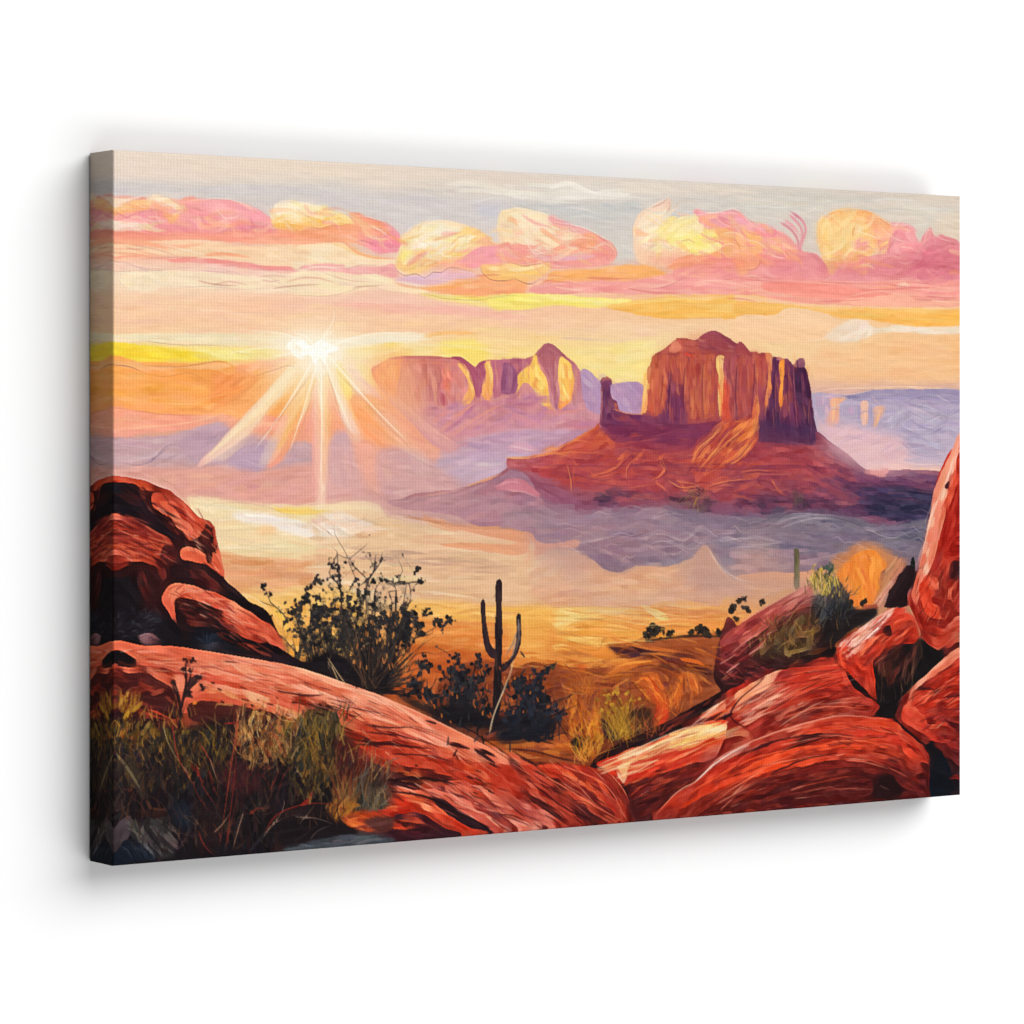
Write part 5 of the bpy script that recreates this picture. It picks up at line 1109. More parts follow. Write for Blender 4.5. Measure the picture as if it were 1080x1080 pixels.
def grass(poly, n, ln, w, pal, lean=0, spread=22, al=.9):
    """curved blades rooted inside poly"""
    xs = poly[0::2]; ys = poly[1::2]; pp = list(zip(xs, ys)); k = 0; t = 0
    while k < n and t < 20000:
        t += 1
        x = rnd.uniform(min(xs), max(xs)); y = rnd.uniform(min(ys), max(ys))
        if not inside(pp, x, y): continue
        k += 1
        a = math.radians(-90 + lean + rnd.gauss(0, spread)); l = ln * rnd.uniform(.4, 1.3); b = a + rnd.gauss(0, .35)
        mx, my = x + math.cos(a) * l * .5, y + math.sin(a) * l * .5
        S([(x, y), (mx, my), (mx + math.cos(b) * l * .5, my + math.sin(b) * l * .5)], w * rnd.uniform(.6, 1.4), cl(rnd.choice(pal), rnd.gauss(0, 9)), al, (.05, .8), br=0)

# ---- the valley floor
Z(540, 660)
P([-200,170, 0,190, 100,160, 200,140, 300,130, 400,150, 500,160, 560,140, 480,100, 560,90, 700,70, 800,50, 900,40, 1000,50, 1100,80, 1100,300, 900,380, 600,520, 390,680, 200,660, 0,640, -300,560, -360,300], "9a5230", "6a3424", [400,100, 300,640], blur=2, tex=(3, 9, 60, 3))
F([-200,180, 300,140, 560,170, 1040,80, 1040,260, 700,420, 300,620, -200,540], 130, 130, 22, [(0,300,-8), (400,200,-8), (900,150,12), (600,400,-25)], ["8c4830", "7c3c2c", "a0562e", "6c3428", "94502c"], al=.7, va=10)
P([460,95, 560,110, 700,125, 830,130, 900,180, 1010,240, 980,280, 850,230, 700,215, 560,180, 480,130], "5e3026", blur=2, al=.72, tex=(8, 9, 50, 3))
F([470,100, 700,120, 1000,240, 860,230, 560,160], 36, 130, 14, 8, ["6a342a", "50282a", "7c3c2c", "8a4830", "46242a"], al=.75)
S([460,95, 500,120, 600,140, 700,125], 14, "4a2a34", .85); S([480,70, 640,110, 800,130], 10, "d47838", .8); S([640,100, 760,120, 840,135], 8, "c86a34", .8); S([800,160, 880,175, 920,195], 18, "d86c2c", .9)
P([0,140, 100,130, 220,150, 300,140, 400,165, 500,160, 560,170, 480,195, 360,205, 240,190, 100,175, 0,200], "d88a44", "c87438", tex=(5, 10, 50, 3)); F([40,130, 560,160, 440,200, 200,180], 30, 140, 12, 6, ["e0964c", "cc7838", "e8a458", "b4602e"], al=.75)
P([440,235, 520,180, 600,160, 700,162, 695,190, 600,205, 520,220, 470,240], "ec8834", "d06c2a", blur=2, al=.72, tex=(-20, 12, 40, 3)); S([460,230, 540,185, 690,170], 12, "f09c48", .8)
P([270,155, 330,160, 355,200, 345,218, 300,190], "d0642c", blur=2, al=.72, tex=(30, 9, 30, 3))
P([590,265, 640,235, 690,240, 720,300, 745,370, 740,430, 700,480, 650,490, 690,420, 660,340, 620,290], "e0682a", "d44a24", blur=2, al=.72, tex=(60, 12, 40, 3)); F([610,250, 700,260, 740,380, 690,360], 16, 90, 14, 52, ["ec7c30", "d85a24", "f08c3c", "c04c24"], al=.8)
P([755,380, 780,280, 800,232, 828,232, 820,290, 790,360], "e07430", blur=2, al=.72, tex=(-70, 12, 30, 3)); S([770,350, 810,245], 10, "f08c3c", .85)
P([840,240, 880,232, 905,290, 895,330, 870,330, 850,290], "d86e30", blur=2, al=.72, tex=(70, 12, 30, 3)); S([865,245, 885,310], 10, "ec8a40", .8)
P([690,400, 730,390, 745,430, 700,485, 655,490], "d8442a", blur=2, al=.72, tex=(-50, 12, 30, 3)); S([560,210, 660,190, 720,210, 900,215], 8, "5a2c26", .8)
for q in ([470,230, 360,236, 250,240], [700,330, 760,370], [720,270, 780,250], [640,210, 560,240], [880,350, 960,300], [850,90, 960,180], [860,140, 960,230]): L(q, 3, rnd.choice(["c8844c", "a86038", "d89858"]), .7)
F([200,250, 600,240, 640,480, 400,560, 240,480], 60, 80, 16, -75, ["7a4028", "94502c", "683424", "a85c2c"], al=.6, va=25)
F([380,170, 600,150, 900,200, 960,260, 800,380, 640,300, 440,250], 60, 120, 9, [(450,200,-18), (640,180,-8), (880,220,25), (700,320,60)], ["a05a30", "c06c30", "7c3c28", "d8803c", "8a4a2c", "e0883c"], al=.6, va=10)
F([560,260, 940,230, 880,360, 700,460], 36, 110, 8, [(640,300,55), (790,300,-72), (880,290,70), (700,420,-50)], ["8a4228", "b05a2c", "6c3424", "c8682c", "e88838"], al=.65, va=14)
F([-100,140, 560,140, 480,200, 200,200, -60,200], 40, 140, 7, 6, ["e8a858", "c07038", "9a5430", "f0b868", "d88c40"], al=.6, va=8)
# glowing brush
grass([260,470, 420,470, 440,600, 300,600], 60, 110, 7, ["d8802c", "c06c2c", "e09838", "a85428", "b87830"], spread=24)
grass([250,380, 440,400, 420,520, 270,500], 60, 120, 5, ["b45c2c", "c87030", "8a482a", "d8862e"], spread=24)
for i in range(60):
    a = math.radians(rnd.gauss(-92, 26)); l = rnd.uniform(90, 250)
    S([(520, 535), (520 + math.cos(a) * l * .5, 535 + math.sin(a) * l * .5), (520 + math.cos(a) * l * 1.0 + rnd.gauss(0, 8), 535 + math.sin(a) * l)], 6, rnd.choice(["a87c2c", "b8862c", "8a642a", "c8963a", "6c4c28"]), .85, (.1, .6), br=0)
for i in range(60): blob(rnd.gauss(490, 46), rnd.gauss(370, 42), rnd.uniform(4, 10), rnd.choice(["a87c30", "b88a30", "8c6a2c", "c89838"]), al=.85)
P([430,440, 480,500, 530,540, 500,560, 440,520], "30222c", blur=2); P([560,420, 640,400, 680,470, 640,520, 560,530], "3c2a26", blur=3)
grass([580,500, 680,480, 660,520, 580,540], 26, 110, 5, ["6c4428", "885028", "4c3028", "a8622c", "c0503a"], spread=22)
P([280,560, 300,540, 350,535, 370,580, 350,640, 300,620], "2c221e", blur=1); grass([285,580, 360,570, 360,640, 300,620], 34, 70, 7, ["2a221c", "38301e", "4c3c20", "1e1a1a"], spread=30)
F([330,540, 430,520, 430,600, 370,630], 18, 60, 10, -80, ["8a642c", "a0742c", "6c5028"], al=.8)
P([-200,560, 0,550, 120,530, 260,520, 290,600, 390,660, 300,665, 120,650, 0,620, -200,600], "b4602c", "7c3a24", tex=(-3, 10, 60, 3)); F([-60,560, 240,530, 300,640, 60,640], 40, 120, 12, 3, ["b8622e", "98482a", "7a3a26", "c87434"], al=.7)
S([-30,590, 100,600, 250,640, 380,655], 10, "4a2420", .8)

# ---- scrub behind the left slab
D = ["2c2828", "353230", "242022", "3c3836", "2e2c30", "443c38", "26262a"]
def clump(x, y, r, n, cols=None, an=-90, va=50):
    for z in range(n):
        blob(x + rnd.gauss(0, r * .62), y + rnd.gauss(0, r * .6), max(4.5, r * rnd.uniform(.12, .34)), cl(rnd.choice(cols or D), rnd.uniform(-8, 10)), el=1.5, an=an + rnd.gauss(0, va))
def fan(x, y, n, l0, l1, sp, w, cols, lean=0, dx=0):
    for i in range(n):
        a = math.radians(rnd.gauss(-90 + lean, sp)); l = rnd.uniform(l0, l1); b = a + rnd.gauss(0, .25); x0 = x + rnd.gauss(0, dx)
        mx, my = x0 + math.cos(a) * l * .5, y + math.sin(a) * l * .5
        S([(x0, y), (mx, my), (mx + math.cos(b) * l * .5, my + math.sin(b) * l * .5)], w * rnd.uniform(.6, 1.3), rnd.choice(cols), .92, (0, .75), br=0)
Z(340, 520)
DK = ["1c181e", "2a2428", "241e24", "382e30", "443830", "201c22"]
F([160,700, 330,640, 420,760, 400,860, 260,950, 150,880], 60, 90, 14, -85, ["c87c44", "a8643c", "d89450", "5c3c34", "b87040"], al=.7, va=15)
fan(230, 945, 46, 140, 330, 30, 10, DK, dx=26)
fan(240, 945, 26, 200, 420, 24, 7, DK, dx=30)
fan(260, 950, 16, 120, 260, 20, 8, DK, lean=52, dx=12)
fan(60, 890, 12, 150, 420, 14, 6, DK, lean=-6, dx=50)
fan(-40, 900, 10, 200, 420, 14, 6, DK, lean=-4, dx=30)
P([-160,880, -60,850, 40,790, 110,830, 180,820, 240,880, 300,900, 330,945, 230,965, 130,925, 0,890], "1e191e", blur=3, al=.95)
for q, w in (([80,620, 90,480, 60,420, 30,380, 70,280, 40,255], 8), ([70,290, 120,310, 60,200, 50,150], 5), ([120,320, 180,270, 220,235], 6), ([210,410, 140,340, 125,300], 7), ([180,440, 240,380, 250,300, 258,290], 9), ([230,390, 270,340, 285,275], 8), ([280,420, 250,460, 240,560], 6), ([350,460, 345,560, 320,660], 9), ([310,470, 360,465], 6),
             ([420,500, 410,430, 360,420, 380,370, 350,300], 6), ([400,430, 475,418], 8), ([430,385, 470,355], 8), ([370,640, 400,510], 9), ([430,700, 520,650, 570,620], 6), ([440,690, 520,670, 535,630], 5), ([420,790, 470,760, 540,770], 5), ([400,860, 440,800, 490,810], 6), ([300,900, 400,880, 440,840], 7), ([20,180, 40,200], 5), ([100,640, 80,420, 85,360], 8), ([220,205, 225,195], 8), ([150,700, 170,560, 185,480], 8), ([200,720, 230,600, 250,470], 8), ([40,800, 40,640, 60,540], 7), ([100,760, 100,640, 70,540], 8), ([160,790, 130,660, 100,560], 8), ([330,720, 380,660, 440,600], 8), ([300,760, 350,690, 400,560], 9), ([0,740, -20,640, -40,560], 7), ([-150,870, -130,760, -150,680], 7), ([-145,860, -110,740, -90,690], 6), ([-130,760, -190,690, -240,660], 7), ([-100,740, -60,620, -60,520], 8), ([-80,800, -40,700, 20,640], 7), ([-180,690, -230,660, -250,600], 6)):
    S(q, w, rnd.choice(["2e282c", "3a3236", "40383a", "282428"]), .92, (.1, .5), br=0)
for (x, y, r, n) in ([380,590,42,16], [385,640,40,12], [440,640,40,14], [430,690,34,10], [400,525,16,6], [170,510,26,9], [180,545,18,6], [110,600,34,12], [120,650,30,8], [85,690,26,8], [215,650,36,12], [240,620,28,8], [195,700,30,8], [260,600,20,6], [495,568,20,8], [565,612,30,10], [600,610,20,7], [550,600,18,6], [30,660,24,8], [60,400,16,6], [285,410,18,7], [40,345,22,9], [80,400,20,6], [470,420,14,6], [440,385,12,5], [460,360,10,4], [480,820,34,14], [505,830,20,8], [440,930,34,10], [285,320,10,4], [245,340,8,4], [260,690,20,6], [0,560,34,14], [-30,540,26,10], [-110,560,34,12], [-120,600,30,10], [-40,610,36,14], [-60,650,30,10], [-20,500,24,8], [-10,470,16,6], [-170,600,14,5], [-200,560,16,6], [-140,580,20,8], [-70,480,12,5], [20,580,30,10], [60,620,26,8], [-170,560,10,4], [-250,590,12,5], [-130,650,22,8], [140,560,16,5], [330,600,14,5], [10,640,20,6]):
    clump(x, y, r, n)
for i, (x, y, h, sp, n) in enumerate([(215,900,420,36,14), (120,860,330,30,9), (320,860,330,34,10), (-20,860,360,24,8), (-140,850,240,26,5), (400,760,200,30,5)]):
    bush(x, y, h, sp, n, D, 7, 140 + i, w=6)
for q in ([210,410, 205,500, 215,620], [400,430, 385,520, 380,600], [350,460, 330,420, 280,420], [120,320, 160,420, 180,470], [310,470, 330,520, 320,600], [230,390, 200,470, 190,560], [70,290, 75,380, 90,460], [420,500, 400,560], [475,418, 440,440, 420,470]):
    S(q, 6, "3a3236", .9, (.1, .4), br=0)
for i, (x, y, h, sp, n) in enumerate([(200,860,600,20,6), (120,820,520,20,6), (300,840,500,26,6), (60,800,480,18,4)]):
    bush(x, y, h, sp, n, D, 6, 240 + i, w=5)
for q in ([20,790, 70,850, 100,890], [10,780, 40,840, 55,880], [130,840, 200,720, 250,720], [60,880, 20,800]): L(q, 4, "c8a46c", .85)
for (x, y, r) in ([280,660,14], [270,700,12], [140,740,9], [285,640,10], [380,760,8], [300,690,9]): blob(x, y, r, rnd.choice(["dca060", "e0a868", "cc8a4c"]), el=.6)
for i in range(46):
    x = rnd.uniform(150, 420); L([(x, rnd.uniform(740, 920)), (x + rnd.uniform(-24, 34), rnd.uniform(680, 840))], 2.6, rnd.choice(["6c5448", "8a6a4c", "50443c", "a8784c", "c88c54"]), .7)
# low bushes by the cactus: upright leaves with the glow between them
LB = ["242228", "2e2c30", "1e1b20", "343234", "2a2c34"]
fan(660, 1080, 26, 80, 280, 34, 7, DK, dx=40)
fan(980, 1100, 22, 80, 300, 34, 7, DK, lean=14, dx=50)
fan(560, 1060, 10, 60, 160, 40, 6, DK, lean=-20, dx=20)
fan(450, 960, 12, 60, 170, 40, 6, DK, lean=10, dx=30)
for (x, y, r, n) in ([630,790,24,9], [620,835,40,14], [680,840,30,10], [742,805,34,13], [750,860,36,12], [690,890,44,14], [650,900,36,12], [600,860,26,8], [560,885,22,8], [580,960,38,13], [505,970,36,13], [650,960,50,16], [710,960,40,12], [740,910,34,10], [760,1010,46,14], [640,1020,60,18], [700,1040,60,18], [430,915,30,10], [395,960,26,9], [930,920,34,13], [960,960,42,15], [1000,940,34,11], [1052,855,28,11], [1035,900,30,10], [920,880,18,7], [980,1010,44,14], [1050,990,44,14], [1010,1060,50,14]):
    clump(x, y, r, n, LB, an=-75, va=35)
S([540,735, 590,760, 620,790], 6, "3c3430", .9); blob(540, 733, 8, "3c4038")
P([580,1020, 700,1030, 800,1060, 900,1070, 1080,1070, 1080,1130, 900,1130, 600,1110, 540,1070], "1e1a20", blur=4)
P([350,960, 440,985, 560,1050, 560,1085, 430,1020], "2a1e20", blur=3)
# the tall cactus
P([822,440, 830,415, 842,406, 852,420, 855,480, 852,560, 856,660, 852,760, 850,900, 845,1030, 812,1030, 812,900, 820,780, 820,660, 824,540], "33242a", "241d22", [820,410, 820,1000], j=.5, tex=(88, 8, 40, 2))
P([752,540, 755,515, 766,500, 774,520, 776,580, 786,660, 800,720, 825,755, 828,790, 800,785, 775,750, 762,690, 755,610], "3a2a30", j=.5, tex=(80, 8, 40, 2))
P([922,585, 930,572, 942,580, 944,640, 942,720, 925,770, 900,810, 870,845, 848,850, 846,820, 880,800, 905,760, 918,720, 922,650], "3a2c32", j=.5, tex=(80, 8, 40, 2))
S([838,430, 836,560, 838,700], 8, "4c3836", .7, br=0); S([764,530, 768,640, 790,730], 6, "50403c", .7, br=0); S([934,600, 932,700, 910,780], 9, "7c706c", .75, br=0); S([918,700, 900,780, 890,800], 9, "8c7c76", .8, br=0); S([850,840, 880,815], 8, "5c4038", .8, br=0); S([826,780, 828,860], 10, "5a3c30", .7, br=0); S([930,580, 934,620], 10, "2a2626", .8, br=0)
for i in range(26):
    x, y0 = rnd.uniform(822, 850), rnd.uniform(430, 1000); L([(x, y0), (x + rnd.uniform(-3, 3), y0 + 40)], 2.4, rnd.choice(["1c161c", "503c38"]), .6)
L([910,790, 890,880, 850,970, 800,1090], 5, "d8b890", .9); L([905,790, 888,890, 840,1000], 3, "b08c6c", .7)
Z(310, 680)
for q, w in (([910,440, 960,400, 1080,350], 9), ([900,430, 1000,400, 1080,380], 7), ([920,400, 970,330, 1050,290], 6)): S(q, w, "26222a", .9, br=0)
Z(540, 660)
fan(110, 545, 26, 80, 280, 36, 7, ["1c1a22", "26242c", "22222c"], dx=60)
for (x, y, r, n) in ([40,270,30,12], [20,300,26,9], [70,320,34,12], [130,240,32,13], [100,300,36,14], [50,380,40,14], [110,380,44,16], [170,410,36,13], [200,400,22,8], [60,440,50,17], [140,450,44,15], [0,420,40,12], [220,440,26,8], [20,480,40,12], [120,490,40,12], [240,430,14,5]):
    clump(x, y, r, n, ["22222a", "2a2a32", "30323e", "1c1c24", "282c38"], an=-65, va=38)
P([-60,500, 60,490, 180,480, 200,500, 150,535, 60,550, -60,555], "20202a", blur=4)
blob(195, 195, 12, "4a4030", el=1.4, an=80); L([195,210, 200,300, 200,360], 3, "7a4c30", .8)
Z(560, 520)
for (x, y, r) in ([590,665,34], [610,650,20], [570,690,24], [660,668,22], [800,650,22], [830,660,22], [760,668,14], [960,560,18], [970,540,12], [1010,510,15], [1030,550,14], [980,600,9], [890,665,14], [950,660,18], [965,635,10], [920,680,16]):
    for z in range(7): blob(x + rnd.gauss(0, r * .5), y + rnd.gauss(0, r * .45), r * rnd.uniform(.35, .65), cl(rnd.choice(["2c2826", "38302a", "443a2e"]), rnd.uniform(-6, 8)), el=1.3, an=rnd.uniform(-150, -30))
S([530,715, 640,695, 760,680, 920,690], 9, "3c2a28", .85); S([860,650, 900,690], 6, "2c2626", .8)

# ---- left boulders
Z(110, 490)
RK = ["d4593c", "c04a32", "e07050", "a83c2a", "8a2e24"]
P([-20,62, 45,55, 120,62, 200,80, 300,125, 380,180, 440,248, 500,275, 522,330, 545,420, 568,535, 610,585, 680,650, 760,690, 810,770, 850,880, 870,925, 500,915, -20,870], "4a1c1a", "281418", [300,100, 300,880], tex=(28, 9, 60, 3))
F([45,60, 200,85, 330,140, 300,150, 160,110, 45,90], 26, 100, 14, 18, ["b8452c", "c85438", "a03a28", "d8684a"], al=.8)
P([40,95, 110,90, 160,105, 190,160, 260,250, 340,330, 400,380, 330,360, 240,300, 140,245, 40,230], "1c161e", "2c1a20", tex=(35, 7, 50, 3)); F([45,100, 150,110, 330,330, 200,270, 45,210], 30, 110, 12, 28, ["241a24", "181218", "381c20", "4c2420", "20202c"], al=.75)
P([218,150, 260,132, 320,150, 385,190, 440,250, 480,275, 455,330, 420,372, 395,360, 340,300, 280,240, 232,200], "cc5238", "d86446", tex=(42, 12, 50, 3)); F([225,150, 330,155, 450,270, 430,360, 330,290], 50, 110, 12, 42, ["d85c40", "c44a30", "e4785a", "b44030", "e8866a"], al=.8, va=6)
S([240,140, 330,160, 420,235], 6, "7a2a22", .8); S([150,100, 180,170, 240,240], 10, "a84030", .8); S([160,100, 200,170, 250,230], 5, "e07858", .8); L([165,150, 220,230, 330,330, 400,400], 4, "c87058", .7)
P([40,240, 100,240, 160,262, 230,305, 300,350, 330,400, 310,500, 230,490, 160,465, 100,480, 40,500], "b0442e", "7a2a22", tex=(24, 11, 60, 3)); F([45,240, 150,262, 300,360, 290,480, 170,455, 45,480], 70, 130, 13, [(80,260,12), (200,330,30), (100,420,14), (250,450,30)], ["c44e34", "a83e2c", "d86a4c", "7c2a22", "902f24", "5c2020"], al=.8, va=5)
S([45,240, 130,262, 220,310, 300,352], 8, "ec8664", .85); S([45,232, 140,248, 260,310], 6, "301818", .85); S([120,460, 200,450, 260,500], 12, "c85c40", .8); S([60,470, 140,440, 230,480], 10, "b84a32", .8)
P([270,400, 330,390, 350,470, 310,530, 270,500], "4c1e1e", blur=1)
for q in ([285,360, 300,440, 290,520], [320,340, 330,460, 300,540], [210,430, 280,500, 300,540], [150,520, 160,620, 190,660]): L(q, 4, rnd.choice(["c05a44", "8a3428", "201418"]), .8)
P([355,410, 385,385, 430,400, 490,425, 530,400, 545,430, 565,530, 540,520, 480,480, 420,460, 365,450], "dc6c4c", "c85038", tex=(30, 11, 40, 3)); S([370,400, 430,410, 480,450], 12, "ec8c6c", .85); S([520,340, 545,430, 560,520], 8, "e07a5c", .8); S([470,270, 515,300, 520,400], 14, "c44e36", .8)
for (x, y, rx, an) in ([460,325,9,70], [503,342,14,80], [432,368,16,10], [495,445,16,75], [520,415,7,60], [455,388,11,30]): blob(x, y, rx, "1c1416", el=1.6, an=an)
F([45,60, 300,120, 520,300, 560,520, 400,400, 200,240, 45,120], 60, 60, 5, [(100,80,10), (350,200,42), (520,420,75)], ["6c2420", "8a3428", "f09878", "4c1c1c"], al=.6, va=10)
F([262,645, 330,570, 500,605, 690,705, 830,850, 640,790, 400,640], 60, 70, 5, [(300,600,-50), (450,600,15), (650,700,32), (800,820,45)], ["8a3428", "6c2820", "f0a080", "a84434"], al=.6, va=6)
P([330,470, 420,470, 500,500, 580,560, 680,650, 600,620, 480,590, 360,560, 310,560], "341a1e", "28161c", tex=(32, 8, 50, 3)); F([340,480, 480,500, 640,630, 400,560], 34, 120, 9, 32, ["482020", "28161c", "6a2c26", "1c1218", "8a3a2e"], al=.75)
for q in ([420,500, 540,590, 700,680], [360,500, 300,560, 250,640], [440,490, 600,620]): L(q, 3, "b85c48", .7)
P([580,590, 660,640, 760,700, 800,760, 760,740, 660,690, 600,640], "20141a", blur=1)
P([262,645, 290,590, 330,566, 400,570, 500,605, 590,640, 680,700, 770,755, 815,800, 850,890, 760,860, 640,800, 540,740, 520,680, 400,640, 330,650, 350,780, 320,740, 290,690], "d05a40", "b44834", tex=(28, 12, 50, 3)); F([270,640, 340,570, 500,605, 690,705, 810,800, 780,840, 560,700, 400,640], 60, 130, 12, [(300,600,-50), (450,600,15), (650,700,32), (800,820,45)], ["e07a5a", "cc563c", "ec9270", "b44432", "d86848"], al=.8, va=6)
S([300,600, 340,575, 420,585, 520,615], 10, "f09a78", .85); S([270,650, 300,690, 350,790], 8, "d8785c", .8); S([290,600, 330,660, 320,700], 10, "e88c6c", .8)
P([330,650, 400,640, 520,685, 540,740, 600,790, 700,830, 800,860, 850,905, 640,890, 480,880, 390,870, 350,780], "301618", "1c1216", tex=(20, 9, 50, 3)); F([340,650, 520,690, 560,760, 500,800, 380,760], 30, 110, 11, 16, ["54221e", "6c2c24", "3c1a1c", "28141a", "8a3628"], al=.75)
F([540,720, 800,850, 720,850, 560,780], 30, 90, 10, 26, ["c04c36", "8c3428", "e0704e", "4c1e1e", "a03c2c"], al=.8); S([540,730, 560,700, 530,690], 12, "201418", .9); S([550,760, 640,810, 740,850], 8, "d86648", .8)
S([780,760, 820,830, 850,900], 6, "e07a5a", .8)
P([-20,535, 60,530, 130,540, 160,600, 180,680, 280,720, 330,760, 380,860, 300,860, 150,850, -20,855], "1c1419", tex=(50, 5, 40, 3)); P([160,500, 260,520, 280,580, 260,640, 280,700, 200,680, 160,620], "3c1a1c", blur=2)
F([160,480, 300,500, 270,600, 180,640], 24, 100, 10, 60, ["5c2420", "84342a", "2c161a", "6c2a24"], al=.75, va=15)
for i in range(110):
    x, y = rnd.uniform(45, 270), rnd.uniform(700, 850); a = rnd.gauss(-50, 35)
    L([(x, y), (x + 26 * math.cos(math.radians(a)), y + 26 * math.sin(math.radians(a))), (x + 60 * math.cos(math.radians(a + 15)), y + 60 * math.sin(math.radians(a + 15)))], 2.6, rnd.choice(["4c5464", "5c6474", "343a48", "727a88", "282c38", "1c1c26"]), .75)
P([150,820, 200,800, 260,820, 260,845, 190,850], "8a6468", blur=1); S([205,805, 225,835, 260,840], 12, "4a2428", .9)
P([380,860, 440,790, 500,780, 560,800, 620,850, 640,890, 480,890], "181a24", blur=3)
for i in range(50):
    a = math.radians(rnd.gauss(-90, 40)); l = rnd.uniform(50, 120); S([(500, 880), (500 + math.cos(a) * l, 880 + math.sin(a) * l)], 4, rnd.choice(["2c3444", "1c222e", "3c4454", "20202a"]), .8, br=0)
P([330,870, 480,880, 640,900, 860,915, 960,950, 1100,1010, 960,1000, 760,940, 560,925, 400,905, 300,880], "221620", tex=(8, 6, 50, 3))
# dark scrub foot beside the boulder
P([860,930, 940,940, 1010,905, 1080,900, 1180,960, 1080,1010, 960,980], "1e181e", blur=3)
for q in ([1080,900, 1060,960, 1090,1010], [1050,930, 1100,1000]): L(q, 4, "c8a878", .8)

# ---- the long slab
Z(310, 680)
P([-900,10, -700,8, -500,20, -300,60, -140,80, 0,108, 150,158, 300,208, 400,242, 560,310, 700,382, 850,450, 1000,510, 1100,560, 1250,640, 1450,760, 1600,860, 1600,960, 1000,960, 500,960, 300,800, 100,500, -200,380, -500,330, -900,330], "d8684c", "b0402c", [200,200, 100,800], tex=(22, 12, 70, 3))
SL = [(-600,60,6), (-200,130,12), (100,200,20), (400,350,26), (700,500,28), (1000,640,30), (700,780,32), (300,640,12)]
F([-840,20, -300,70, 0,120, 400,250, 850,460, 1100,570, 1040,640, 600,480, 200,330, -200,250, -840,200], 140, 300, 13, SL, ["e07c5c", "d4664a", "ec9a7c", "c85438", "f0a888", "dc7454"], al=.75, va=4)
F([0,240, 300,330, 700,520, 1080,640, 1080,760, 800,640, 500,590, 250,500, 100,420], 100, 280, 14, SL, ["c84c34", "b84028", "d8603e", "a03624", "e07850", "8a2c22"], al=.8, va=6)
F([430,560, 700,610, 860,650, 1080,700, 1080,760, 860,690, 640,650, 470,640], 50, 130, 11, 10, ["a83c24", "c8502e", "7a2820", "4a1c1c", "d8683c"], al=.8)
P([440,590, 560,620, 700,630, 760,650, 640,665, 560,690, 470,680, 440,640], "2c181c", blur=1, tex=(8, 8, 40, 3)); F([440,590, 760,640, 640,670, 470,660], 20, 110, 9, 5, ["5c2420", "20141a", "8a3826", "c05030", "b0883c"], al=.8)
P([480,680, 600,700, 700,672, 820,660, 920,690, 1080,720, 1300,860, 1250,960, 1000,960, 860,880, 760,800, 640,740, 520,735], "d8705a", "a84438", [700,680, 900,960], tex=(28, 12, 60, 3))
F([640,680, 820,665, 1080,730, 1240,900, 1000,900, 820,780], 90, 150, 12, 30, ["e48c74", "d4604c", "b84838", "f0a890", "c04c3a", "8a3430", "5a2428"], al=.8, va=6)
F([480,700, 620,705, 760,790, 900,900, 800,910, 560,760], 60, 150, 12, [(520,730,10), (640,790,30), (820,880,32)], ["d84c2a", "c03c24", "e8683a", "9a3024", "e88860", "5c2020"], al=.8, va=6)
P([620,710, 700,735, 800,800, 900,860, 960,905, 900,890, 780,840, 680,770], "341a20", tex=(32, 8, 50, 3)); S([500,740, 640,775, 800,860, 880,900], 9, "ec8c64", .85); S([480,690, 600,715, 680,740], 12, "e07058", .85)
S([820,670, 960,700, 1080,760], 12, "f0b098", .85); S([690,690, 860,760, 1060,880], 8, "4c2026", .8); S([880,680, 1020,740, 1150,830], 8, "5c2830", .75); S([920,760, 1040,850, 1080,890], 10, "ecA088", .7)
P([370,770, 440,740, 500,735, 560,780, 540,830, 440,860, 380,840], "d43c20", "b02c1c", tex=(20, 12, 40, 3)); F([360,760, 520,745, 560,830, 400,860], 24, 100, 12, 15, ["e04a28", "c0341f", "f07040", "942a1e"], al=.8)
P([350,850, 440,830, 560,800, 640,830, 720,880, 800,915, 640,935, 440,945, 330,900], "5c2428", "3c1c24", tex=(15, 9, 40, 3)); F([340,840, 560,810, 700,890, 560,920, 360,890], 46, 100, 12, 8, ["a03422", "c84828", "6c2824", "e0602c", "502028", "382028"], al=.8, va=15)
P([-500,20, -100,95, 300,215, 700,390, 1060,560, 900,560, 560,430, 200,310, -200,190], "ec9878", al=.35, blur=7, tex=(22, 10, 70, 3))
P([100,420, 400,480, 800,600, 1080,690, 1080,760, 700,660, 400,620, 200,560], "a83020", al=.4, blur=8, tex=(20, 10, 70, 3))
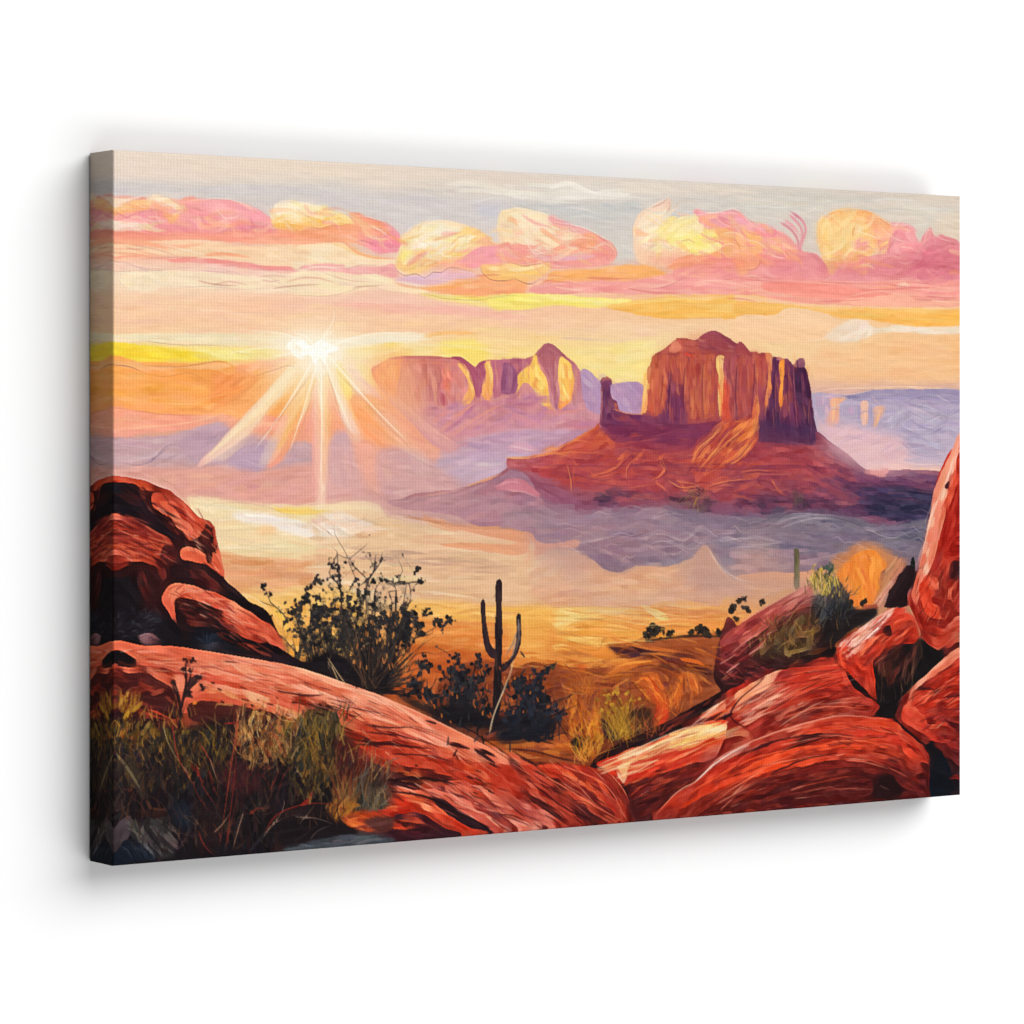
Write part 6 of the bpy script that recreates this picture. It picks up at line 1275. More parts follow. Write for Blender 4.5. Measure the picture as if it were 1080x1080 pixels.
# ridge rim, cracks and pits
S([-560,15, -300,58, 0,112, 300,212, 560,315, 850,455, 1080,562], 9, "f0b090", .8, (.02, .1)); S([0,118, 200,190, 420,270, 640,380], 14, "f4b898", .75, br=14); S([-100,180, 120,230, 300,300, 440,360], 16, "f0aa90", .7, br=14)
S([560,420, 660,450, 740,500, 800,560], 16, "f0a68c", .75, br=14); S([240,250, 360,300, 470,360], 10, "f2b49c", .75)
for q, w in (([-150,70, 0,130, 160,185], 4), ([0,240, 60,245, 100,240], 6), ([160,290, 220,310, 240,300], 8), ([370,320, 430,335, 480,350], 10), ([490,355, 520,362], 10), ([340,370, 365,360], 8), ([240,440, 300,460, 400,470, 480,460], 12), ([400,470, 460,475, 520,450], 10), ([310,455, 370,465], 14), ([450,430, 600,480, 700,470], 5), ([580,400, 700,440, 740,480], 7),
             ([730,470, 790,480, 835,500], 18), ([760,520, 780,550], 20), ([730,490, 780,540], 8), ([880,500, 960,540], 18), ([860,520, 930,570, 1010,605], 16), ([830,560, 900,570], 8), ([740,602, 775,603], 14), ([530,600, 560,602], 14), ([650,560, 675,562], 6), ([880,660, 960,670, 1080,700], 14), ([560,690, 610,690], 14), ([330,520, 440,550, 560,590, 700,600], 7), ([440,580, 600,600, 760,640, 860,660], 7),
             ([520,390, 560,380, 580,400], 5), ([600,520, 660,510, 700,520], 5), ([850,450, 960,510, 1080,600], 5), ([950,480, 1080,580], 7), ([770,720, 790,730], 8)):
    S(q, w, rnd.choice(["34161a", "2a1418", "4a1c1c"]), .88, (.2, .4), br=0, j=.6)
for i in range(70):
    t = rnd.random(); x = -700 + t * 1750; y = np.interp(x, [-700,-300,0,400,850,1080], [25,85,140,280,490,610]) + rnd.uniform(5, 150)
    S([(x, y), (x + 40, y + (6 if x < -100 else 16)), (x + rnd.uniform(70, 150), y + (14 if x < -100 else 46))], rnd.uniform(3, 6), rnd.choice(["8a3426", "a04430", "6c2822", "f4c0a4", "f0b496"]), .75, br=0, j=.5)
Z(90, 680)
P([130,30, 200,50, 240,85, 200,95, 130,85], "1c1418", tex=(5, 5, 40, 3)); S([130,100, 200,105, 250,130, 330,120, 380,140], 12, "28161c", .9, j=.5); blob(220, 145, 11, "28181a"); S([240,75, 300,72], 7, "3c1a1c", .85); S([395,20, 395,65], 9, "7c4048", .7)
P([130,130, 200,140, 260,125, 340,170, 400,210, 430,280, 430,350, 300,380, 130,400], "5a2420", "401c1e", tex=(10, 9, 40, 3)); F([140,130, 300,150, 420,240, 420,340, 140,380], 50, 90, 14, 12, ["6c2a24", "4a1e1e", "84342a", "3a1a1e", "94402c"], al=.75, va=20)
F([140,100, 400,110, 430,200, 330,160, 200,130], 30, 90, 10, 12, ["e07858", "d0603f", "b04a34", "401c1e"], al=.8, va=8)
P([540,270, 640,280, 760,300, 860,320, 980,370, 900,400, 640,390, 500,360, 480,290], "5c2822", "3c1c1e", tex=(10, 8, 40, 3)); F([560,240, 860,300, 1000,370, 1040,340, 800,250, 620,220], 40, 120, 11, 18, ["e89070", "d06a48", "f2b890", "b85034", "e8a468"], al=.8)
F([770,235, 880,270, 860,310, 780,295], 14, 60, 8, 30, ["f0c090", "f4d0a8", "d89464"], al=.8); S([700,290, 620,285, 610,310], 10, "b8804c", .8); blob(515, 278, 12, "d87c38")
P([895,215, 920,190, 970,205, 960,235, 910,230], "c05c3c"); L([895,215, 960,245, 1080,260], 5, "341818", .9)

# ---- foreground scrub, bottom left
P([100,400, 300,370, 460,400, 640,360, 860,380, 1000,400, 1080,380, 1200,420, 1300,600, 1300,900, 1100,1000, 600,1040, 100,1060], "2a1c1e", "1c161b", [500,380, 500,1000], blur=3, tex=(80, 8, 40, 3))
GP = ["6c5228", "8a662e", "54422a", "3c342a", "2a2826", "94702f", "242426", "4c3024", "a07830"]
GD = ["1c1a20", "28242a", "34282a", "22262c", "40302c", "2c343c"]
F([135,240, 250,230, 240,400, 140,420], 30, 60, 16, -70, ["a8782c", "b4802e", "7c5428", "5c3424", "c08c34"], al=.85, va=22)
F([135,370, 330,380, 480,420, 480,560, 140,560], 90, 80, 15, -65, ["6c5228", "544428", "3c3028", "8a6830", "2c2828", "94502c", "262630"], al=.85, va=22)
F([400,420, 660,400, 680,600, 420,600], 80, 90, 15, -68, ["6c5428", "54462a", "8a6a30", "3a3428", "2c2828", "242428"], al=.85, va=20)
F([720,300, 980,360, 960,560, 760,560], 80, 80, 12, -60, ["b07c44", "8a5c34", "6c4830", "d09c5c", "40302c", "a85c34"], al=.85, va=30)
F([940,380, 1200,340, 1240,640, 960,560], 70, 90, 16, -62, ["4c442c", "34342c", "6c5830", "262a2a", "8a6a34"], al=.85, va=22)
F([135,540, 1080,560, 1080,960, 140,1000], 240, 110, 16, -65, ["1c181e", "261f24", "321f22", "2a2a30", "40302c", "3c2022", "201c22"], al=.8, va=26)
P([630,560, 800,580, 810,680, 740,720, 640,660], "5a262c", blur=3, al=.85, tex=(70, 8, 30, 3)); P([390,770, 480,740, 530,800, 500,880, 420,860], "22344a", blur=4, al=.6); P([190,510, 270,500, 290,560, 200,570], "242e40", blur=4, al=.6)
P([520,740, 640,760, 640,940, 540,1000, 500,900], "301e20", blur=3, al=.8); P([940,820, 1080,800, 1080,960, 900,980], "3a2424", blur=3, al=.85)
grass([130,480, 500,470, 500,700, 130,720], 230, 110, 4.5, GP + GD, spread=26)
grass([400,480, 720,460, 700,680, 420,700], 180, 120, 4.5, GP + GD, spread=22)
grass([700,420, 1000,420, 1000,640, 740,620], 130, 120, 5, ["c08c50", "8c6034", "d8ac6c", "5c4030", "34282a", "a86c3c", "b05030"], spread=32)
grass([950,440, 1260,420, 1260,800, 960,760], 130, 130, 7, ["544a2c", "6c5830", "2c2e28", "22262a", "8a6a34", "3a3e2e"], spread=24)
grass([130,700, 1100,700, 1100,980, 130,1030], 200, 150, 5, GD + ["5c4434", "4a2c2a", "6c5038"], spread=32)
P([135,880, 205,815, 210,880, 200,920, 140,1005], "6a5c62", "4c4448", j=.4, al=.8, tex=(60, 5, 40, 3)); P([205,890, 280,840, 390,820, 370,880, 420,1000, 330,1020, 260,960, 220,920], "4c4644", "36363a", j=1.2, blur=1, al=.75, tex=(50, 9, 40, 3)); P([136,1000, 190,930, 260,960, 330,1025, 250,1030, 136,1050], "1a2230", tex=(30, 6, 30, 3))
F([200,840, 420,830, 420,1000, 240,960], 30, 110, 12, 50, ["5c5856", "484644", "6c6660", "34302e"], al=.75, va=14)
for i in range(24): x = rnd.uniform(140, 330); L([(x, 930 + rnd.uniform(0, 40)), (x + 40, 970 + rnd.uniform(0, 30)), (x + 60, 1030)], 3, rnd.choice(["5c6474", "4a5464", "8a8c90", "0e1018"]), .75)
P([200,790, 380,790, 390,810, 320,830, 260,800], "3c2420", blur=1); S([280,740, 300,780, 380,790], 10, "7c4c34", .7)
P([135,590, 200,540, 260,620, 290,720, 270,740, 230,690, 180,620], "54493a", blur=1, al=.7, tex=(55, 8, 40, 3)); S([140,520, 200,600, 260,700], 12, "8a7c5c", .8); S([150,660, 190,610, 200,680], 9, "7c5a2e", .6)
S([180,690, 215,700, 240,735], 5, "8a3a34", .8)
RD = ["c83c2c", "b03428", "d85038", "8a2c28"]
for q, w in (([495,570, 530,620, 565,670], 9), ([580,600, 600,680, 645,755], 9), ([520,570, 540,640, 560,660], 7), ([500,650, 540,740, 600,810], 5), ([720,310, 715,420, 690,560, 670,700, 650,850, 625,1005], 6), ([720,700, 690,850, 655,985], 5), ([530,890, 560,960, 610,1010], 7), ([770,815, 810,785, 850,780], 7), ([870,700, 900,640, 920,590], 5), ([915,700, 940,620, 980,580], 6), ([830,620, 860,655, 870,690], 5), ([600,850, 630,900, 640,950], 4), ([1020,770, 1060,740, 1080,700], 14), ([650,380, 700,375, 710,390], 9), ([290,310, 350,330, 420,370], 9), ([280,330, 340,350, 400,365], 6), ([270,300, 350,300, 400,330], 5)):
    S(q, w, rnd.choice(RD), .92, (.15, .6), br=0, j=.3)
for q, w, c in (([365,370, 380,450, 420,530, 470,600, 505,670], 6, "d0b880"), ([470,590, 500,660], 5, "d86c48"), ([720,300, 710,440, 690,590], 8, "8c4c34"), ([940,740, 930,800, 850,900, 835,940], 5, "c8a088"), ([840,920, 900,850, 1000,815, 1080,830], 6, "b89a80"), ([610,320, 615,400, 620,460], 8, "6c5030"), ([655,390, 640,470, 600,600], 6, "a88444"), ([235,490, 280,560, 310,640], 4, "a89080"), ([385,840, 440,920, 480,1010], 4, "8a7468"), ([400,850, 450,900, 520,920], 4, "6c5c54"), ([1000,530, 1060,600, 1080,640], 4, "a88860"), ([780,400, 790,350, 810,320, 820,370, 800,420], 6, "e0c090"), ([880,310, 930,360, 1000,370], 7, "d8a468"), ([760,530, 820,570, 850,560], 6, "c08850")):
    S(q, w, c, .9, (.1, .6), br=0)
# little plant on the slab
for q, w in (([440,400, 445,300, 425,220, 410,180], 12), ([470,250, 475,180, 470,100], 12), ([480,210, 520,170, 545,150], 12), ([500,200, 530,180], 9), ([425,230, 420,180], 8), ([480,150, 510,110], 8), ([450,300, 470,240], 9), ([470,160, 455,130], 8)): S(q, w, rnd.choice(["2c1c1e", "382224", "241a1e"]), .95, (0, .4), br=0)
clumpy = [(480,95,14), (520,90,16), (550,212,15), (475,240,18), (490,245,14), (530,160,12), (420,185,10), (545,155,9), (500,170,12), (455,130,8)]
for (x, y, r) in clumpy:
    for z in range(4): blob(x + rnd.gauss(0, r * .5), y + rnd.gauss(0, r * .5), r * rnd.uniform(.4, .7), rnd.choice(["2c2022", "382a28", "342224"]), el=1.3, an=rnd.uniform(0, 180))
L([570,90, 565,170], 4, "8a4c3c", .8)
Z(310, 680)
# grey-green tuft and warm grass at the slab's foot
for q, w in (([150,300, 145,260, 165,225], 9), ([130,320, 120,270, 125,240], 8), ([60,360, 50,320], 8), ([180,340, 190,380], 12)): S(q, w, "4c3828", .9, br=0)
P([10,380, 60,330, 140,300, 190,330, 210,420, 190,560, 140,640, 40,620, 0,520], "4a4030", blur=4, al=.85); F([0,330, 200,310, 220,480, 180,640, 20,620], 90, 80, 16, -75, ["5a4a2e", "6c5630", "34302a", "84622e", "262626", "443e30"], al=.85, va=18)
grass([20,440, 210,420, 240,760, 60,780], 80, 130, 7, ["6c562c", "48402a", "8c6a30", "2e2c28", "262626", "98602a"], spread=18)
P([190,460, 280,480, 340,540, 440,600, 440,680, 330,700, 220,680], "5a2220", blur=3, al=.85); F([200,480, 330,520, 440,620, 240,680], 30, 80, 12, -70, ["7a2c24", "5c2020", "8a3a28", "4a1c1e"], al=.7, va=20)
P([280,740, 330,600, 400,580, 430,660, 475,690, 470,730, 400,790, 300,810], "33332f", blur=3, al=.7)
for i in range(80):
    a = math.radians(rnd.gauss(-78, 30)); l = rnd.uniform(60, 190); x0 = rnd.uniform(290, 420); S([(x0, 790), (x0 + math.cos(a) * l * .5, 790 + math.sin(a) * l * .5), (x0 + math.cos(a) * l, 790 + math.sin(a) * l)], 5, rnd.choice(["4c4c44", "38382f", "5c5a4c", "2a2a28", "6c6454", "7c5c3c"]), .85, (.1, .7), br=0)
for i in range(60):
    a = math.radians(rnd.gauss(-85, 20)); l = rnd.uniform(120, 330); x0 = rnd.uniform(190, 270); S([(x0, 790), (x0 + math.cos(a) * l * .5, 790 + math.sin(a) * l * .5), (x0 + math.cos(a) * l * 1.1, 790 + math.sin(a) * l)], 4, rnd.choice(["b08850", "8a6a3c", "c89a58", "6c4c30", "a05a34", "7c3428"]), .85, (.1, .7), br=0)
P([160,780, 240,750, 280,790, 260,850, 190,830], "b87030", blur=3, al=.8); F([150,760, 300,740, 300,840, 200,850], 26, 80, 12, -50, ["c07c34", "a86428", "8a4c28", "d89040"], al=.8, va=30)
P([230,830, 320,800, 420,820, 480,850, 400,890, 300,890], "b84c28", blur=2, tex=(10, 11, 30, 3)); F([230,820, 480,830, 420,890, 280,880], 24, 90, 10, 8, ["d0602c", "a03e24", "e07838", "6c2c24"], al=.8, va=15)
P([330,840, 420,820, 470,830, 460,880, 400,900], "5c3430", blur=2)
P([-40,960, 100,930, 240,905, 360,900, 480,935, 300,960, 100,985, -40,990], "454a50", blur=2, tex=(-5, 8, 50, 3)); F([0,960, 240,910, 440,930, 200,960], 24, 100, 9, -5, ["50545a", "3a3e46", "606468", "2a2a30"], al=.75)
P([-60,830, 100,820, 200,850, 300,900, 240,905, 120,920, -60,960], "221a1e", blur=2)
for q, w, c in (([335,490, 345,540, 330,620], 5, "dcb8a8"), ([0,825, 100,830, 190,860], 6, "a89080"), ([20,860, 70,800, 130,720], 5, "b09478"), ([75,930, 110,890, 180,860], 5, "8c8078"), ([200,820, 250,870, 300,895], 6, "1a1418"), ([430,660, 460,590], 5, "d8a070"), ([0,580, 40,640], 5, "a0a098"), ([0,940, 60,900, 110,860], 5, "4c4444")):
    S(q, w, c, .9, (.1, .6), br=0)

# ---- right-hand rocks
Z(540, 660)
P([580,935, 560,880, 520,800, 470,700, 390,680, 600,560, 780,480, 900,380, 1000,330, 1080,290, 1200,240, 1500,150, 2140,100, 2140,1000, 600,1000], "6a2420", "48181a", [900,400, 900,940], tex=(-24, 9, 60, 3))
P([370,670, 440,600, 560,540, 700,480, 860,390, 1000,310, 1080,265, 1200,200, 1200,300, 1000,360, 900,430, 740,530, 600,590, 480,650, 400,690], "30181a", tex=(-28, 8, 60, 3)); F([400,660, 700,490, 1080,280, 1080,330, 760,510, 460,650], 40, 130, 10, -29, ["4a2020", "28161a", "6c2c24", "8a3a2c", "20141a"], al=.75)
# the inner slope between slab and rock
P([110,665, 260,660, 390,680, 470,700, 530,790, 575,890, 590,945, 480,960, 300,960, 200,960, 0,900, -100,700], "b03a26", "7c2a22", [250,680, 450,940], tex=(35, 11, 60, 3))
F([120,670, 400,680, 480,720, 570,900, 400,930, 200,780], 80, 140, 13, [(200,690,18), (350,740,38), (480,800,58), (300,860,32)], ["c8452c", "a83626", "d85a38", "8a2c22", "702420", "e06a44"], al=.8, va=8)
F([-20,640, 120,700, 400,880, 560,935, 300,960, 100,860], 80, 170, 12, 30, ["a83e2e", "8a3028", "c45840", "6c2624", "d87058", "4c1e20"], al=.8, va=6)
for q, w, c in (([100,690, 200,740, 260,790], 14, "3c1a1c"), ([0,600, 100,660, 140,690], 9, "4c2020"), ([200,740, 300,840, 400,930], 7, "4a1c1e"), ([120,670, 230,680, 300,720], 14, "dc5434"), ([450,690, 520,770, 580,900], 8, "dc6848"), ([470,710, 540,800, 585,920], 5, "f0a080"), ([500,780, 560,900], 6, "e06040"), ([300,760, 330,720], 10, "7c2a22"), ([520,740, 550,800, 570,860], 10, "2c161a"), ([0,660, 140,750, 300,880], 6, "e08870"), ([60,720, 240,850, 340,940], 5, "d87860")):
    S(q, w, c, .85, br=6)
F([-60,790, 60,820, 240,940, 260,970, 60,970, -60,900], 40, 150, 12, 28, ["e09480", "c86450", "8a3a34", "4a2024", "d87c68", "a84c40"], al=.8, va=5); S([60,820, 160,880, 260,950], 10, "2c181c", .85); S([130,830, 200,890, 260,930], 12, "34181c", .8)
# lit ledge
P([400,660, 490,620, 560,590, 660,560, 770,510, 900,470, 1000,450, 1080,470, 1140,520, 1080,560, 1000,600, 880,630, 760,660, 640,700, 560,740, 520,760, 480,700], "d8452c", "a83222", [700,520, 720,740], tex=(-22, 12, 60, 3))
P([490,650, 560,595, 680,560, 800,500, 900,475, 1010,470, 1060,490, 1000,520, 920,540, 860,570, 760,590, 660,630, 560,670, 545,740, 510,700], "e8a878", "f0cc90", blur=1, al=.8, tex=(-22, 11, 50, 3)); F([500,640, 680,565, 900,480, 1040,490, 880,560, 640,630], 60, 130, 13, -22, ["f4e0a8", "f0cc90", "e09868", "f6e8c0", "d87450", "c04c38", "a83c2c"], al=.8, va=6)
S([560,660, 720,610, 860,580], 10, "b04030", .7); S([500,700, 530,745, 545,720], 14, "eabc9c", .85); S([640,600, 780,540, 900,510], 6, "94463a", .7); S([780,520, 860,480, 940,470], 6, "7c3a30", .7)
F([420,660, 520,640, 480,720], 16, 70, 12, 25, ["e04a30", "c83c28", "a82e22"], al=.8)
F([560,690, 900,590, 1060,540, 1060,580, 800,690, 600,760], 60, 140, 14, -20, ["e04a2c", "d03c26", "ec6440", "b03022", "f08058"], al=.8, va=6)
P([570,760, 680,720, 800,680, 900,650, 960,680, 880,740, 760,810, 690,900, 660,940, 585,940, 560,860], "6c2622", "4a1a1c", tex=(-25, 9, 50, 3)); F([580,760, 900,660, 860,740, 700,860, 620,930], 60, 120, 12, -28, ["84302a", "5c2020", "a43e30", "3c181c", "7a2a24", "c45844"], al=.8, va=10)
P([890,650, 960,590, 1040,550, 1120,530, 1120,580, 1000,650, 940,670], "b45a4c", "94403a", tex=(-30, 10, 40, 3)); S([900,640, 1000,570, 1080,550], 14, "c87464", .8)
P([890,440, 940,400, 1020,350, 1080,310, 1160,270, 1160,330, 1080,360, 1000,410, 930,440], "e8a488", "d87050", tex=(-30, 11, 50, 3)); S([920,420, 1000,370, 1080,330], 12, "f4ccb0", .85); S([920,440, 1020,400, 1080,370], 10, "e05030", .8); blob(1045, 405, 9, "2c1418"); blob(1015, 430, 11, "3c181a"); blob(1070, 572, 9, "1c1014")
Z(780, 640)
# broad red slab
P([-60,420, 0,380, 80,340, 160,305, 220,285, 300,265, 380,245, 440,240, 470,290, 520,330, 580,390, 640,450, 680,470, 640,520, 560,530, 440,540, 320,570, 200,610, 100,660, 40,700, -120,760, -60,600], "c43c2a", "8a2a22", [300,260, 300,560], tex=(-16, 12, 60, 3))
RS = [(0,480,-32), (150,400,-22), (350,340,-8), (560,420,8), (300,500,-16), (500,500,-6), (0,620,-30)]
F([0,380, 220,290, 440,245, 560,380, 660,470, 560,530, 320,570, 60,680, 0,600], 110, 280, 16, RS, ["cc4430", "b43628", "d85a40", "9a2c22", "7c2420", "c04030", "5c1e1e"], al=.8, va=5)
F([0,420, 150,345, 240,370, 180,450, 60,560, 0,540], 60, 170, 8, RS, ["e49878", "ecb090", "c85842", "b84a38", "f0c0a0", "94382c", "7c2c26"], al=.75, va=6)
P([-20,420, 40,380, 110,340, 180,310, 210,300, 180,340, 120,400, 60,440, 0,470], "f0b898", "e88c60", tex=(-32, 11, 50, 3)); S([0,410, 100,370], 12, "e8702c", .8); S([20,420, 90,380, 180,330], 8, "f6d4b0", .85)
F([60,600, 320,540, 560,510, 620,470, 400,450, 150,540], 50, 260, 13, RS, ["942e24", "7c2620", "b0402e", "d86448", "641e1e"], al=.75, va=5)
for q, w in (([0,500, 60,440, 140,390], 7), ([140,400, 300,360, 440,350], 5), ([180,450, 340,420, 500,400], 6), ([300,480, 440,450, 540,460], 7), ([80,590, 240,540, 440,500, 600,500], 6), ([220,300, 300,270, 440,255], 9), ([260,310, 380,260, 420,265], 7), ([0,540, 100,490, 240,460], 5), ([40,460, 80,430], 9)): S(q, w, rnd.choice(["3a1618", "5c1e1e", "2a1216"]), .8, (.2, .5), br=0, j=.5)
blob(112, 350, 10, "2c1214"); S([200,295, 260,290, 340,260], 14, "1e1216", .9); P([280,240, 380,225, 440,190, 465,200, 440,245, 380,245, 300,270], "1c1216", blur=1)
F([-20,580, 40,590, 90,650, 40,660, -20,640], 14, 60, 8, 40, ["c8683c", "a84430", "e08a58"], al=.7); S([0,640, 50,620], 8, "4c1e1c", .8)
# front slabs
P([-414,1020, -360,950, -279,890, -220,855, -121,780, 0,705, 120,645, 260,590, 400,550, 520,532, 640,532, 740,540, 800,580, 860,640, 900,680, 960,760, 960,860, 900,900, 900,960, 300,1000, -400,1030], "b83622", "6a201e", [300,560, 360,940], tex=(-14, 12, 70, 3))
FS = [(-300,860,-36), (0,740,-24), (250,630,-16), (500,570,-4), (700,590,14), (850,680,38), (300,780,-16), (100,880,-14), (500,850,-6)]
F([-380,1000, -200,860, -110,790, 0,720, 120,650, 400,560, 640,540, 760,570, 900,700, 640,660, 400,660, 100,760, -200,880, -400,960], 110, 340, 15, FS, ["d84a2e", "c43824", "e06040", "a82c20", "c84028", "8a2820"], al=.8, va=5)
F([-280,940, -100,840, 0,790, 300,700, 640,650, 900,700, 900,760, 640,740, 300,760, 0,850, -240,950], 90, 340, 15, FS, ["e04826", "cc3a22", "ec6038", "a82a1c", "8c2820", "d84a2c"], al=.8, va=4)
F([-300,1000, 0,860, 400,730, 700,700, 900,780, 860,900, 300,990, -200,1010], 100, 320, 15, FS, ["8a2a20", "6c2020", "a4382a", "521a1c", "b84a34", "401618"], al=.8, va=6)
for q, w, c in (([-414,1016, -360,948, -279,888, -220,853, -121,778, 0,702, 200,612, 400,550, 560,528], 7, "e8b0a0"), ([-279,886, -220,851, -121,776], 5, "f8e4d8"), ([-200,790, 0,700, 200,630, 380,575], 9, "e88e74"), ([-100,720, 100,650, 300,590], 6, "5c2024"),
                ([60,715, 200,680, 300,640, 420,615], 16, "2c1216"), ([280,640, 360,620, 440,620], 10, "34161a"), ([170,690, 240,665], 14, "28121a"), ([460,645, 500,640, 540,645], 15, "28141a"), ([560,640, 640,625, 740,620], 10, "401a1c"), ([240,790, 340,760, 440,730, 520,725], 12, "2c1218"), ([300,780, 400,735, 460,730], 10, "20101a"), ([0,840, 160,780, 300,750], 6, "64201c"),
                ([0,930, 200,870, 420,830, 600,820], 6, "3c161a"), ([60,960, 300,890, 560,870], 6, "48181c"), ([100,720, 300,650, 500,600, 640,600], 7, "ec8c70"), ([300,700, 500,668, 700,670, 850,690], 14, "ec5830"), ([0,790, 150,730, 300,700], 14, "ee6034"), ([-200,870, -60,800, 60,770], 16, "ec5c30"), ([200,860, 360,830, 560,810], 6, "c86048"), ([700,560, 760,600, 850,650], 8, "7c2a24"), ([640,720, 720,700, 800,730], 10, "7c241c")):
    S(q, w, c, .86, (.15, .4), br=8)
P([620,940, 640,830, 680,790, 720,810, 760,900, 750,935], "2a1618", blur=2, al=.9, tex=(80, 6, 40, 3));  F([640,680, 800,690, 940,760, 860,880, 740,800], 40, 90, 14, 25, ["802822", "a43828", "5c1e1e", "c84c34", "401618"], al=.8, va=30)
F([770,730, 880,740, 830,820], 16, 80, 12, 30, ["b83c2a", "d8583c", "8a2a22"], al=.8, va=25); S([800,770, 830,800, 870,790], 8, "e0785c", .8)
F([0,400, 220,300, 440,255, 560,390, 660,470, 560,530, 320,570, 60,680], 46, 330, 5, RS, ["4c181a", "f0a890", "7c2420", "e8785c", "3a1416", "ec9478", "a83024"], al=.7, va=5)
F([-380,1000, 0,720, 400,560, 760,560, 900,700, 860,860, 400,900, 0,930], 60, 420, 5, FS, ["4c181a", "f08a68", "7c2420", "ec6a44", "3a1416", "5c1c1c", "d84a2c"], al=.7, va=5)
F([-380,1000, 0,840, 400,740, 800,760, 860,880, 400,960], 70, 300, 14, FS, ["6c2220", "5a1c1c", "7c2822", "481618"], al=.55, va=6)
P([-340,980, -200,875, 0,775, 250,690, 520,655, 760,670, 900,710, 760,730, 520,720, 280,770, 0,860, -250,990], "e4502c", al=.42, blur=7, tex=(-14, 10, 70, 3))
P([-380,1010, -240,960, 0,880, 300,800, 600,760, 860,790, 900,900, 300,960, -200,1030], "521a1a", al=.42, blur=10, tex=(-10, 8, 70, 3))
P([60,590, 240,500, 440,470, 640,460, 600,530, 340,565, 110,650], "6a201e", al=.4, blur=9, tex=(-14, 8, 70, 3))
P([240,300, 440,260, 560,390, 400,420, 260,390], "d0452c", al=.4, blur=9, tex=(-14, 10, 70, 3))
P([100,690, 420,570, 640,560, 780,600, 640,620, 420,610, 180,680], "d8503a", al=.35, blur=5, tex=(-14, 10, 70, 3))
# far right blocks
P([770,520, 800,420, 860,350, 940,270, 1050,190, 1100,180, 1100,960, 1000,860, 900,700, 840,640, 760,550], "b43424", "4c1a1c", [900,300, 1000,860], tex=(-38, 11, 60, 3))
F([800,440, 1050,210, 1050,560, 960,660, 860,600, 790,520], 110, 140, 13, [(850,380,-45), (1000,300,-35), (900,500,-20), (1000,560,10), (850,580,45)], ["cc3e2a", "b43022", "e0583c", "8a2820", "6c2020", "d84a30"], al=.8, va=8)
P([810,420, 870,350, 950,270, 1050,195, 1050,240, 960,310, 880,380, 830,440, 800,480], "e0886c", "d05c44", tex=(-42, 11, 50, 3)); S([830,400, 920,310, 1045,215], 12, "eca68c", .85); S([780,500, 820,420, 860,360], 9, "f0a080", .85)
P([770,500, 800,470, 860,520, 930,610, 960,650, 920,640, 840,590, 780,540], "d8543c", "c03c2a", tex=(40, 11, 40, 3)); S([820,480, 880,540, 950,640], 6, "e8886c", .85)
F([950,560, 1050,480, 1050,800, 960,700], 40, 110, 14, 25, ["7c2420", "6a1f20", "5c1c1e", "942c24"], al=.8, va=15)
for q, w in (([840,410, 880,390, 960,400], 14), ([870,480, 940,410, 1045,380], 8), ([930,480, 1000,420, 1045,410], 7), ([750,540, 850,640, 940,710, 1010,770], 12), ([760,560, 820,620], 9), ([960,680, 1000,740], 6), ([900,520, 1000,490, 1045,500], 6)): S(q, w, "26121a", .88, (.15, .4), br=0, j=.6)
P([905,830, 940,720, 980,700, 1000,760, 1050,830, 1050,850, 1000,820, 1030,890, 920,910], "141420", "0f1a2a", tex=(60, 5, 40, 3)); P([985,820, 1020,800, 1050,810, 1050,850, 1010,840], "8a2a26"); P([1000,890, 1050,860, 1050,900], "8a2e2a"); P([880,680, 920,640, 930,700, 900,700], "141016")
F([960,700, 1045,720, 1045,820, 1000,780], 16, 80, 12, 40, ["401a20", "6a2426", "2c141c"], al=.8)
# dark gap
P([620,430, 640,300, 700,240, 820,160, 900,150, 970,220, 960,260, 860,350, 790,420, 750,500, 720,530, 640,520, 680,470], "181215", tex=(70, 4, 40, 3))
# tumbled boulder
P([465,200, 500,150, 560,110, 640,60, 700,20, 740,8, 790,15, 830,60, 850,130, 840,170, 760,180, 700,220, 640,260, 640,330, 650,400, 660,450, 610,420, 540,360, 490,310, 470,260], "cc4430", "94301f"[:6], [600,60, 600,400], tex=(-38, 12, 50, 3))
P([480,180, 540,130, 620,75, 700,25, 740,10, 720,50, 640,110, 590,170, 540,230, 520,240, 500,210], "f0b4a0", "e88c74", tex=(-42, 11, 50, 3)); F([480,180, 700,30, 720,60, 540,240], 50, 110, 12, -42, ["f4c8b8", "e89880", "d86a54", "f8dcd0", "b84c40"], al=.8, va=6)
F([560,230, 740,60, 830,70, 840,130, 700,180, 600,260], 50, 110, 13, -36, ["d84a30", "e86444", "b83826", "f07c58", "8a2c24"], al=.8, va=8); F([470,200, 540,200, 640,320, 640,420, 500,300], 60, 80, 14, 45, ["e0442c", "c43824", "8a2820", "e8684c", "a83024"], al=.8, va=25)
F([700,180, 850,120, 860,300, 740,400, 650,300], 50, 110, 12, -65, ["4c2020", "301a1c", "5c2824", "241618", "6c3028"], al=.75, va=15)
S([560,110, 640,58, 730,10], 6, "3c1a1e", .8); P([680,110, 715,90, 725,130, 700,150, 690,130], "2c1418"); S([540,210, 600,150, 680,80], 6, "7c3028", .75); S([505,170, 480,230, 500,290], 10, "ec5838", .85)
P([500,300, 540,350, 600,410, 640,440, 620,440, 560,400, 510,330], "1c1014"); S([640,430, 700,430, 760,440], 6, "40282c", .8)
for i in range(40):
    x, y = rnd.uniform(680, 860), rnd.uniform(250, 420); L([(x, y), (x + rnd.uniform(-14, 24), y - 60), (x + rnd.uniform(-30, 40), y - 130)], 3, rnd.choice(["6c4c40", "8a6448", "4c342e", "382828"]), .7)
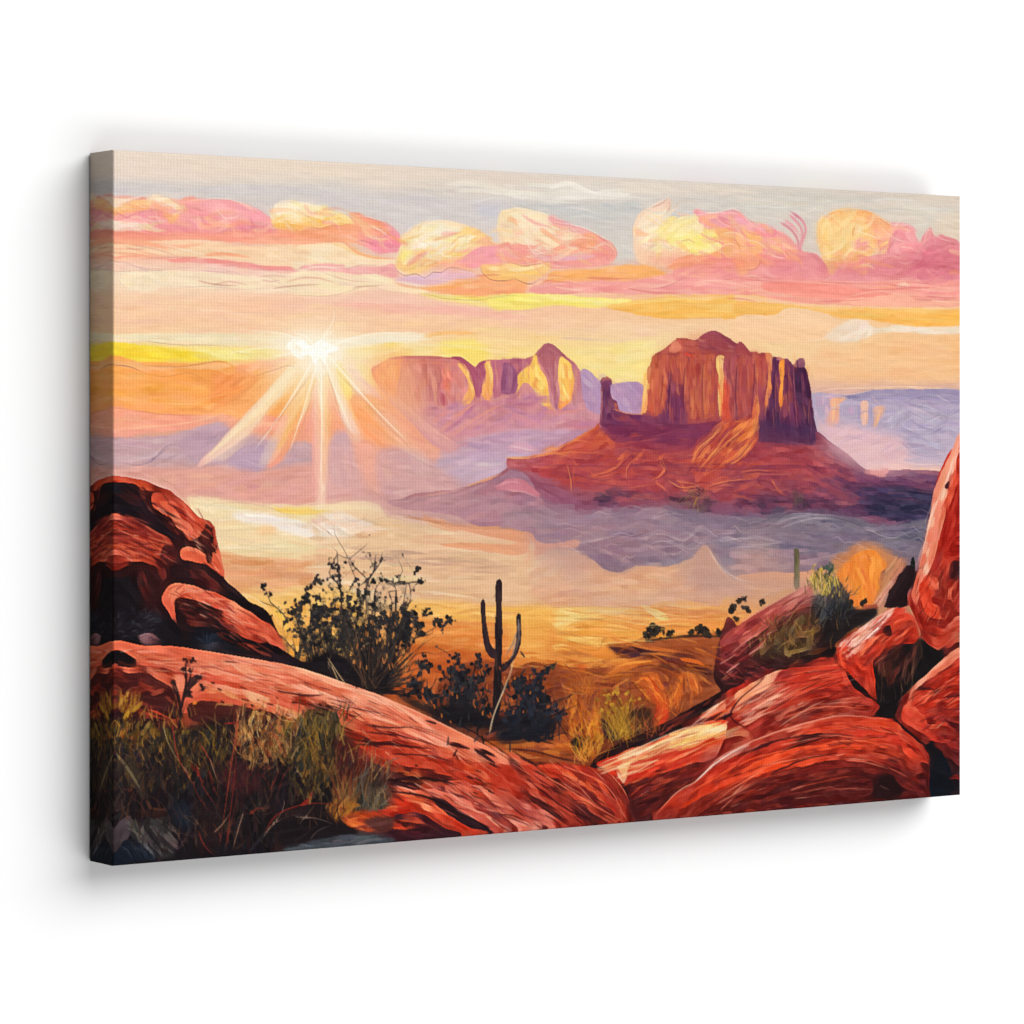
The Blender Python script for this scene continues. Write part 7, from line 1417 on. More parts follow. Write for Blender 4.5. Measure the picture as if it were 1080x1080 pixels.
L([690,310, 720,400, 745,440], 4, "d0a080", .85); L([830,80, 860,160, 880,220], 4, "d0947c", .8); L([840,320, 870,220, 875,160], 4, "c08468", .8)
# tall rock at the edge
Z(780, 520)
P([940,-60, 1000,-200, 1030,-220, 1100,-330, 1100,560, 1040,590, 960,740, 930,740, 880,690, 840,600, 810,540, 810,480, 850,350, 880,250, 910,100], "c8402c", "9c2e22", [900,0, 1040,200], tex=(-72, 12, 60, 3))
P([930,-20, 1010,-200, 1045,-280, 1045,-230, 1010,-40, 990,60, 960,200, 920,340, 880,420, 850,520, 830,520, 830,450, 870,300, 905,130], "eca088", "dc6e54", tex=(-72, 12, 60, 3)); F([900,100, 1045,-280, 1045,-160, 960,200, 850,510, 830,480], 70, 120, 12, -72, ["f0b8a0", "e48c70", "d86650", "f4ccb4", "c85440"], al=.8, va=5)
F([1000,-60, 1045,-150, 1045,320, 960,380, 900,420, 960,180], 70, 120, 15, -75, ["b83424", "a02a1e", "cc442e", "8a2420", "d85c40"], al=.8, va=10)
P([1000,60, 1045,-40, 1045,280, 1000,300, 960,260, 970,160], "a82a1e", tex=(-75, 10, 40, 3)); P([990,350, 1045,330, 1045,420, 1000,400], "3c1a1e", blur=2); F([880,420, 1000,340, 1045,430, 1000,560, 900,560], 50, 110, 14, [(900,500,60), (1000,420,-60), (960,580,0)], ["a03024", "c8482f", "6c2420", "d86848", "8a2a22"], al=.8, va=15)
P([860,440, 910,400, 940,440, 920,520, 960,590, 900,580, 870,530], "d84c32", tex=(60, 11, 40, 3)); S([870,520, 900,580, 960,600, 1030,570], 7, "e88468", .85)
P([970,680, 1000,620, 1045,590, 1045,680, 1010,730, 960,740], "c85a44", "a03c2e", tex=(-40, 10, 40, 3)); F([970,650, 1045,600, 1045,700, 980,730], 24, 70, 8, -40, ["e08468", "b84634", "8a3028", "f0a088"], al=.75); P([920,690, 960,640, 990,690, 960,750, 930,745], "b8442f"); S([1000,600, 1045,560], 12, "c04a34", .8)
for q in ([815,520, 840,420, 880,260, 930,80, 990,-60, 1045,-250], [825,470, 870,300, 915,110, 975,-40, 1030,-170], [850,540, 900,590, 960,600]): S(q, 5, "f6dcc8", .85, (.02, .2), br=0)
S([810,500, 840,390, 870,270, 905,110, 935,-10], 5, "6c3038", .7, (.02, .2), br=0); S([830,400, 870,350, 880,345], 9, "3c1c20", .8); S([870,370, 900,300], 10, "4c2024", .6); blob(990, -35, 12, "4c2024", el=2.0, an=-65)
L([820,560, 870,690, 880,720], 4, "e0b090", .8); L([1000,200, 1020,100, 1045,20], 3, "e8886c", .7); L([930,560, 1000,560, 1045,530], 4, "e88c70", .7)
# orange hollow and shadowed rock
P([440,330, 520,270, 560,245, 640,240, 700,270, 760,310, 800,330, 760,380, 700,450, 640,560, 520,560, 490,480, 460,400], "c08460", "b4744c", blur=3, tex=(20, 9, 50, 3))
P([470,390, 530,310, 590,278, 640,270, 680,300, 700,350, 680,400, 660,460, 630,530, 560,550, 520,500, 490,450], "e88c3c", "e2803a", blur=2, tex=(75, 12, 50, 3)); F([500,370, 600,285, 690,340, 650,480, 560,540], 50, 100, 16, 85, ["ec9440", "e4803a", "ee9c4c", "d8743a"], al=.6, va=15)
for q in ([540,520, 535,420, 560,330, 620,300], [600,530, 610,440], [660,290, 700,340], [540,300, 600,270, 660,275]): L(q, 3.4, "f8c880", .75)
F([690,330, 770,310, 800,340, 700,450, 660,520], 30, 110, 14, -52, ["b47858", "c88c68", "a06850", "d09870"], al=.75)
P([700,520, 720,440, 770,370, 810,340, 835,345, 830,420, 800,480, 800,540, 740,550, 690,545], "2a171c", tex=(-52, 7, 40, 3)); F([640,530, 760,370, 800,350, 700,480, 690,540], 30, 110, 9, -52, ["e0a890", "b86c5c", "6c3434", "d08870"], al=.8, va=5)
S([640,530, 700,450, 750,390], 10, "e8b49c", .8); P([815,350, 820,310, 830,300, 838,345, 832,370], "1c2420"); P([590,545, 640,530, 660,550, 620,570], "c06448")
# small rock with grasses, yellow bush
P([-60,600, 0,640, 60,600, 130,540, 200,500, 280,460, 330,445, 350,470, 355,540, 400,600, 440,640, 460,720, 380,740, 300,780, 200,830, 100,850, -60,940, -120,860], "7c3432", "3c1e20", [200,480, 240,820], tex=(-32, 9, 50, 3))
P([-80,690, 0,630, 100,560, 200,500, 280,462, 335,445, 350,480, 300,520, 200,570, 100,640, 40,700, 20,760, -60,800, -90,760], "b05048", "8c3a38", tex=(-32, 11, 50, 3)); F([-70,690, 300,455, 340,490, 60,700, -40,790], 70, 120, 12, -32, ["c86458", "a84640", "d87c6c", "84343a", "b84c40"], al=.8, va=7)
S([0,620, 120,550, 240,480, 330,448], 8, "dc9080", .8); S([20,760, 10,720, 60,650, 160,580], 8, "d87c6c", .75); S([40,700, 120,620, 240,550], 7, "64242c", .75)
F([-100,760, 0,700, 60,780, 160,850, 0,900, -100,900], 40, 110, 14, 20, ["7c2c2c", "94383a", "642428", "4c1e20"], al=.75, va=20)
P([150,640, 240,600, 330,560, 380,560, 400,640, 370,740, 300,780, 200,790, 100,780, 60,760], "3a2c22", blur=5, al=.85); F([120,640, 380,560, 380,740, 200,790, 80,770], 60, 90, 14, -50, ["5c4830", "7c5c38", "3c3028", "8c6a3c", "48382c", "6c3c30"], al=.85, va=35)
for i in range(70):
    x, y = rnd.uniform(120, 380), rnd.uniform(660, 800); a = rnd.gauss(-115, 35); l = rnd.uniform(60, 150)
    L([(x, y), (x + math.cos(math.radians(a)) * l * .5, y + math.sin(math.radians(a)) * l * .5), (x + math.cos(math.radians(a + 15)) * l, y + math.sin(math.radians(a + 15)) * l)], 3.2, rnd.choice(["a8804c", "8a6a40", "c09860", "6c5034", "503c2e"]), .8)
P([340,500, 400,470, 440,420, 490,430, 510,500, 560,560, 650,550, 640,600, 540,650, 480,700, 440,720, 400,660, 370,580], "2c2a2e", blur=2); F([370,480, 500,450, 540,560, 500,660, 420,700], 70, 80, 16, -60, ["3c4048", "2c3038", "4c4c4c", "403830", "282a30", "5c5450"], al=.8, va=30)
P([430,560, 560,560, 660,560, 560,640, 480,700, 440,720, 380,760, 300,800, 380,730, 400,650], "241a1a", blur=3, al=.85)
for i in range(64): blob(rnd.gauss(378, 28), rnd.gauss(412, 34), rnd.uniform(3, 7), rnd.choice(["a08a38", "b89a40", "7c6c34", "5c5834", "d8b858", "4a4a34", "3c3a34"]), el=1.9, an=rnd.gauss(-80, 25))
for i in range(26): blob(rnd.gauss(435, 13), rnd.gauss(390, 36), rnd.uniform(4, 8), rnd.choice(["3c4c44", "48564c", "2c3c3c", "56604c"]), el=1.8, an=rnd.gauss(-85, 20))
for i in range(26): x, y = rnd.uniform(350, 410), rnd.uniform(440, 500); S([(x, y), (x + rnd.uniform(-15, 12), y - 70)], 6, rnd.choice(["c8a84c", "a08a3c", "6c6034", "e8cc78"]), .85, br=0)
for (x, y) in ([520,490], [510,515], [525,540], [535,520], [600,515], [585,525]): blob(x, y, rnd.uniform(8, 15), "322c28", el=1.5, an=-70)
for i in range(30): x = rnd.uniform(380, 520); L([(x, rnd.uniform(560, 640)), (x + rnd.uniform(-20, 30), rnd.uniform(520, 600))], 3, rnd.choice(["5c6470", "48505c", "7c7468", "30343c"]), .75)
# slim cactus
P([262,290, 262,270, 272,262, 285,272, 288,290, 287,450, 272,462, 262,450], "645c44", j=.3, tex=(88, 8, 30, 2)); S([267,280, 266,440], 7, "403c30", .85, br=0); S([280,290, 280,440], 6, "94885c", .8, br=0); S([285,290, 286,440], 3, "4c4838", .8, br=0)

Z(0, 0, 1)
ROCKS = [[(119,505),(200,530),(235,610),(300,690),(119,690)], [(119,685),(300,697),(400,738),(560,820),(640,870),(540,895),(440,880),(380,800),(300,745),(119,725)],
         [(560,815),(660,840),(720,800),(900,700),(1013,560),(1013,838),(800,858),(600,874)], [(970,640),(1013,480),(1013,640)], [(760,690),(850,625),(870,690),(770,740)]]
bristle_finish(.32, .6, .8, flat=.6, reach=6, where=ROCKS)
bristle_finish(.2, .1, .45)
dabs(2, .7)

# ---- last touches, crisp on top
FA[0] = .9
Z(560, 320, 2.358)
# butte: shadow at the foot of the cliff, joints, ledges
P([178,300, 300,298, 470,300, 480,290, 470,330, 420,355, 330,350, 230,340, 180,318], "6c3054", al=.5, blur=4, tex=(3, 8, 40, 3))
P([565,300, 640,290, 705,320, 708,345, 640,350, 575,345], "4c2c50", al=.5, blur=4, tex=(80, 8, 40, 3))
P([340,215, 350,190, 352,225, 376,235, 380,290, 320,292, 336,260], "64305a", al=.55, blur=2, tex=(85, 8, 30, 3))
F([300,140, 470,135, 470,290, 290,280], 60, 46, 2.6, 88, ["c86048", "8a3c48", "d87850", "6c2e4c", "b4523f", "e89058", "7a3448"], al=.75, va=5)
F([480,140, 600,140, 590,290, 490,290], 46, 46, 2.6, 88, ["b85848", "84405a", "d08068", "6c3050", "c8604c", "e0946c", "9c4a58"], al=.75, va=5)
F([600,145, 690,140, 710,330, 600,300], 46, 50, 2.4, 84, ["5a2c50", "7c4058", "3e2444", "a05058", "e08848", "6c3454"], al=.75, va=4)
F([300,130, 420,85, 540,115, 640,140, 500,128, 330,135], 30, 30, 2.4, 10, ["8a4858", "6c3048", "b06458", "d08870", "5c2c44"], al=.75, va=14)
for q, w, c in (([288,180, 284,230, 278,272], 3, "f8dc90"), ([463,132, 470,180, 468,230, 472,288], 5, "f4dc84"), ([466,190, 476,240, 478,290], 4, "e86840"), ([624,140, 628,190, 622,255], 4, "f0a04c"), ([596,150, 590,220, 584,280], 3.5, "eca460"), ([565,225, 568,270, 560,310], 4, "f0985c"), ([540,150, 545,230], 3, "cc8870"), ([175,205, 176,250, 176,298], 2.4, "a86464"), ([178,188, 190,183, 200,190], 4, "b06c60"), ([205,262, 240,272, 290,275], 3, "e08c60"), ([270,275, 292,262], 3, "f4b060")):
    S(q, w, c, .9, br=0, j=.4)
F([390,390, 480,300, 565,260, 565,320, 480,400, 400,430], 50, 40, 2.2, -42, ["8a3440", "702c40", "f0a45c", "c8553c", "e88048", "5c2840"], al=.8, va=10)
F([0,375, 170,310, 400,330, 420,380, 0,420], 50, 44, 2.2, [(60,370,-22), (200,360,-18), (350,370,0)], ["8a3848", "c8604a", "6c2c48", "d8784c", "a04850"], al=.7, va=12)
F([0,400, 820,400, 800,480, 400,500, 0,470], 110, 50, 2.2, 4, ["7c3450", "b85a50", "602c4c", "d0785c", "8c4054", "a84c50", "4c2a48"], al=.7, va=14)
F([690,340, 830,420, 1000,430, 980,500, 700,470], 60, 54, 2.4, [(720,360,38), (800,420,25), (950,450,5)], ["7a3a54", "5c3050", "a0505a", "44304e", "b86a68"], al=.7, va=8)
for q in ([0,378, 100,370, 200,376], [170,425, 220,400, 240,365], [245,400, 280,365], [310,440, 335,410, 320,380], [360,440, 420,450], [600,440, 630,480], [400,395, 440,345, 480,310], [430,430, 520,380]): S(q, 2.6, rnd.choice(["f0985c", "e88450", "f4a868"]), .85, br=0, j=.8)
for q in ([0,400, 200,405, 400,400, 540,404], [300,405, 500,412, 760,408], [100,420, 170,440, 230,430], [480,470, 600,480, 700,470]): S(q, 2, "54264a", .7, br=0, j=.8)
F([170,480, 260,470, 250,500, 170,500], 12, 26, 4, -8, ["4c3450", "3c3048", "5c3c54"], al=.75)
Z(0, 0, 1)
dabs(3, .6, [[(470,560),(640,450),(660,380),(720,345),(860,380),(870,470),(980,500),(960,545),(700,560)], [(560,545),(960,545),(960,620),(780,640),(560,630)]])
for q, c_, al in (([715,600, 735,575, 748,572, 765,595, 790,625, 740,625], "b09490", .5), ([590,590, 660,625, 720,610, 700,640, 620,640], "c4a090", .4), ([780,612, 840,610, 900,620, 840,640, 780,635], "b8938a", .45), ([560,545, 640,552, 620,600, 560,585], "a88890", .35)):
    P(q, c_, al=al, blur=9, tex=(4, 8, 60, 3))
Z(560, 320, 2.358)
# drifting threads of mist
for i in range(80):
    x, y = rnd.uniform(40, 960), rnd.uniform(510, 650); l = rnd.uniform(30, 90); k = rnd.uniform(-10, 10)
    S([(x, y), (x + l * .3, y - 6 + k * .4), (x + l * .65, y + 4 + k), (x + l, y - 2 + k)], rnd.uniform(1, 2.2), rnd.choice(["c8b4bc", "b8a0ac", "d8c4c4", "8c7888", "6c6278", "cca8a8", "e0d0cc"]), rnd.uniform(.3, .7), br=0, j=.8)
for q in ([260,590, 320,570, 380,590, 430,560, 480,600], [270,605, 330,590, 400,610, 450,580, 490,590], [600,555, 660,530, 740,530, 800,545], [620,560, 700,538, 780,540], [480,590, 560,585, 640,600], [500,610, 580,600, 640,590], [100,600, 160,590, 220,575], [830,560, 900,580, 960,560], [440,600, 470,650, 520,690, 580,700], [300,540, 340,520, 380,530]):
    for z in range(3): S([v + rnd.uniform(-5, 5) for v in q], 1.5, rnd.choice(["d8c8c8", "c4b2b8", "e8dcd8"]), .42, br=0, j=.7)
# lilac country right
F([720,225, 1060,220, 1050,400, 850,400, 730,330], 50, 40, 3, 5, ["a69cb8", "b8aec4", "9890b0", "c8bccc", "d8b8c0"], al=.55, va=25)
P([720,300, 800,310, 920,350, 940,400, 840,410, 760,370], "e4bcc0", al=.5, blur=8, tex=(-15, 7, 40, 3))
for q in ([930,270, 960,300, 1000,312, 1040,290, 1030,275], [945,250, 1000,262]): L(q, 1.6, "6c6488", .6)

Z(538, 600, 2.25)
# lit ledge and broad slab
F([205,470, 300,432, 400,388, 500,360, 572,385, 540,420, 450,440, 350,470, 265,505], 46, 70, 4, -22, ["f4d498", "f0c080", "e89868", "f6e4b8", "d86c48", "b84830", "fae8c0"], al=.6, va=6)
F([380,395, 500,362, 560,385, 470,420, 400,440], 24, 60, 4, -22, ["f6dc84", "f4cc70", "f0b060", "f8ecb8"], al=.6, va=6)
F([270,510, 340,475, 480,440, 580,410, 520,470, 440,505, 350,560, 290,560], 36, 80, 3.6, -26, ["d84428", "a82c1e", "e86038", "7a201c", "c03820", "541a1a", "f07c50"], al=.6, va=7)
F([460,470, 540,415, 590,400, 560,425, 490,480], 10, 46, 3.6, -36, ["c87464", "a85048", "8a3c38", "e09c88"], al=.55)
P([285,560, 340,530, 430,500, 370,560, 340,590, 300,595], "4c1818", al=.6, blur=3, tex=(-35, 9, 40, 3))
F([600,268, 690,285, 720,320, 640,370, 595,402, 530,352, 545,310], 42, 69, 3.6, -30, ["f0b8a0", "e89880", "c86850", "a04030", "f6d4c0", "8a3028", "dc8468"], al=.6, va=6)
F([430,368, 520,300, 604,268, 570,305, 525,345, 455,370], 26, 50, 4, -34, ["e8a080", "d85830", "f4d0b8", "b03c28", "ec7840"], al=.6, va=6)
S([600,268, 545,312, 524,350, 560,382, 592,408], 4, "421618", .85, br=0, j=.8); S([505,358, 530,345], 8, "2c1014", .85, br=0)
F([620,270, 770,215, 880,330, 860,350, 640,390, 660,320], 42, 92, 3.6, [(640,330,-28), (780,280,-12), (860,330,4)], ["d8482e", "b02e22", "ec6444", "7c201c", "c43a26", "5a1818", "f08a68"], al=.55, va=6)
F([350,590, 520,440, 700,370, 910,362, 980,430, 900,520, 700,540], 66, 103, 3.6, [(400,540,-38), (520,460,-30), (700,400,-14), (880,380,8), (960,420,35), (700,500,-12)], ["dc4a2c", "b43022", "f07048", "7c201c", "c83c26", "4c1416", "ec8460"], al=.5, va=5)
for q, w, c in (([345,588, 400,530, 440,508, 500,450, 560,420, 650,385, 780,352, 900,360], 3, "f0a890"), ([440,510, 500,455, 570,418], 3.4, "fbe8dc"), ([540,450, 640,410, 740,395, 820,400], 5, "34121a"), ([640,440, 740,405, 790,402], 4, "2a1016"), ([620,490, 700,455, 780,440], 5, "30121a"), ([700,545, 800,505, 880,500], 4, "3c1418"), ([430,560, 560,500, 680,470], 3, "4c1618"), ([560,470, 700,430, 840,425], 5, "ec5830"), ([480,540, 620,480, 760,455], 5, "e8542e")):
    S(q, w, c, .85, br=0, j=.7)
P([865,540, 880,500, 900,490, 920,510, 930,540], "241216", al=.8, blur=2, tex=(80, 6, 30, 3)); F([930,400, 1010,440, 1060,530, 960,520, 900,480], 40, 40, 4, 40, ["6c2020", "a83626", "401418", "c84c34", "2c1018"], al=.55, va=30)
P([1000,440, 1020,430, 1040,480, 1068,510, 1068,536, 1010,538, 1000,500], "10141e", al=.85, blur=1); S([1040,500, 1068,496], 6, "8a2a26", .8)
# tumbled boulder, edge rock
F([790,190, 860,120, 920,92, 950,96, 900,140, 840,190, 800,215], 24, 52, 3.6, -42, ["f4c8b8", "e08870", "c04c3a", "f8dcd0", "8a2c28", "e06a50"], al=.6, va=7)
F([840,200, 940,110, 965,150, 900,190, 850,240], 21, 52, 3.6, -38, ["d84a30", "b03022", "ec6848", "7c2420", "c03c28"], al=.6, va=8)
F([780,200, 820,220, 880,290, 860,300, 800,260], 14, 46, 3.6, 42, ["d8442c", "a82c20", "6c1e1c", "e86848"], al=.6, va=18)
F([870,230, 960,160, 990,200, 920,310, 880,290], 21, 57, 3.6, -64, ["2c1618", "4c2220", "1c1014", "6c3028", "54402c"], al=.55, va=14)
F([940,320, 1000,250, 1068,200, 1068,420, 1000,400, 950,360], 42, 62, 3.6, [(980,270,-42), (1050,240,-30), (1000,340,-25), (1050,380,10)], ["d03e2a", "a82a20", "e8603e", "6c1e1c", "4a1618", "f08c6c", "b83424"], al=.55, va=10)
F([930,340, 960,320, 1020,410, 1000,420], 24, 50, 4, 42, ["d84c36", "b83828", "e87858", "8a2a22"], al=.8)
F([960,60, 1000,0, 1068,0, 1068,100, 1010,180, 960,130], 42, 57, 3.6, [(970,60,-70), (1040,60,60), (1000,140,30)], ["c84230", "a02c22", "e06448", "7c2420", "f09c80", "581c1c"], al=.55, va=16)
for q, w, c in (([780,200, 850,130, 920,92, 950,95], 2.6, "f4c4b0"), ([800,245, 850,300, 900,340], 6, "1c0f13"), ([905,350, 960,400, 1010,440], 6, "1c0f13"), ([915,330, 960,280, 1068,195], 4, "f0a890"), ([925,345, 970,290, 1068,215], 3, "581a1a"), ([985,240, 975,170, 968,120], 2, "d8a088"), ([930,300, 912,250, 900,200], 2, "c89878"), ([945,310, 960,250, 985,190], 2, "b08868"), ([850,150, 900,110], 2.4, "5c2424"), ([960,110, 985,170, 1020,190, 1060,160], 3, "f0b49c")):
    S(q, w, c, .85, br=0, j=.6)
Z(0, 0, 1)
dabs(4, .85, ROCKS)
dabs(2, .6, ROCKS)
bristle_finish(.22, .65, .9, flat=.3, reach=5, where=ROCKS)
Z(538, 600, 2.25)
for q, w, c in (([345,588, 400,530, 440,508, 500,450, 560,420, 650,385, 780,352, 900,360], 2.4, "f0a890"), ([440,510, 500,455, 570,418], 3, "fbe8dc"), ([540,450, 640,410, 740,395, 820,400], 4, "34121a"), ([640,440, 740,405, 790,402], 3.4, "2a1016"), ([620,490, 700,455, 780,440], 4, "30121a"), ([800,245, 850,300, 900,340], 4, "1c0f13"), ([905,350, 960,400, 1010,440], 4, "1c0f13"),
                ([600,268, 545,312, 524,350], 3, "421618"), ([205,470, 300,430, 400,386, 500,358], 2, "f8e8c4"), ([700,430, 800,410, 900,420], 4, "ec5a34"), ([420,540, 560,460, 720,420], 3, "ee6038"), ([660,320, 760,290, 860,310], 2.4, "7c201c"), ([640,360, 740,330, 850,335], 2.4, "ec7858"), ([60,480, 160,540, 260,600], 3, "e07858"), ([40,500, 130,570, 200,600], 4, "401418"), ([120,470, 220,510, 275,590], 2.4, "e87c60")):
    S(q, w, c, .85, br=0, j=.8)
# small boulder and its dry grass
F([500,200, 600,110, 710,45, 720,80, 640,140, 560,240, 510,270], 50, 60, 3, -34, ["b85448", "8a3638", "d07c6c", "6c2830", "a0443e", "e09888"], al=.75, va=7)
F([500,230, 560,240, 660,200, 600,260, 520,280], 30, 40, 3, 15, ["5c2428", "7c3032", "401c1e", "94403a"], al=.75, va=20)
for i in range(90):
    x, y = rnd.gauss(665, 46), rnd.uniform(120, 215); a = math.radians(rnd.gauss(-105, 34)); l = rnd.uniform(14, 46)
    S([(x, y), (x + math.cos(a) * l * .5, y + math.sin(a) * l * .5), (x + math.cos(a + .2) * l, y + math.sin(a + .2) * l)], 2, rnd.choice(["6c5030", "8a6838", "4c3826", "a8844c", "38281e", "7c4430"]), .8, (0, .7), br=0)
for i in range(50):
    x, y = rnd.gauss(770, 34), rnd.uniform(60, 140); a = math.radians(rnd.gauss(-80, 34)); l = rnd.uniform(14, 40)
    S([(x, y), (x + math.cos(a) * l, y + math.sin(a) * l)], 2.4, rnd.choice(["34363c", "282a30", "444444", "201e22", "545048"]), .8, (0, .7), br=0)
for i in range(60):
    x, y = rnd.gauss(745, 22), rnd.uniform(20, 70); a = math.radians(rnd.gauss(-88, 22)); l = rnd.uniform(12, 34)
    S([(x, y), (x + math.cos(a) * l, y + math.sin(a) * l)], 3, rnd.choice(["a88c3c", "5c5830", "c8a850", "3c3c30", "7c6c34", "e0c468"]), .85, (0, .6), br=0)
# valley: feathery brush in the light
for (cx_, cy_, n, l0, l1, cols) in ((185,450,70,30,90,["d8862e", "c06c28", "e8a040", "a85424", "f0b050"]), (265,400,90,40,110,["b08430", "8a642a", "cc9c3c", "6c4c26", "a87428"]), (180,300,50,20,60,["b4602c", "c87430", "8a4a2a"]), (330,390,40,20,60,["7c4428", "a85c2c", "4c2c24", "c0643a"]), (380,330,30,20,60,["e8782c", "c85a26", "f09038"])):
    for i in range(n):
        a = math.radians(rnd.gauss(-90, 30)); l = rnd.uniform(l0, l1); x0 = cx_ + rnd.gauss(0, 16); y0 = cy_ + rnd.gauss(0, 10)
        S([(x0, y0), (x0 + math.cos(a) * l * .5, y0 + math.sin(a) * l * .5), (x0 + math.cos(a + rnd.gauss(0, .3)) * l, y0 + math.sin(a) * l)], 1.8, rnd.choice(cols), .7, (0, .7), br=0)
F([100,230, 330,150, 500,180, 480,270, 330,330, 140,300], 60, 60, 3.4, [(150,240,12), (280,230,-12), (420,200,12), (400,290,60)], ["a85c2c", "6c3826", "d87c30", "8a4628", "e8903c", "c06830"], al=.6, va=14)
F([100,100, 500,90, 470,140, 240,200, 80,190], 60, 80, 2.6, 4, ["f0c878", "d88c40", "f4d890", "c87838", "e8a850", "a86c38"], al=.6, va=6)

Z(100, 480, 2.25)
# left boulders: breaks in the lit faces
F([135,95, 200,90, 285,180, 300,280, 250,250, 180,170], 40, 34, 3, 45, ["b03c2a", "e88868", "8a2c22", "f0a080", "c84c34", "6c221e"], al=.55, va=10)
F([45,140, 120,150, 190,220, 180,260, 60,240], 44, 50, 3, 24, ["b8402c", "6c221e", "d8684a", "8a2c22", "4a1818", "e88464"], al=.55, va=8)
F([160,340, 190,305, 280,325, 380,390, 430,460, 300,400, 200,330], 44, 44, 3, [(170,330,-50), (260,325,15), (360,380,32), (420,440,48)], ["c04a34", "f0a080", "a03828", "e07858", "7c2a22", "f4b498"], al=.55, va=8)
F([190,340, 300,370, 300,400, 200,400], 24, 40, 3, 14, ["4c1c1a", "7c2c24", "24121a", "a03c2c"], al=.55); F([280,400, 440,470, 380,480, 290,430], 24, 40, 3, 26, ["7c2a22", "b84830", "2c1418", "d8684c", "4a1a1a"], al=.55)
F([45,60, 150,80, 230,160, 190,200, 60,120], 24, 50, 3, 30, ["2c161a", "1a1418", "5c201e", "3c2024"], al=.7)
# slab
F([45,455, 200,470, 420,500, 640,560, 800,640, 700,640, 420,560, 200,520, 60,490], 90, 70, 3, [(100,470,5), (300,500,9), (560,560,20), (780,640,30)], ["f0b090", "d06a4c", "f6c8ac", "a84432", "e88e6c", "8a3428", "c85a40"], al=.5, va=6)
F([560,600, 760,640, 960,740, 1000,800, 800,740, 620,680], 60, 66, 3, [(640,620,18), (900,720,30)], ["b83c28", "e07050", "7c241e", "d85436", "4c1818", "f09878"], al=.5, va=7)
F([700,790, 860,780, 1060,860, 960,890, 800,850], 50, 70, 3, 26, ["e89880", "c8523c", "7c2826", "f4b8a0", "4c1c20", "d87058"], al=.55, va=6)
for q, w in (([620,690, 700,690, 790,700], 6), ([690,775, 780,770, 860,785], 5), ([700,800, 790,815, 880,860, 940,890], 5), ([840,690, 890,700], 7), ([900,700, 950,735], 8), ([640,640, 700,650, 760,645], 3), ([500,590, 560,610], 3), ([860,640, 900,660, 960,700], 3), ([430,560, 500,572, 540,570], 3), ([850,720, 860,700], 5)):
    S(q, w, rnd.choice(["26121a", "3a1418", "1e1014"]), .85, (.2, .4), br=0, j=.8)
# shrubs on the far bank
Z(538, 600, 2.25)
for (x, y, r, n) in ([345,150,16,14], [325,160,10,8], [380,155,9,8], [450,146,12,10], [470,150,9,7], [430,155,8,6], [495,152,6,5], [530,96,7,6], [545,78,6,5], [558,72,5,4], [566,100,5,4], [600,80,6,5], [540,120,4,3]):
    for z in range(n): blob(x + rnd.gauss(0, r * .5), y + rnd.gauss(0, r * .4), rnd.uniform(2.5, 5), cl(rnd.choice(["2c2624", "38302a", "443628", "241e20"]), rnd.uniform(-5, 6)), el=1.5, an=rnd.gauss(-70, 50))
S([320,172, 400,164, 500,160], 4, "3c2822", .8)
Z(100, 480, 2.25)
for (x, y, r, n) in ([492,342,20,12], [468,356,13,7], [530,300,12,7], [505,322,11,6], [610,372,14,8], [596,338,11,6], [715,420,20,12], [742,392,12,7], [740,440,16,9], [690,405,14,8], [660,360,9,5], [570,350,13,8], [560,392,14,8], [520,380,12,7], [640,330,8,4], [822,404,12,8], [835,398,8,4], [786,376,7,4], [780,480,10,5], [700,460,12,6], [600,405,12,7], [545,430,12,6], [560,290,8,4], [575,268,8,4], [620,300,7,4], [660,300,6,3], [400,316,7,4], [410,330,6,3], [770,300,5,3], [765,275,6,3], [690,300,6,3]):
    for z in range(n): blob(x + rnd.gauss(0, r * .55), y + rnd.gauss(0, r * .55), rnd.uniform(2.6, 5.5), cl(rnd.choice(["2a2829", "343034", "222024", "3a3634"]), rnd.uniform(-5, 8)), el=1.5, an=rnd.gauss(-80, 50))
for i in range(70):
    a = math.radians(rnd.gauss(-84, 30)); l = rnd.uniform(60, 190); x0 = 655 + rnd.gauss(0, 16)
    S([(x0, 555), (x0 + math.cos(a) * l * .5 + rnd.gauss(0, 4), 555 + math.sin(a) * l * .5), (x0 + math.cos(a) * l, 555 + math.sin(a) * l)], 2.6, rnd.choice(["1c181c", "2c2628", "3c302c", "241e22", "5c4234"]), .85, (0, .7), br=0)
for i in range(26):
    x, y = rnd.uniform(590, 730), rnd.uniform(400, 520); S([(x, y), (x + rnd.uniform(-4, 6), y - rnd.uniform(8, 18))], 3.4, rnd.choice(["c87840", "d89048", "a8602e", "e0a058"]), .75, br=0)
for q in ([550,480, 590,540, 610,560], [560,500, 580,545]): S(q, 2.2, "d0b080", .85, br=0)
for (cx_, cy_, n) in ((860,560,34), (1020,570,30), (900,640,20)):
    for i in range(n):
        x, y = cx_ + rnd.gauss(0, 36), cy_ + rnd.gauss(0, 34); a = math.radians(rnd.gauss(-88, 34)); l = rnd.uniform(12, 26)
        S([(x, y), (x + math.cos(a) * l, y + math.sin(a) * l)], 4.5, rnd.choice(["242228", "302e32", "1c1a20", "38363a"]), .9, (0, .5), br=0)
for i in range(34):
    x, y = rnd.choice([rnd.gauss(830, 30), rnd.gauss(920, 14), rnd.gauss(1000, 26)]), rnd.uniform(500, 640); S([(x, y), (x + rnd.uniform(-5, 5), y - rnd.uniform(6, 14))], 3.6, rnd.choice(["c0682e", "b45a2a", "cc7a38"]), .8, br=0)
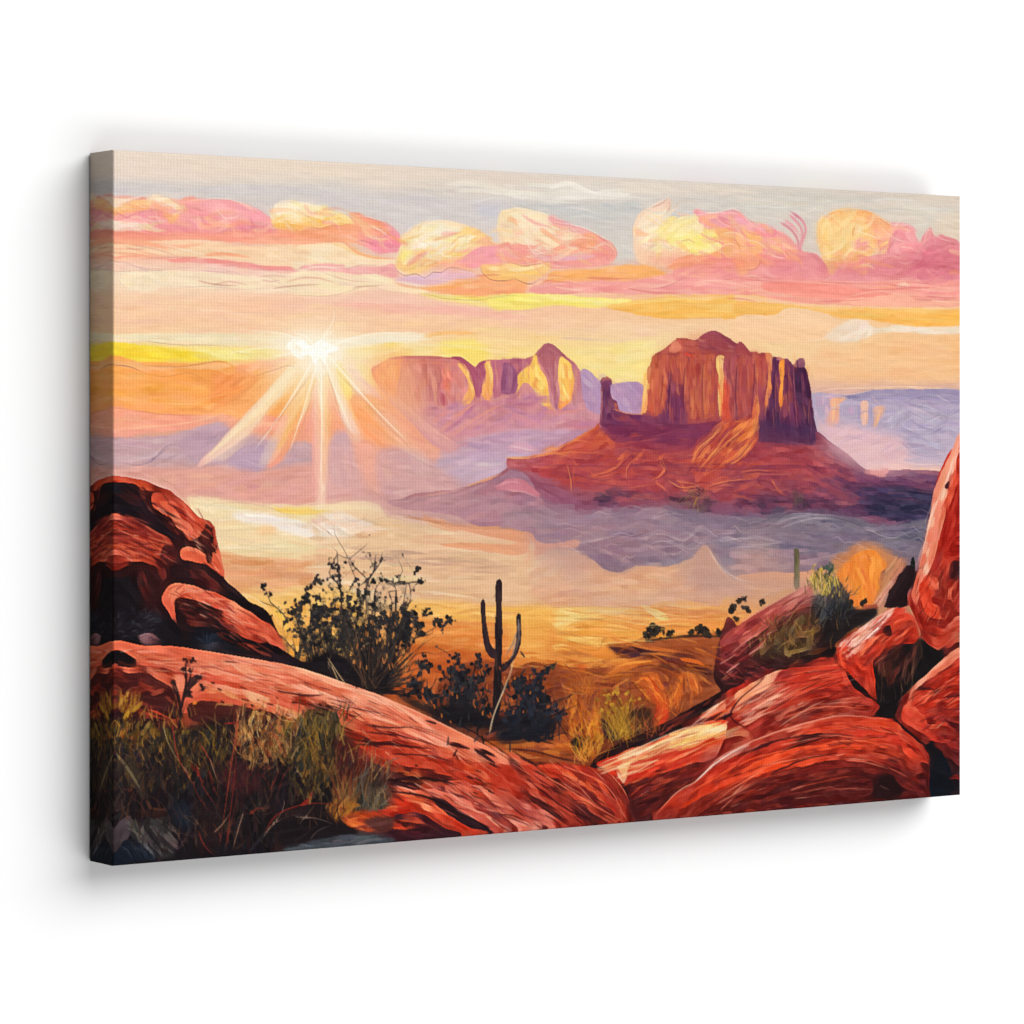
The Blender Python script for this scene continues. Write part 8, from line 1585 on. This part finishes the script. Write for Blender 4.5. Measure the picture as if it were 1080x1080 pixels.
for i in range(40): x, y = rnd.uniform(949, 966), rnd.uniform(310, 590); S([(x, y), (x + rnd.uniform(-1.5, 1.5), y + rnd.uniform(8, 20))], 1.6, rnd.choice(["5c403c", "1a1418", "4a3230", "2a1e22"]), .7, br=0)
S([1002,420, 992,450, 975,478], 4, "8c7c78", .8, br=0); S([1006,390, 1005,420], 3, "a89890", .6, br=0); S([924,380, 934,440], 2.4, "5c4844", .7, br=0); S([962,320, 962,400], 2.2, "5c4844", .6, br=0)
for q in ([938,660, 950,610, 985,520, 995,480], [936,664, 946,620, 980,540]): S(q, 2, "dcc09c", .85, (.05, .2), br=0)
S([460,400, 440,372, 415,350, 404,318], 2.4, "3a3434", .9, br=0); S([430,362, 400,352, 388,345], 1.8, "3a3434", .85, br=0)
# the little plant on the slab and dry stalks in the gap
for q, w in (([198,642, 200,590, 190,550, 182,540], 4.5), ([212,560, 214,525, 212,492], 4.5), ([205,600, 212,570, 235,545, 248,535], 4), ([202,620, 206,580, 214,540], 4), ([218,550, 226,520, 232,505], 3.5), ([196,580, 186,560, 180,545], 3)): S(q, w, rnd.choice(["2c1c1e", "342022", "241a1e"]), .95, (0, .4), br=0)
for (x, y, r) in ([215,490,6], [233,488,7], [252,552,7], [212,564,8], [222,566,6], [238,526,5], [182,540,5], [246,530,4], [224,512,5], [206,510,4]):
    for z in range(4): blob(x + rnd.gauss(0, r * .5), y + rnd.gauss(0, r * .5), rnd.uniform(2.5, 4.5), rnd.choice(["2c2022", "382a28", "342224"]), el=1.3, an=rnd.uniform(0, 180))
for i in range(60):
    x, y = rnd.uniform(45, 135), rnd.uniform(370, 440); a = math.radians(rnd.gauss(-50, 35)); S([(x, y), (x + 8 * math.cos(a), y + 8 * math.sin(a)), (x + 18 * math.cos(a + .3), y + 18 * math.sin(a + .3))], 1.2, rnd.choice(["4c5464", "5c6474", "343a48", "6c7480", "282c38"]), .7, br=0)
for i in range(30):
    a = math.radians(rnd.gauss(-90, 42)); l = rnd.uniform(20, 46); S([(265, 450), (265 + math.cos(a) * l, 450 + math.sin(a) * l)], 1.8, rnd.choice(["2c3444", "1c222e", "3c4454", "20202a"]), .8, br=0)
F([60,465, 400,500, 640,570, 820,660, 640,640, 380,560, 60,500], 40, 90, 1.6, [(100,470,5), (300,500,9), (560,560,20), (780,640,30)], ["f6c8ac", "8a3428", "a84432", "f4b898", "6c2820"], al=.6, va=5)
for q, w in (([430,560, 500,574, 545,572], 2.4), ([600,600, 660,612, 720,636], 2), ([640,660, 720,668, 800,690], 3), ([700,712, 790,716, 850,730], 3), ([560,590, 600,604], 2), ([690,775, 780,770, 850,784], 3)): S(q, w, "34161a", .8, (.2, .4), br=0, j=.7)
Z(538, 600, 2.25)
F([540,440, 700,375, 900,365, 980,440, 880,520, 500,560], 40, 130, 1.8, [(400,540,-38), (520,460,-30), (700,400,-14), (880,380,8), (960,420,35), (700,500,-12)], ["f08a68", "4c1416", "ec6a44", "6c1e1a", "f4a888"], al=.6, va=5)
F([540,340, 620,270, 780,220, 870,330, 640,385], 30, 100, 1.8, [(640,330,-28), (780,280,-12), (860,330,4)], ["f0a890", "4c1618", "e86848", "6c201c", "f4c4ac"], al=.6, va=5)
F([10,460, 180,480, 280,590, 100,600], 24, 90, 1.8, 38, ["e07858", "401418", "c84c34", "f09c80"], al=.55, va=8)
for i in range(34):
    x, y = rnd.uniform(870, 960), rnd.uniform(240, 320); S([(x, y), (x + rnd.uniform(-8, 10), y - rnd.uniform(20, 60))], 1.4, rnd.choice(["6c4c40", "8a6448", "4c342e", "a88460"]), .7, (0, .7), br=0)
Z(100, 480, 2.25)
# foreground grasses, fine blades
GF = ["8a6630", "6c4c28", "a87c38", "3c2c24", "2a2226", "54382a", "b88a44", "44403a", "7c3a2c", "1c181c"]
for (poly, n, ln, lean, pal) in (([45,640, 250,610, 340,640, 480,620, 560,640, 560,740, 45,760], 260, 50, -4, GF), ([45,740, 600,740, 600,900, 45,940], 220, 60, 4, ["1c181c", "2c2224", "3c2826", "54342c", "2a2c30", "6c4430", "181418"]), ([330,610, 480,610, 480,740, 340,740], 90, 46, 8, ["c89858", "a87440", "e0b878", "6c4a30", "3c2c26", "8a5434"]), ([480,620, 600,610, 600,760, 480,760], 110, 50, 4, ["6c5a30", "4c422a", "8a6c34", "2c2a26", "34382e", "a07c3c"]), ([45,580, 110,570, 110,680, 45,690], 40, 34, 6, ["a8782c", "c08c34", "7c5428", "5c3424"]), ([600,700, 700,740, 690,820, 600,830], 60, 60, 14, ["b08850", "4c504a", "6c6a5c", "8a5a34", "2c2c2c"])):
    grass(poly, n, ln, 2.1, pal, lean=lean, spread=20, al=.8)
for q in ([310,940, 318,860, 330,760, 336,640], [280,900, 300,880, 320,850], [236,730, 260,800, 300,850], [350,850, 330,920, 322,945], [180,640, 195,720, 230,780], [400,900, 440,850, 520,830, 600,838], [270,720, 290,780], [250,690, 280,740]):
    S(q, 2, rnd.choice(["c8402e", "d8583c", "a83428", "d0a080"]), .85, (.1, .5), br=0, j=.5)

# ---- closing accents
Z(0, 0, 1)
# haze over the sunward end of the far table mountain
P([392,378, 425,372, 440,400, 450,440, 420,440, 396,410], "f4b888", al=.5, blur=9, tex=(70, 6, 40, 3))
P([400,430, 520,440, 600,445, 560,470, 440,475], "d8a0a4", al=.3, blur=8, tex=(-5, 6, 40, 3))
# the sun again: one ragged burst
P([306,360, 326,353, 348,356, 360,366, 346,378, 324,380], "f8e8c8", al=.6, blur=5, tex=None)
P([310,361, 318,358, 326,363, 336,358, 348,362, 357,368, 346,372, 343,384, 337,376, 331,384, 326,374, 316,374, 318,367], "fcfdf8", j=1.2, tex=None)
for q in ([334,368, 322,354, 308,350], [336,366, 344,352, 352,348], [340,368, 362,360, 384,362], [328,368, 306,372, 286,376], [334,372, 300,430, 268,474], [336,374, 320,430, 304,478], [338,374, 339,440, 338,505], [341,374, 356,420, 372,456], [344,372, 390,425, 430,466]):
    S(q, 1.8, "fdf8e8", .7, (.02, .8), br=0)
for q in ([330,390, 290,445, 248,486], [345,392, 360,440, 378,470], [332,400, 318,450, 300,490], [352,388, 400,440, 450,490]): L(q, 1, "c09078", .45)
# ridges left in the thick cloud paint
CLB = [([122,214, 200,210, 285,236, 282,246, 122,244], 12), ([288,212, 340,212, 420,246, 418,262, 330,244, 290,240], 18), ([422,254, 440,236, 480,232, 515,254, 470,284, 430,280], -20), ([512,262, 540,226, 600,236, 650,268, 560,290], 15), ([668,244, 706,214, 760,232, 850,262, 850,280, 690,276], 20), ([864,244, 880,222, 930,224, 1012,262, 1012,290, 870,284], 10)]
for poly, an in CLB:
    F(poly, 12, 24, 1.2, an, ["fbf0e0", "f8dccc", "faf4e6", "f6c8b8"], al=.45, va=14, curve=.3, br=0)
    F(poly, 5, 18, .9, an, ["b07070", "b87868"], al=.4, va=14, curve=.3, br=0)
    F(poly, 16, 26, 4, an, ["f6a878", "f4b890", "ee8c94", "f8cc90", "f6dca8"], al=.4, va=14, curve=.25, br=14)
F([120,250, 430,285, 430,305, 120,300], 24, 40, 1, 3, ["b88078", "f8ecd8", "c89088", "fbf2e0"], al=.6, va=8, curve=.12, br=0)
F([520,200, 1010,216, 1010,240, 860,225, 520,232], 34, 44, 1.3, 3, ["efeae2", "c4c0bc", "e8e0d6", "f4efe6"], al=.4, va=5, curve=.15, br=0)
F([460,285, 1012,300, 1012,318, 700,316, 470,300], 34, 50, 1.2, 2, ["f8d0b8", "d87070", "f4b8a0", "c86468"], al=.55, va=5, curve=.08, br=0)
# butte: broken rim, lit shoulder, joints
Z(560, 320, 2.358)
P([345,110, 362,92, 375,108, 368,120, 350,122], "d88468", al=.85, j=1); S([384,122, 396,128, 400,134], 5, "e04c38", .9, br=0)
F([300,128, 600,128, 600,140, 300,145], 26, 18, 1.8, 88, ["6c2c3c", "e09070", "582438", "c87058"], al=.75, va=14, br=0)
for q in ([385,150, 380,230, 384,288], [430,140, 428,220, 432,285], [350,160, 346,220, 340,285], [515,150, 510,230, 515,285], [560,140, 556,200, 552,240], [610,160, 606,230, 610,300], [650,150, 655,230, 660,320], [640,150, 640,240, 645,310], [330,170, 326,230, 318,270]):
    S(q, 2.2, rnd.choice(["5c2844", "6c2c44", "4c2444"]), .75, br=0, j=.8); S([v + (4 if i % 2 == 0 else 0) for i, v in enumerate(q)], 1.6, rnd.choice(["e89468", "d87c58"]), .6, br=0, j=.8)
for q in ([400,395, 420,360, 455,330, 480,300], [420,410, 470,360, 520,320, 560,290], [470,405, 520,370, 560,310], [440,385, 480,340, 500,310], [500,400, 540,370, 565,330]):
    S(q, 2.4, rnd.choice(["f4a45c", "f0904c", "f6b068"]), .85, br=0, j=1); S([v + 5 for v in q], 2.2, rnd.choice(["7c2c40", "682840"]), .75, br=0, j=1)
for q in ([150,430, 200,415, 232,390, 250,372], [240,440, 238,410, 250,395], [300,440, 336,418, 322,396, 330,378], [340,440, 380,460, 430,450], [440,455, 500,440, 560,438], [600,440, 620,470, 640,480], [90,400, 100,440, 102,470], [520,420, 560,415, 620,418]):
    S(q, 2.2, rnd.choice(["ec8458", "e8945c", "dc7450"]), .85, br=0, j=1.2); S([v + 4 for v in q], 2, "5c2440", .65, br=0, j=1.2)
F([330,470, 460,455, 440,505, 360,500], 26, 16, 2, -60, ["3c3440", "4c4440", "6c5c3c", "2c2838"], al=.8, va=40, br=0)
S([405,510, 412,490, 420,480], 3, "b08c3c", .8, br=0)
# cracks and grit in the rocks
Z(100, 480, 2.25)
for poly, an, n in (([45,455, 300,480, 640,560, 800,650, 700,650, 300,540, 45,500], [(100,470,5), (300,500,9), (560,560,20), (780,640,30)], 50), ([600,640, 800,660, 1060,820, 1060,900, 700,830], 28, 46), ([130,90, 300,260, 290,290, 180,180], 44, 16), ([165,335, 280,320, 440,460, 300,420], 30, 22), ([45,140, 190,220, 170,260, 45,250], 22, 16)):
    F(poly, n, 40, 1.7, an, ["4c1c1a", "341418", "6c2620", "5a201c"], al=.85, va=9, br=0, curve=.12)
    F(poly, n // 2, 26, 1.5, an, ["f6c8ac", "f0a888", "f8d4bc"], al=.7, va=9, br=0)
for i in range(30):
    x = rnd.uniform(250, 960); y = np.interp(x, [250,560,960], [520,600,780]) + rnd.uniform(-10, 60); S([(x, y), (x + rnd.uniform(6, 22), y + rnd.uniform(2, 8))], rnd.uniform(2, 4.5), rnd.choice(["2c1418", "3c181a"]), .8, br=0, j=.8)
P([45,700, 300,690, 600,700, 640,830, 500,900, 45,940], "201618", al=.22, blur=12, tex=None)
Z(538, 600, 2.25)
for poly, an, n in (([350,590, 520,440, 700,370, 910,362, 980,430, 900,530, 600,570], [(400,540,-38), (520,460,-30), (700,400,-14), (880,380,8), (960,420,35), (700,500,-12)], 60), ([540,345, 620,270, 780,220, 870,330, 640,390], [(640,330,-28), (780,280,-12), (860,330,4)], 34), ([940,320, 1068,210, 1068,420, 960,380], -32, 30), ([0,450, 200,470, 285,590, 60,610], 36, 36), ([280,510, 560,410, 440,510, 300,570], -26, 26), ([960,20, 1068,0, 1068,120, 1000,180], -65, 18), ([790,200, 950,100, 950,170, 850,250], -40, 18)):
    F(poly, n, 50, 1.7, an, ["401416", "2c1014", "5c1c1a", "6c221c"], al=.85, va=8, br=0, curve=.1)
    F(poly, n // 2, 40, 1.5, an, ["f49c78", "ee7048", "f8c4a8", "e85c38"], al=.7, va=7, br=0)

lum_ = (ART @ np.array([.3, .59, .11], np.float32))[..., None] / 255
k_ = np.clip((.52 - lum_) / .3, 0, 1)
ART[:] = (lum_ * 255 + (ART - lum_ * 255) * (1.08 + .12 * k_)) * np.array([1.0, .995, .985], np.float32)
ART[:] *= 1 - k_ * (.30 - .30 * np.clip((lum_ - .06) / .3, 0, 1)) - .04 * k_
red_ = np.clip((ART[..., 0:1] - ART[..., 1:2] - 70) / 60, 0, 1) * np.clip((.56 - lum_) / .2, 0, 1)
ART[..., 1:3] *= 1 - .07 * red_
ART *= 1 - .03 * red_

WALB = 0.56
WORLD, EXPO = 0.0, 0.0
LIGHTS = [('softbox_key', (23.449, -34.764, 28.732), (67.451, 34.433), 55000), ('softbox_low', (14.519, -44.685, -15.601), (83.91, 30.573), 13200), ('softbox_floor', (8.192, -38.54, -29.283), (96.569, 23.087), 20600)]

# ================================================================== the scene
import bpy
sc = bpy.context.scene
for o in list(bpy.data.objects):
    bpy.data.objects.remove(o)
col = sc.collection

# camera solved from the photograph: level, 3498 px focal length on a 1080 px frame, horizon at y = 456
FPX, PX, PY, FR = 3498.0, 540.0, 456.0, 1080.0
CHH = 0.60                                             # canvas height in metres
z0 = CHH * FPX / (913.5 - 158.0); z1 = CHH * FPX / (838.6 - 207.2)
xl = (119.2 - PX) / FPX * z0; xr = (1013.0 - PX) / FPX * z1
TH = math.atan2(z1 - z0, xr - xl)
CWM = math.hypot(z1 - z0, xr - xl)                     # canvas width in metres
top = (PY - 158.0) / FPX * z0                          # canvas top above the camera
# depth of the wrapped edge: its back line is seen at x = 95
k = (95.0 - PX) / FPX
DEP = (xl - k * z0) / (math.sin(TH) + k * math.cos(TH))
GAP = 0.002
print('canvas', round(CWM, 3), CHH, 'depth', round(DEP, 4), 'yaw', round(math.degrees(TH), 2))

CZ = 1.5                                               # height of the canvas centre above the floor line
def cam_to_world(x, z):                                # camera plan coordinates -> world plan coordinates
    mx, mz = (xl + xr) / 2, (z0 + z1) / 2
    dx, dz = x - mx, z - mz
    c, s = math.cos(-TH), math.sin(-TH)
    return (dx * c - dz * s, dx * s + dz * c - (DEP + GAP))
cx, cy = cam_to_world(0, 0)
cam = bpy.data.cameras.new('camera'); co = bpy.data.objects.new('camera', cam); col.objects.link(co)
co.location = (cx, cy, CZ + CHH / 2 - top)
co.rotation_euler = (math.pi / 2, 0, -TH)
cam.sensor_width = 36; cam.lens = FPX / FR * 36
cam.shift_x = 0.0; cam.shift_y = -(540.0 - PY) / FR
cam.clip_start = 0.05; cam.clip_end = 200
sc.camera = co

# ---- materials
def lin(a):
    a = np.clip(a, 0, 255) / 255.0
    return np.where(a <= .04045, a / 12.92, ((a + .055) / 1.055) ** 2.4)

def canvas_material(name, edge=False):
    m = bpy.data.materials.new(name); m.use_nodes = True
    nt = m.node_tree; b = nt.nodes['Principled BSDF']
    b.inputs['Roughness'].default_value = .72
    b.inputs['Specular IOR Level'].default_value = .03
    at = nt.nodes.new('ShaderNodeVertexColor'); at.layer_name = 'print'
    tc = nt.nodes.new('ShaderNodeTexCoord')
    # the weave of the cloth: two sets of threads with uneven thickness
    def threads(direction, scale, dist):
        w = nt.nodes.new('ShaderNodeTexWave'); w.wave_type = 'BANDS'; w.bands_direction = direction
        w.inputs['Scale'].default_value = scale; w.inputs['Distortion'].default_value = dist
        w.inputs['Detail'].default_value = 1.0; w.inputs['Detail Scale'].default_value = 3.0
        nt.links.new(tc.outputs['Object'], w.inputs['Vector'])
        return w
    wx = threads('Y' if edge else 'X', WEAVE, 2.6); wz = threads('Z', WEAVE * 1.13, 3.2)
    mul = nt.nodes.new('ShaderNodeMath'); mul.operation = 'MULTIPLY_ADD'; mul.inputs[1].default_value = 1.25
    nt.links.new(wx.outputs['Fac'], mul.inputs[0]); nt.links.new(wz.outputs['Fac'], mul.inputs[2])
    no = nt.nodes.new('ShaderNodeTexNoise'); no.inputs['Scale'].default_value = 620; no.inputs['Detail'].default_value = 2
    nt.links.new(tc.outputs['Object'], no.inputs['Vector'])
    ad = nt.nodes.new('ShaderNodeMath'); ad.operation = 'MULTIPLY_ADD'; ad.inputs[1].default_value = 1.6
    nt.links.new(no.outputs['Fac'], ad.inputs[0]); nt.links.new(mul.outputs[0], ad.inputs[2])
    bp = nt.nodes.new('ShaderNodeBump'); bp.inputs['Strength'].default_value = .5; bp.inputs['Distance'].default_value = WDEPTH
    nt.links.new(ad.outputs[0], bp.inputs['Height']); nt.links.new(bp.outputs['Normal'], b.inputs['Normal'])
    # ink lies a little thinner on the thread tops
    mr = nt.nodes.new('ShaderNodeMapRange'); mr.inputs['From Min'].default_value = .6; mr.inputs['From Max'].default_value = 3.0
    mr.inputs['To Min'].default_value = .975; mr.inputs['To Max'].default_value = 1.022
    nt.links.new(ad.outputs[0], mr.inputs['Value'])
    vm = nt.nodes.new('ShaderNodeVectorMath'); vm.operation = 'SCALE'
    nt.links.new(at.outputs['Color'], vm.inputs[0]); nt.links.new(mr.outputs[0], vm.inputs['Scale'])
    nt.links.new(vm.outputs[0], b.inputs['Base Color'])
    return m
WEAVE, WDEPTH = 104.0, .00016

# ---- meshes
def grid_mesh(name, co3, colour, mat, parent, flip=False):
    """co3: (rows, cols, 3) positions, colour: (rows, cols, 3) print colours"""
    r, c = co3.shape[:2]
    me = bpy.data.meshes.new(name)
    n = r * c; f = (r - 1) * (c - 1)
    idx = np.arange(n, dtype=np.int32).reshape(r, c)
    q = np.stack([idx[:-1, :-1], idx[1:, :-1], idx[1:, 1:], idx[:-1, 1:]], -1).reshape(-1, 4)
    if flip:
        q = q[:, ::-1]
    me.vertices.add(n); me.vertices.foreach_set('co', co3.reshape(-1).astype(np.float32))
    me.loops.add(f * 4); me.loops.foreach_set('vertex_index', np.ascontiguousarray(q).reshape(-1))
    me.polygons.add(f); me.polygons.foreach_set('loop_start', np.arange(0, f * 4, 4, dtype=np.int32))
    me.polygons.foreach_set('use_smooth', np.ones(f, bool))
    me.update(calc_edges=True)
    ca = me.color_attributes.new('print', 'FLOAT_COLOR', 'POINT')
    rgba = np.ones((n, 4), np.float32); rgba[:, :3] = colour.reshape(-1, 3)
    ca.data.foreach_set('color', rgba.reshape(-1))
    me.materials.append(mat)
    ob = bpy.data.objects.new(name, me); col.objects.link(ob); ob.parent = parent
    return ob

KEY = 1.83                                             # light on the canvas face: print colour = seen colour / KEY
print_col = np.clip(lin(ART) / KEY, 0.0, .9).astype(np.float32)

root = bpy.data.objects.new('canvas_print', None); col.objects.link(root)
root.location = (0, 0, CZ); root.empty_display_size = .1
root['label'] = 'gallery wrapped canvas print of a red desert butte at sunset on white wall'
root['category'] = 'canvas print'

RB = .0016                                             # rounding of the folded cloth along the stretcher
FY = -(DEP + GAP)
m_face = canvas_material('printed_cotton_canvas'); m_edge = canvas_material('printed_cotton_canvas_edge', True)
xs = np.linspace(-CWM / 2 + RB, CWM / 2 - RB, CW); zs = np.linspace(CHH / 2 - RB, -CHH / 2 + RB, CH)
X3, Z3 = np.meshgrid(xs, zs)
sag = 0.0006 * np.sin(np.pi * (X3 / CWM + .5)) * np.sin(np.pi * (Z3 / CHH + .5))   # cloth dips a touch between the bars
face = np.stack([X3, FY + sag, Z3], -1)
grid_mesh('printed_front', face, print_col, m_face, root)

# folded edges: (outset, depth, distance along the print) going over the rounded fold and back to the wall
prof = [(RB * (math.sin(a) - 1), RB * (1 - math.cos(a)), RB * a) for a in np.linspace(0, math.pi / 2, 6)]
prof += [(0, d, RB * 1.57 + d - RB) for d in np.linspace(RB, DEP, 44)[1:]]
def wrap(side):
    n = CH if side in ('left', 'right') else CW
    t = np.linspace(0, 1, n)
    P3 = np.zeros((n, len(prof), 3)); C3 = np.zeros((n, len(prof), 3), np.float32)
    for j, (o, d, s) in enumerate(prof):
        hw, hh = CWM / 2 + o, CHH / 2 + o
        y = FY + d
        if side in ('left', 'right'):
            P3[:, j, 0] = -hw if side == 'left' else hw; P3[:, j, 1] = y; P3[:, j, 2] = hh - 2 * hh * t
            u = s / CWM * CW; i = min(int(u), CW - 2); fr = u - i
            a = print_col[:, i] * (1 - fr) + print_col[:, i + 1] * fr if side == 'left' else print_col[:, CW - 1 - i] * (1 - fr) + print_col[:, CW - 2 - i] * fr
        else:
            P3[:, j, 2] = hh if side == 'top' else -hh; P3[:, j, 1] = y; P3[:, j, 0] = -hw + 2 * hw * t
            v = s / CHH * CH; i = min(int(v), CH - 2); fr = v - i
            a = print_col[i] * (1 - fr) + print_col[i + 1] * fr if side == 'top' else print_col[CH - 1 - i] * (1 - fr) + print_col[CH - 2 - i] * fr
        C3[:, j] = a
    return P3, C3
for side in ('left', 'right', 'top', 'bottom'):
    P3, C3 = wrap(side)
    ob = grid_mesh('wrapped_edge', P3, C3, m_edge if side in ('left', 'right') else m_face, root, flip=side in ('left', 'bottom'))
    if side == 'left':
        ob['label'] = 'folded side edge in shade carrying the mirrored picture'

# ---- the wall
wm = bpy.data.materials.new('white_painted_wall'); wm.use_nodes = True
nt = wm.node_tree; b = nt.nodes['Principled BSDF']
b.inputs['Base Color'].default_value = (WALB, WALB, WALB, 1); b.inputs['Roughness'].default_value = .9; b.inputs['Specular IOR Level'].default_value = .1
tc = nt.nodes.new('ShaderNodeTexCoord'); no = nt.nodes.new('ShaderNodeTexNoise'); no.inputs['Scale'].default_value = 260; no.inputs['Detail'].default_value = 4
nt.links.new(tc.outputs['Object'], no.inputs['Vector'])
bp = nt.nodes.new('ShaderNodeBump'); bp.inputs['Strength'].default_value = .04; bp.inputs['Distance'].default_value = .0004
nt.links.new(no.outputs['Fac'], bp.inputs['Height']); nt.links.new(bp.outputs['Normal'], b.inputs['Normal'])
me = bpy.data.meshes.new('wall')
me.from_pydata([(-4, 0, -2.5), (4, 0, -2.5), (4, 0, 5.5), (-4, 0, 5.5), (-4, .1, -2.5), (4, .1, -2.5), (4, .1, 5.5), (-4, .1, 5.5)], [],
               [(0, 1, 2, 3), (5, 4, 7, 6), (4, 0, 3, 7), (1, 5, 6, 2), (3, 2, 6, 7), (4, 5, 1, 0)])
me.materials.append(wm); wo = bpy.data.objects.new('wall', me); col.objects.link(wo)
wo['kind'] = 'structure'; wo['label'] = 'plain bright white wall behind the canvas'

# ---- light: studio softboxes
world = bpy.data.worlds.new('World'); sc.world = world; world.use_nodes = True
world.node_tree.nodes['Background'].inputs['Color'].default_value = (1, 1, 1, 1)
world.node_tree.nodes['Background'].inputs['Strength'].default_value = WORLD
from mathutils import Vector
def softbox(name, loc, size, power):
    l = bpy.data.lights.new(name, 'AREA'); l.shape = 'RECTANGLE'; l.size, l.size_y = size; l.energy = power
    o = bpy.data.objects.new(name, l); col.objects.link(o); o.location = loc
    o.rotation_euler = (Vector((0, 0, CZ)) - Vector(loc)).to_track_quat('-Z', 'Y').to_euler()
for a in LIGHTS:
    softbox(*a)

sc.view_settings.view_transform = 'Standard'; sc.view_settings.look = 'None'
sc.view_settings.exposure = EXPO; sc.view_settings.gamma = 1.0; sc.view_settings.use_curve_mapping = False
sc.render.engine = 'CYCLES'
sc.render.resolution_x = sc.render.resolution_y = 1024
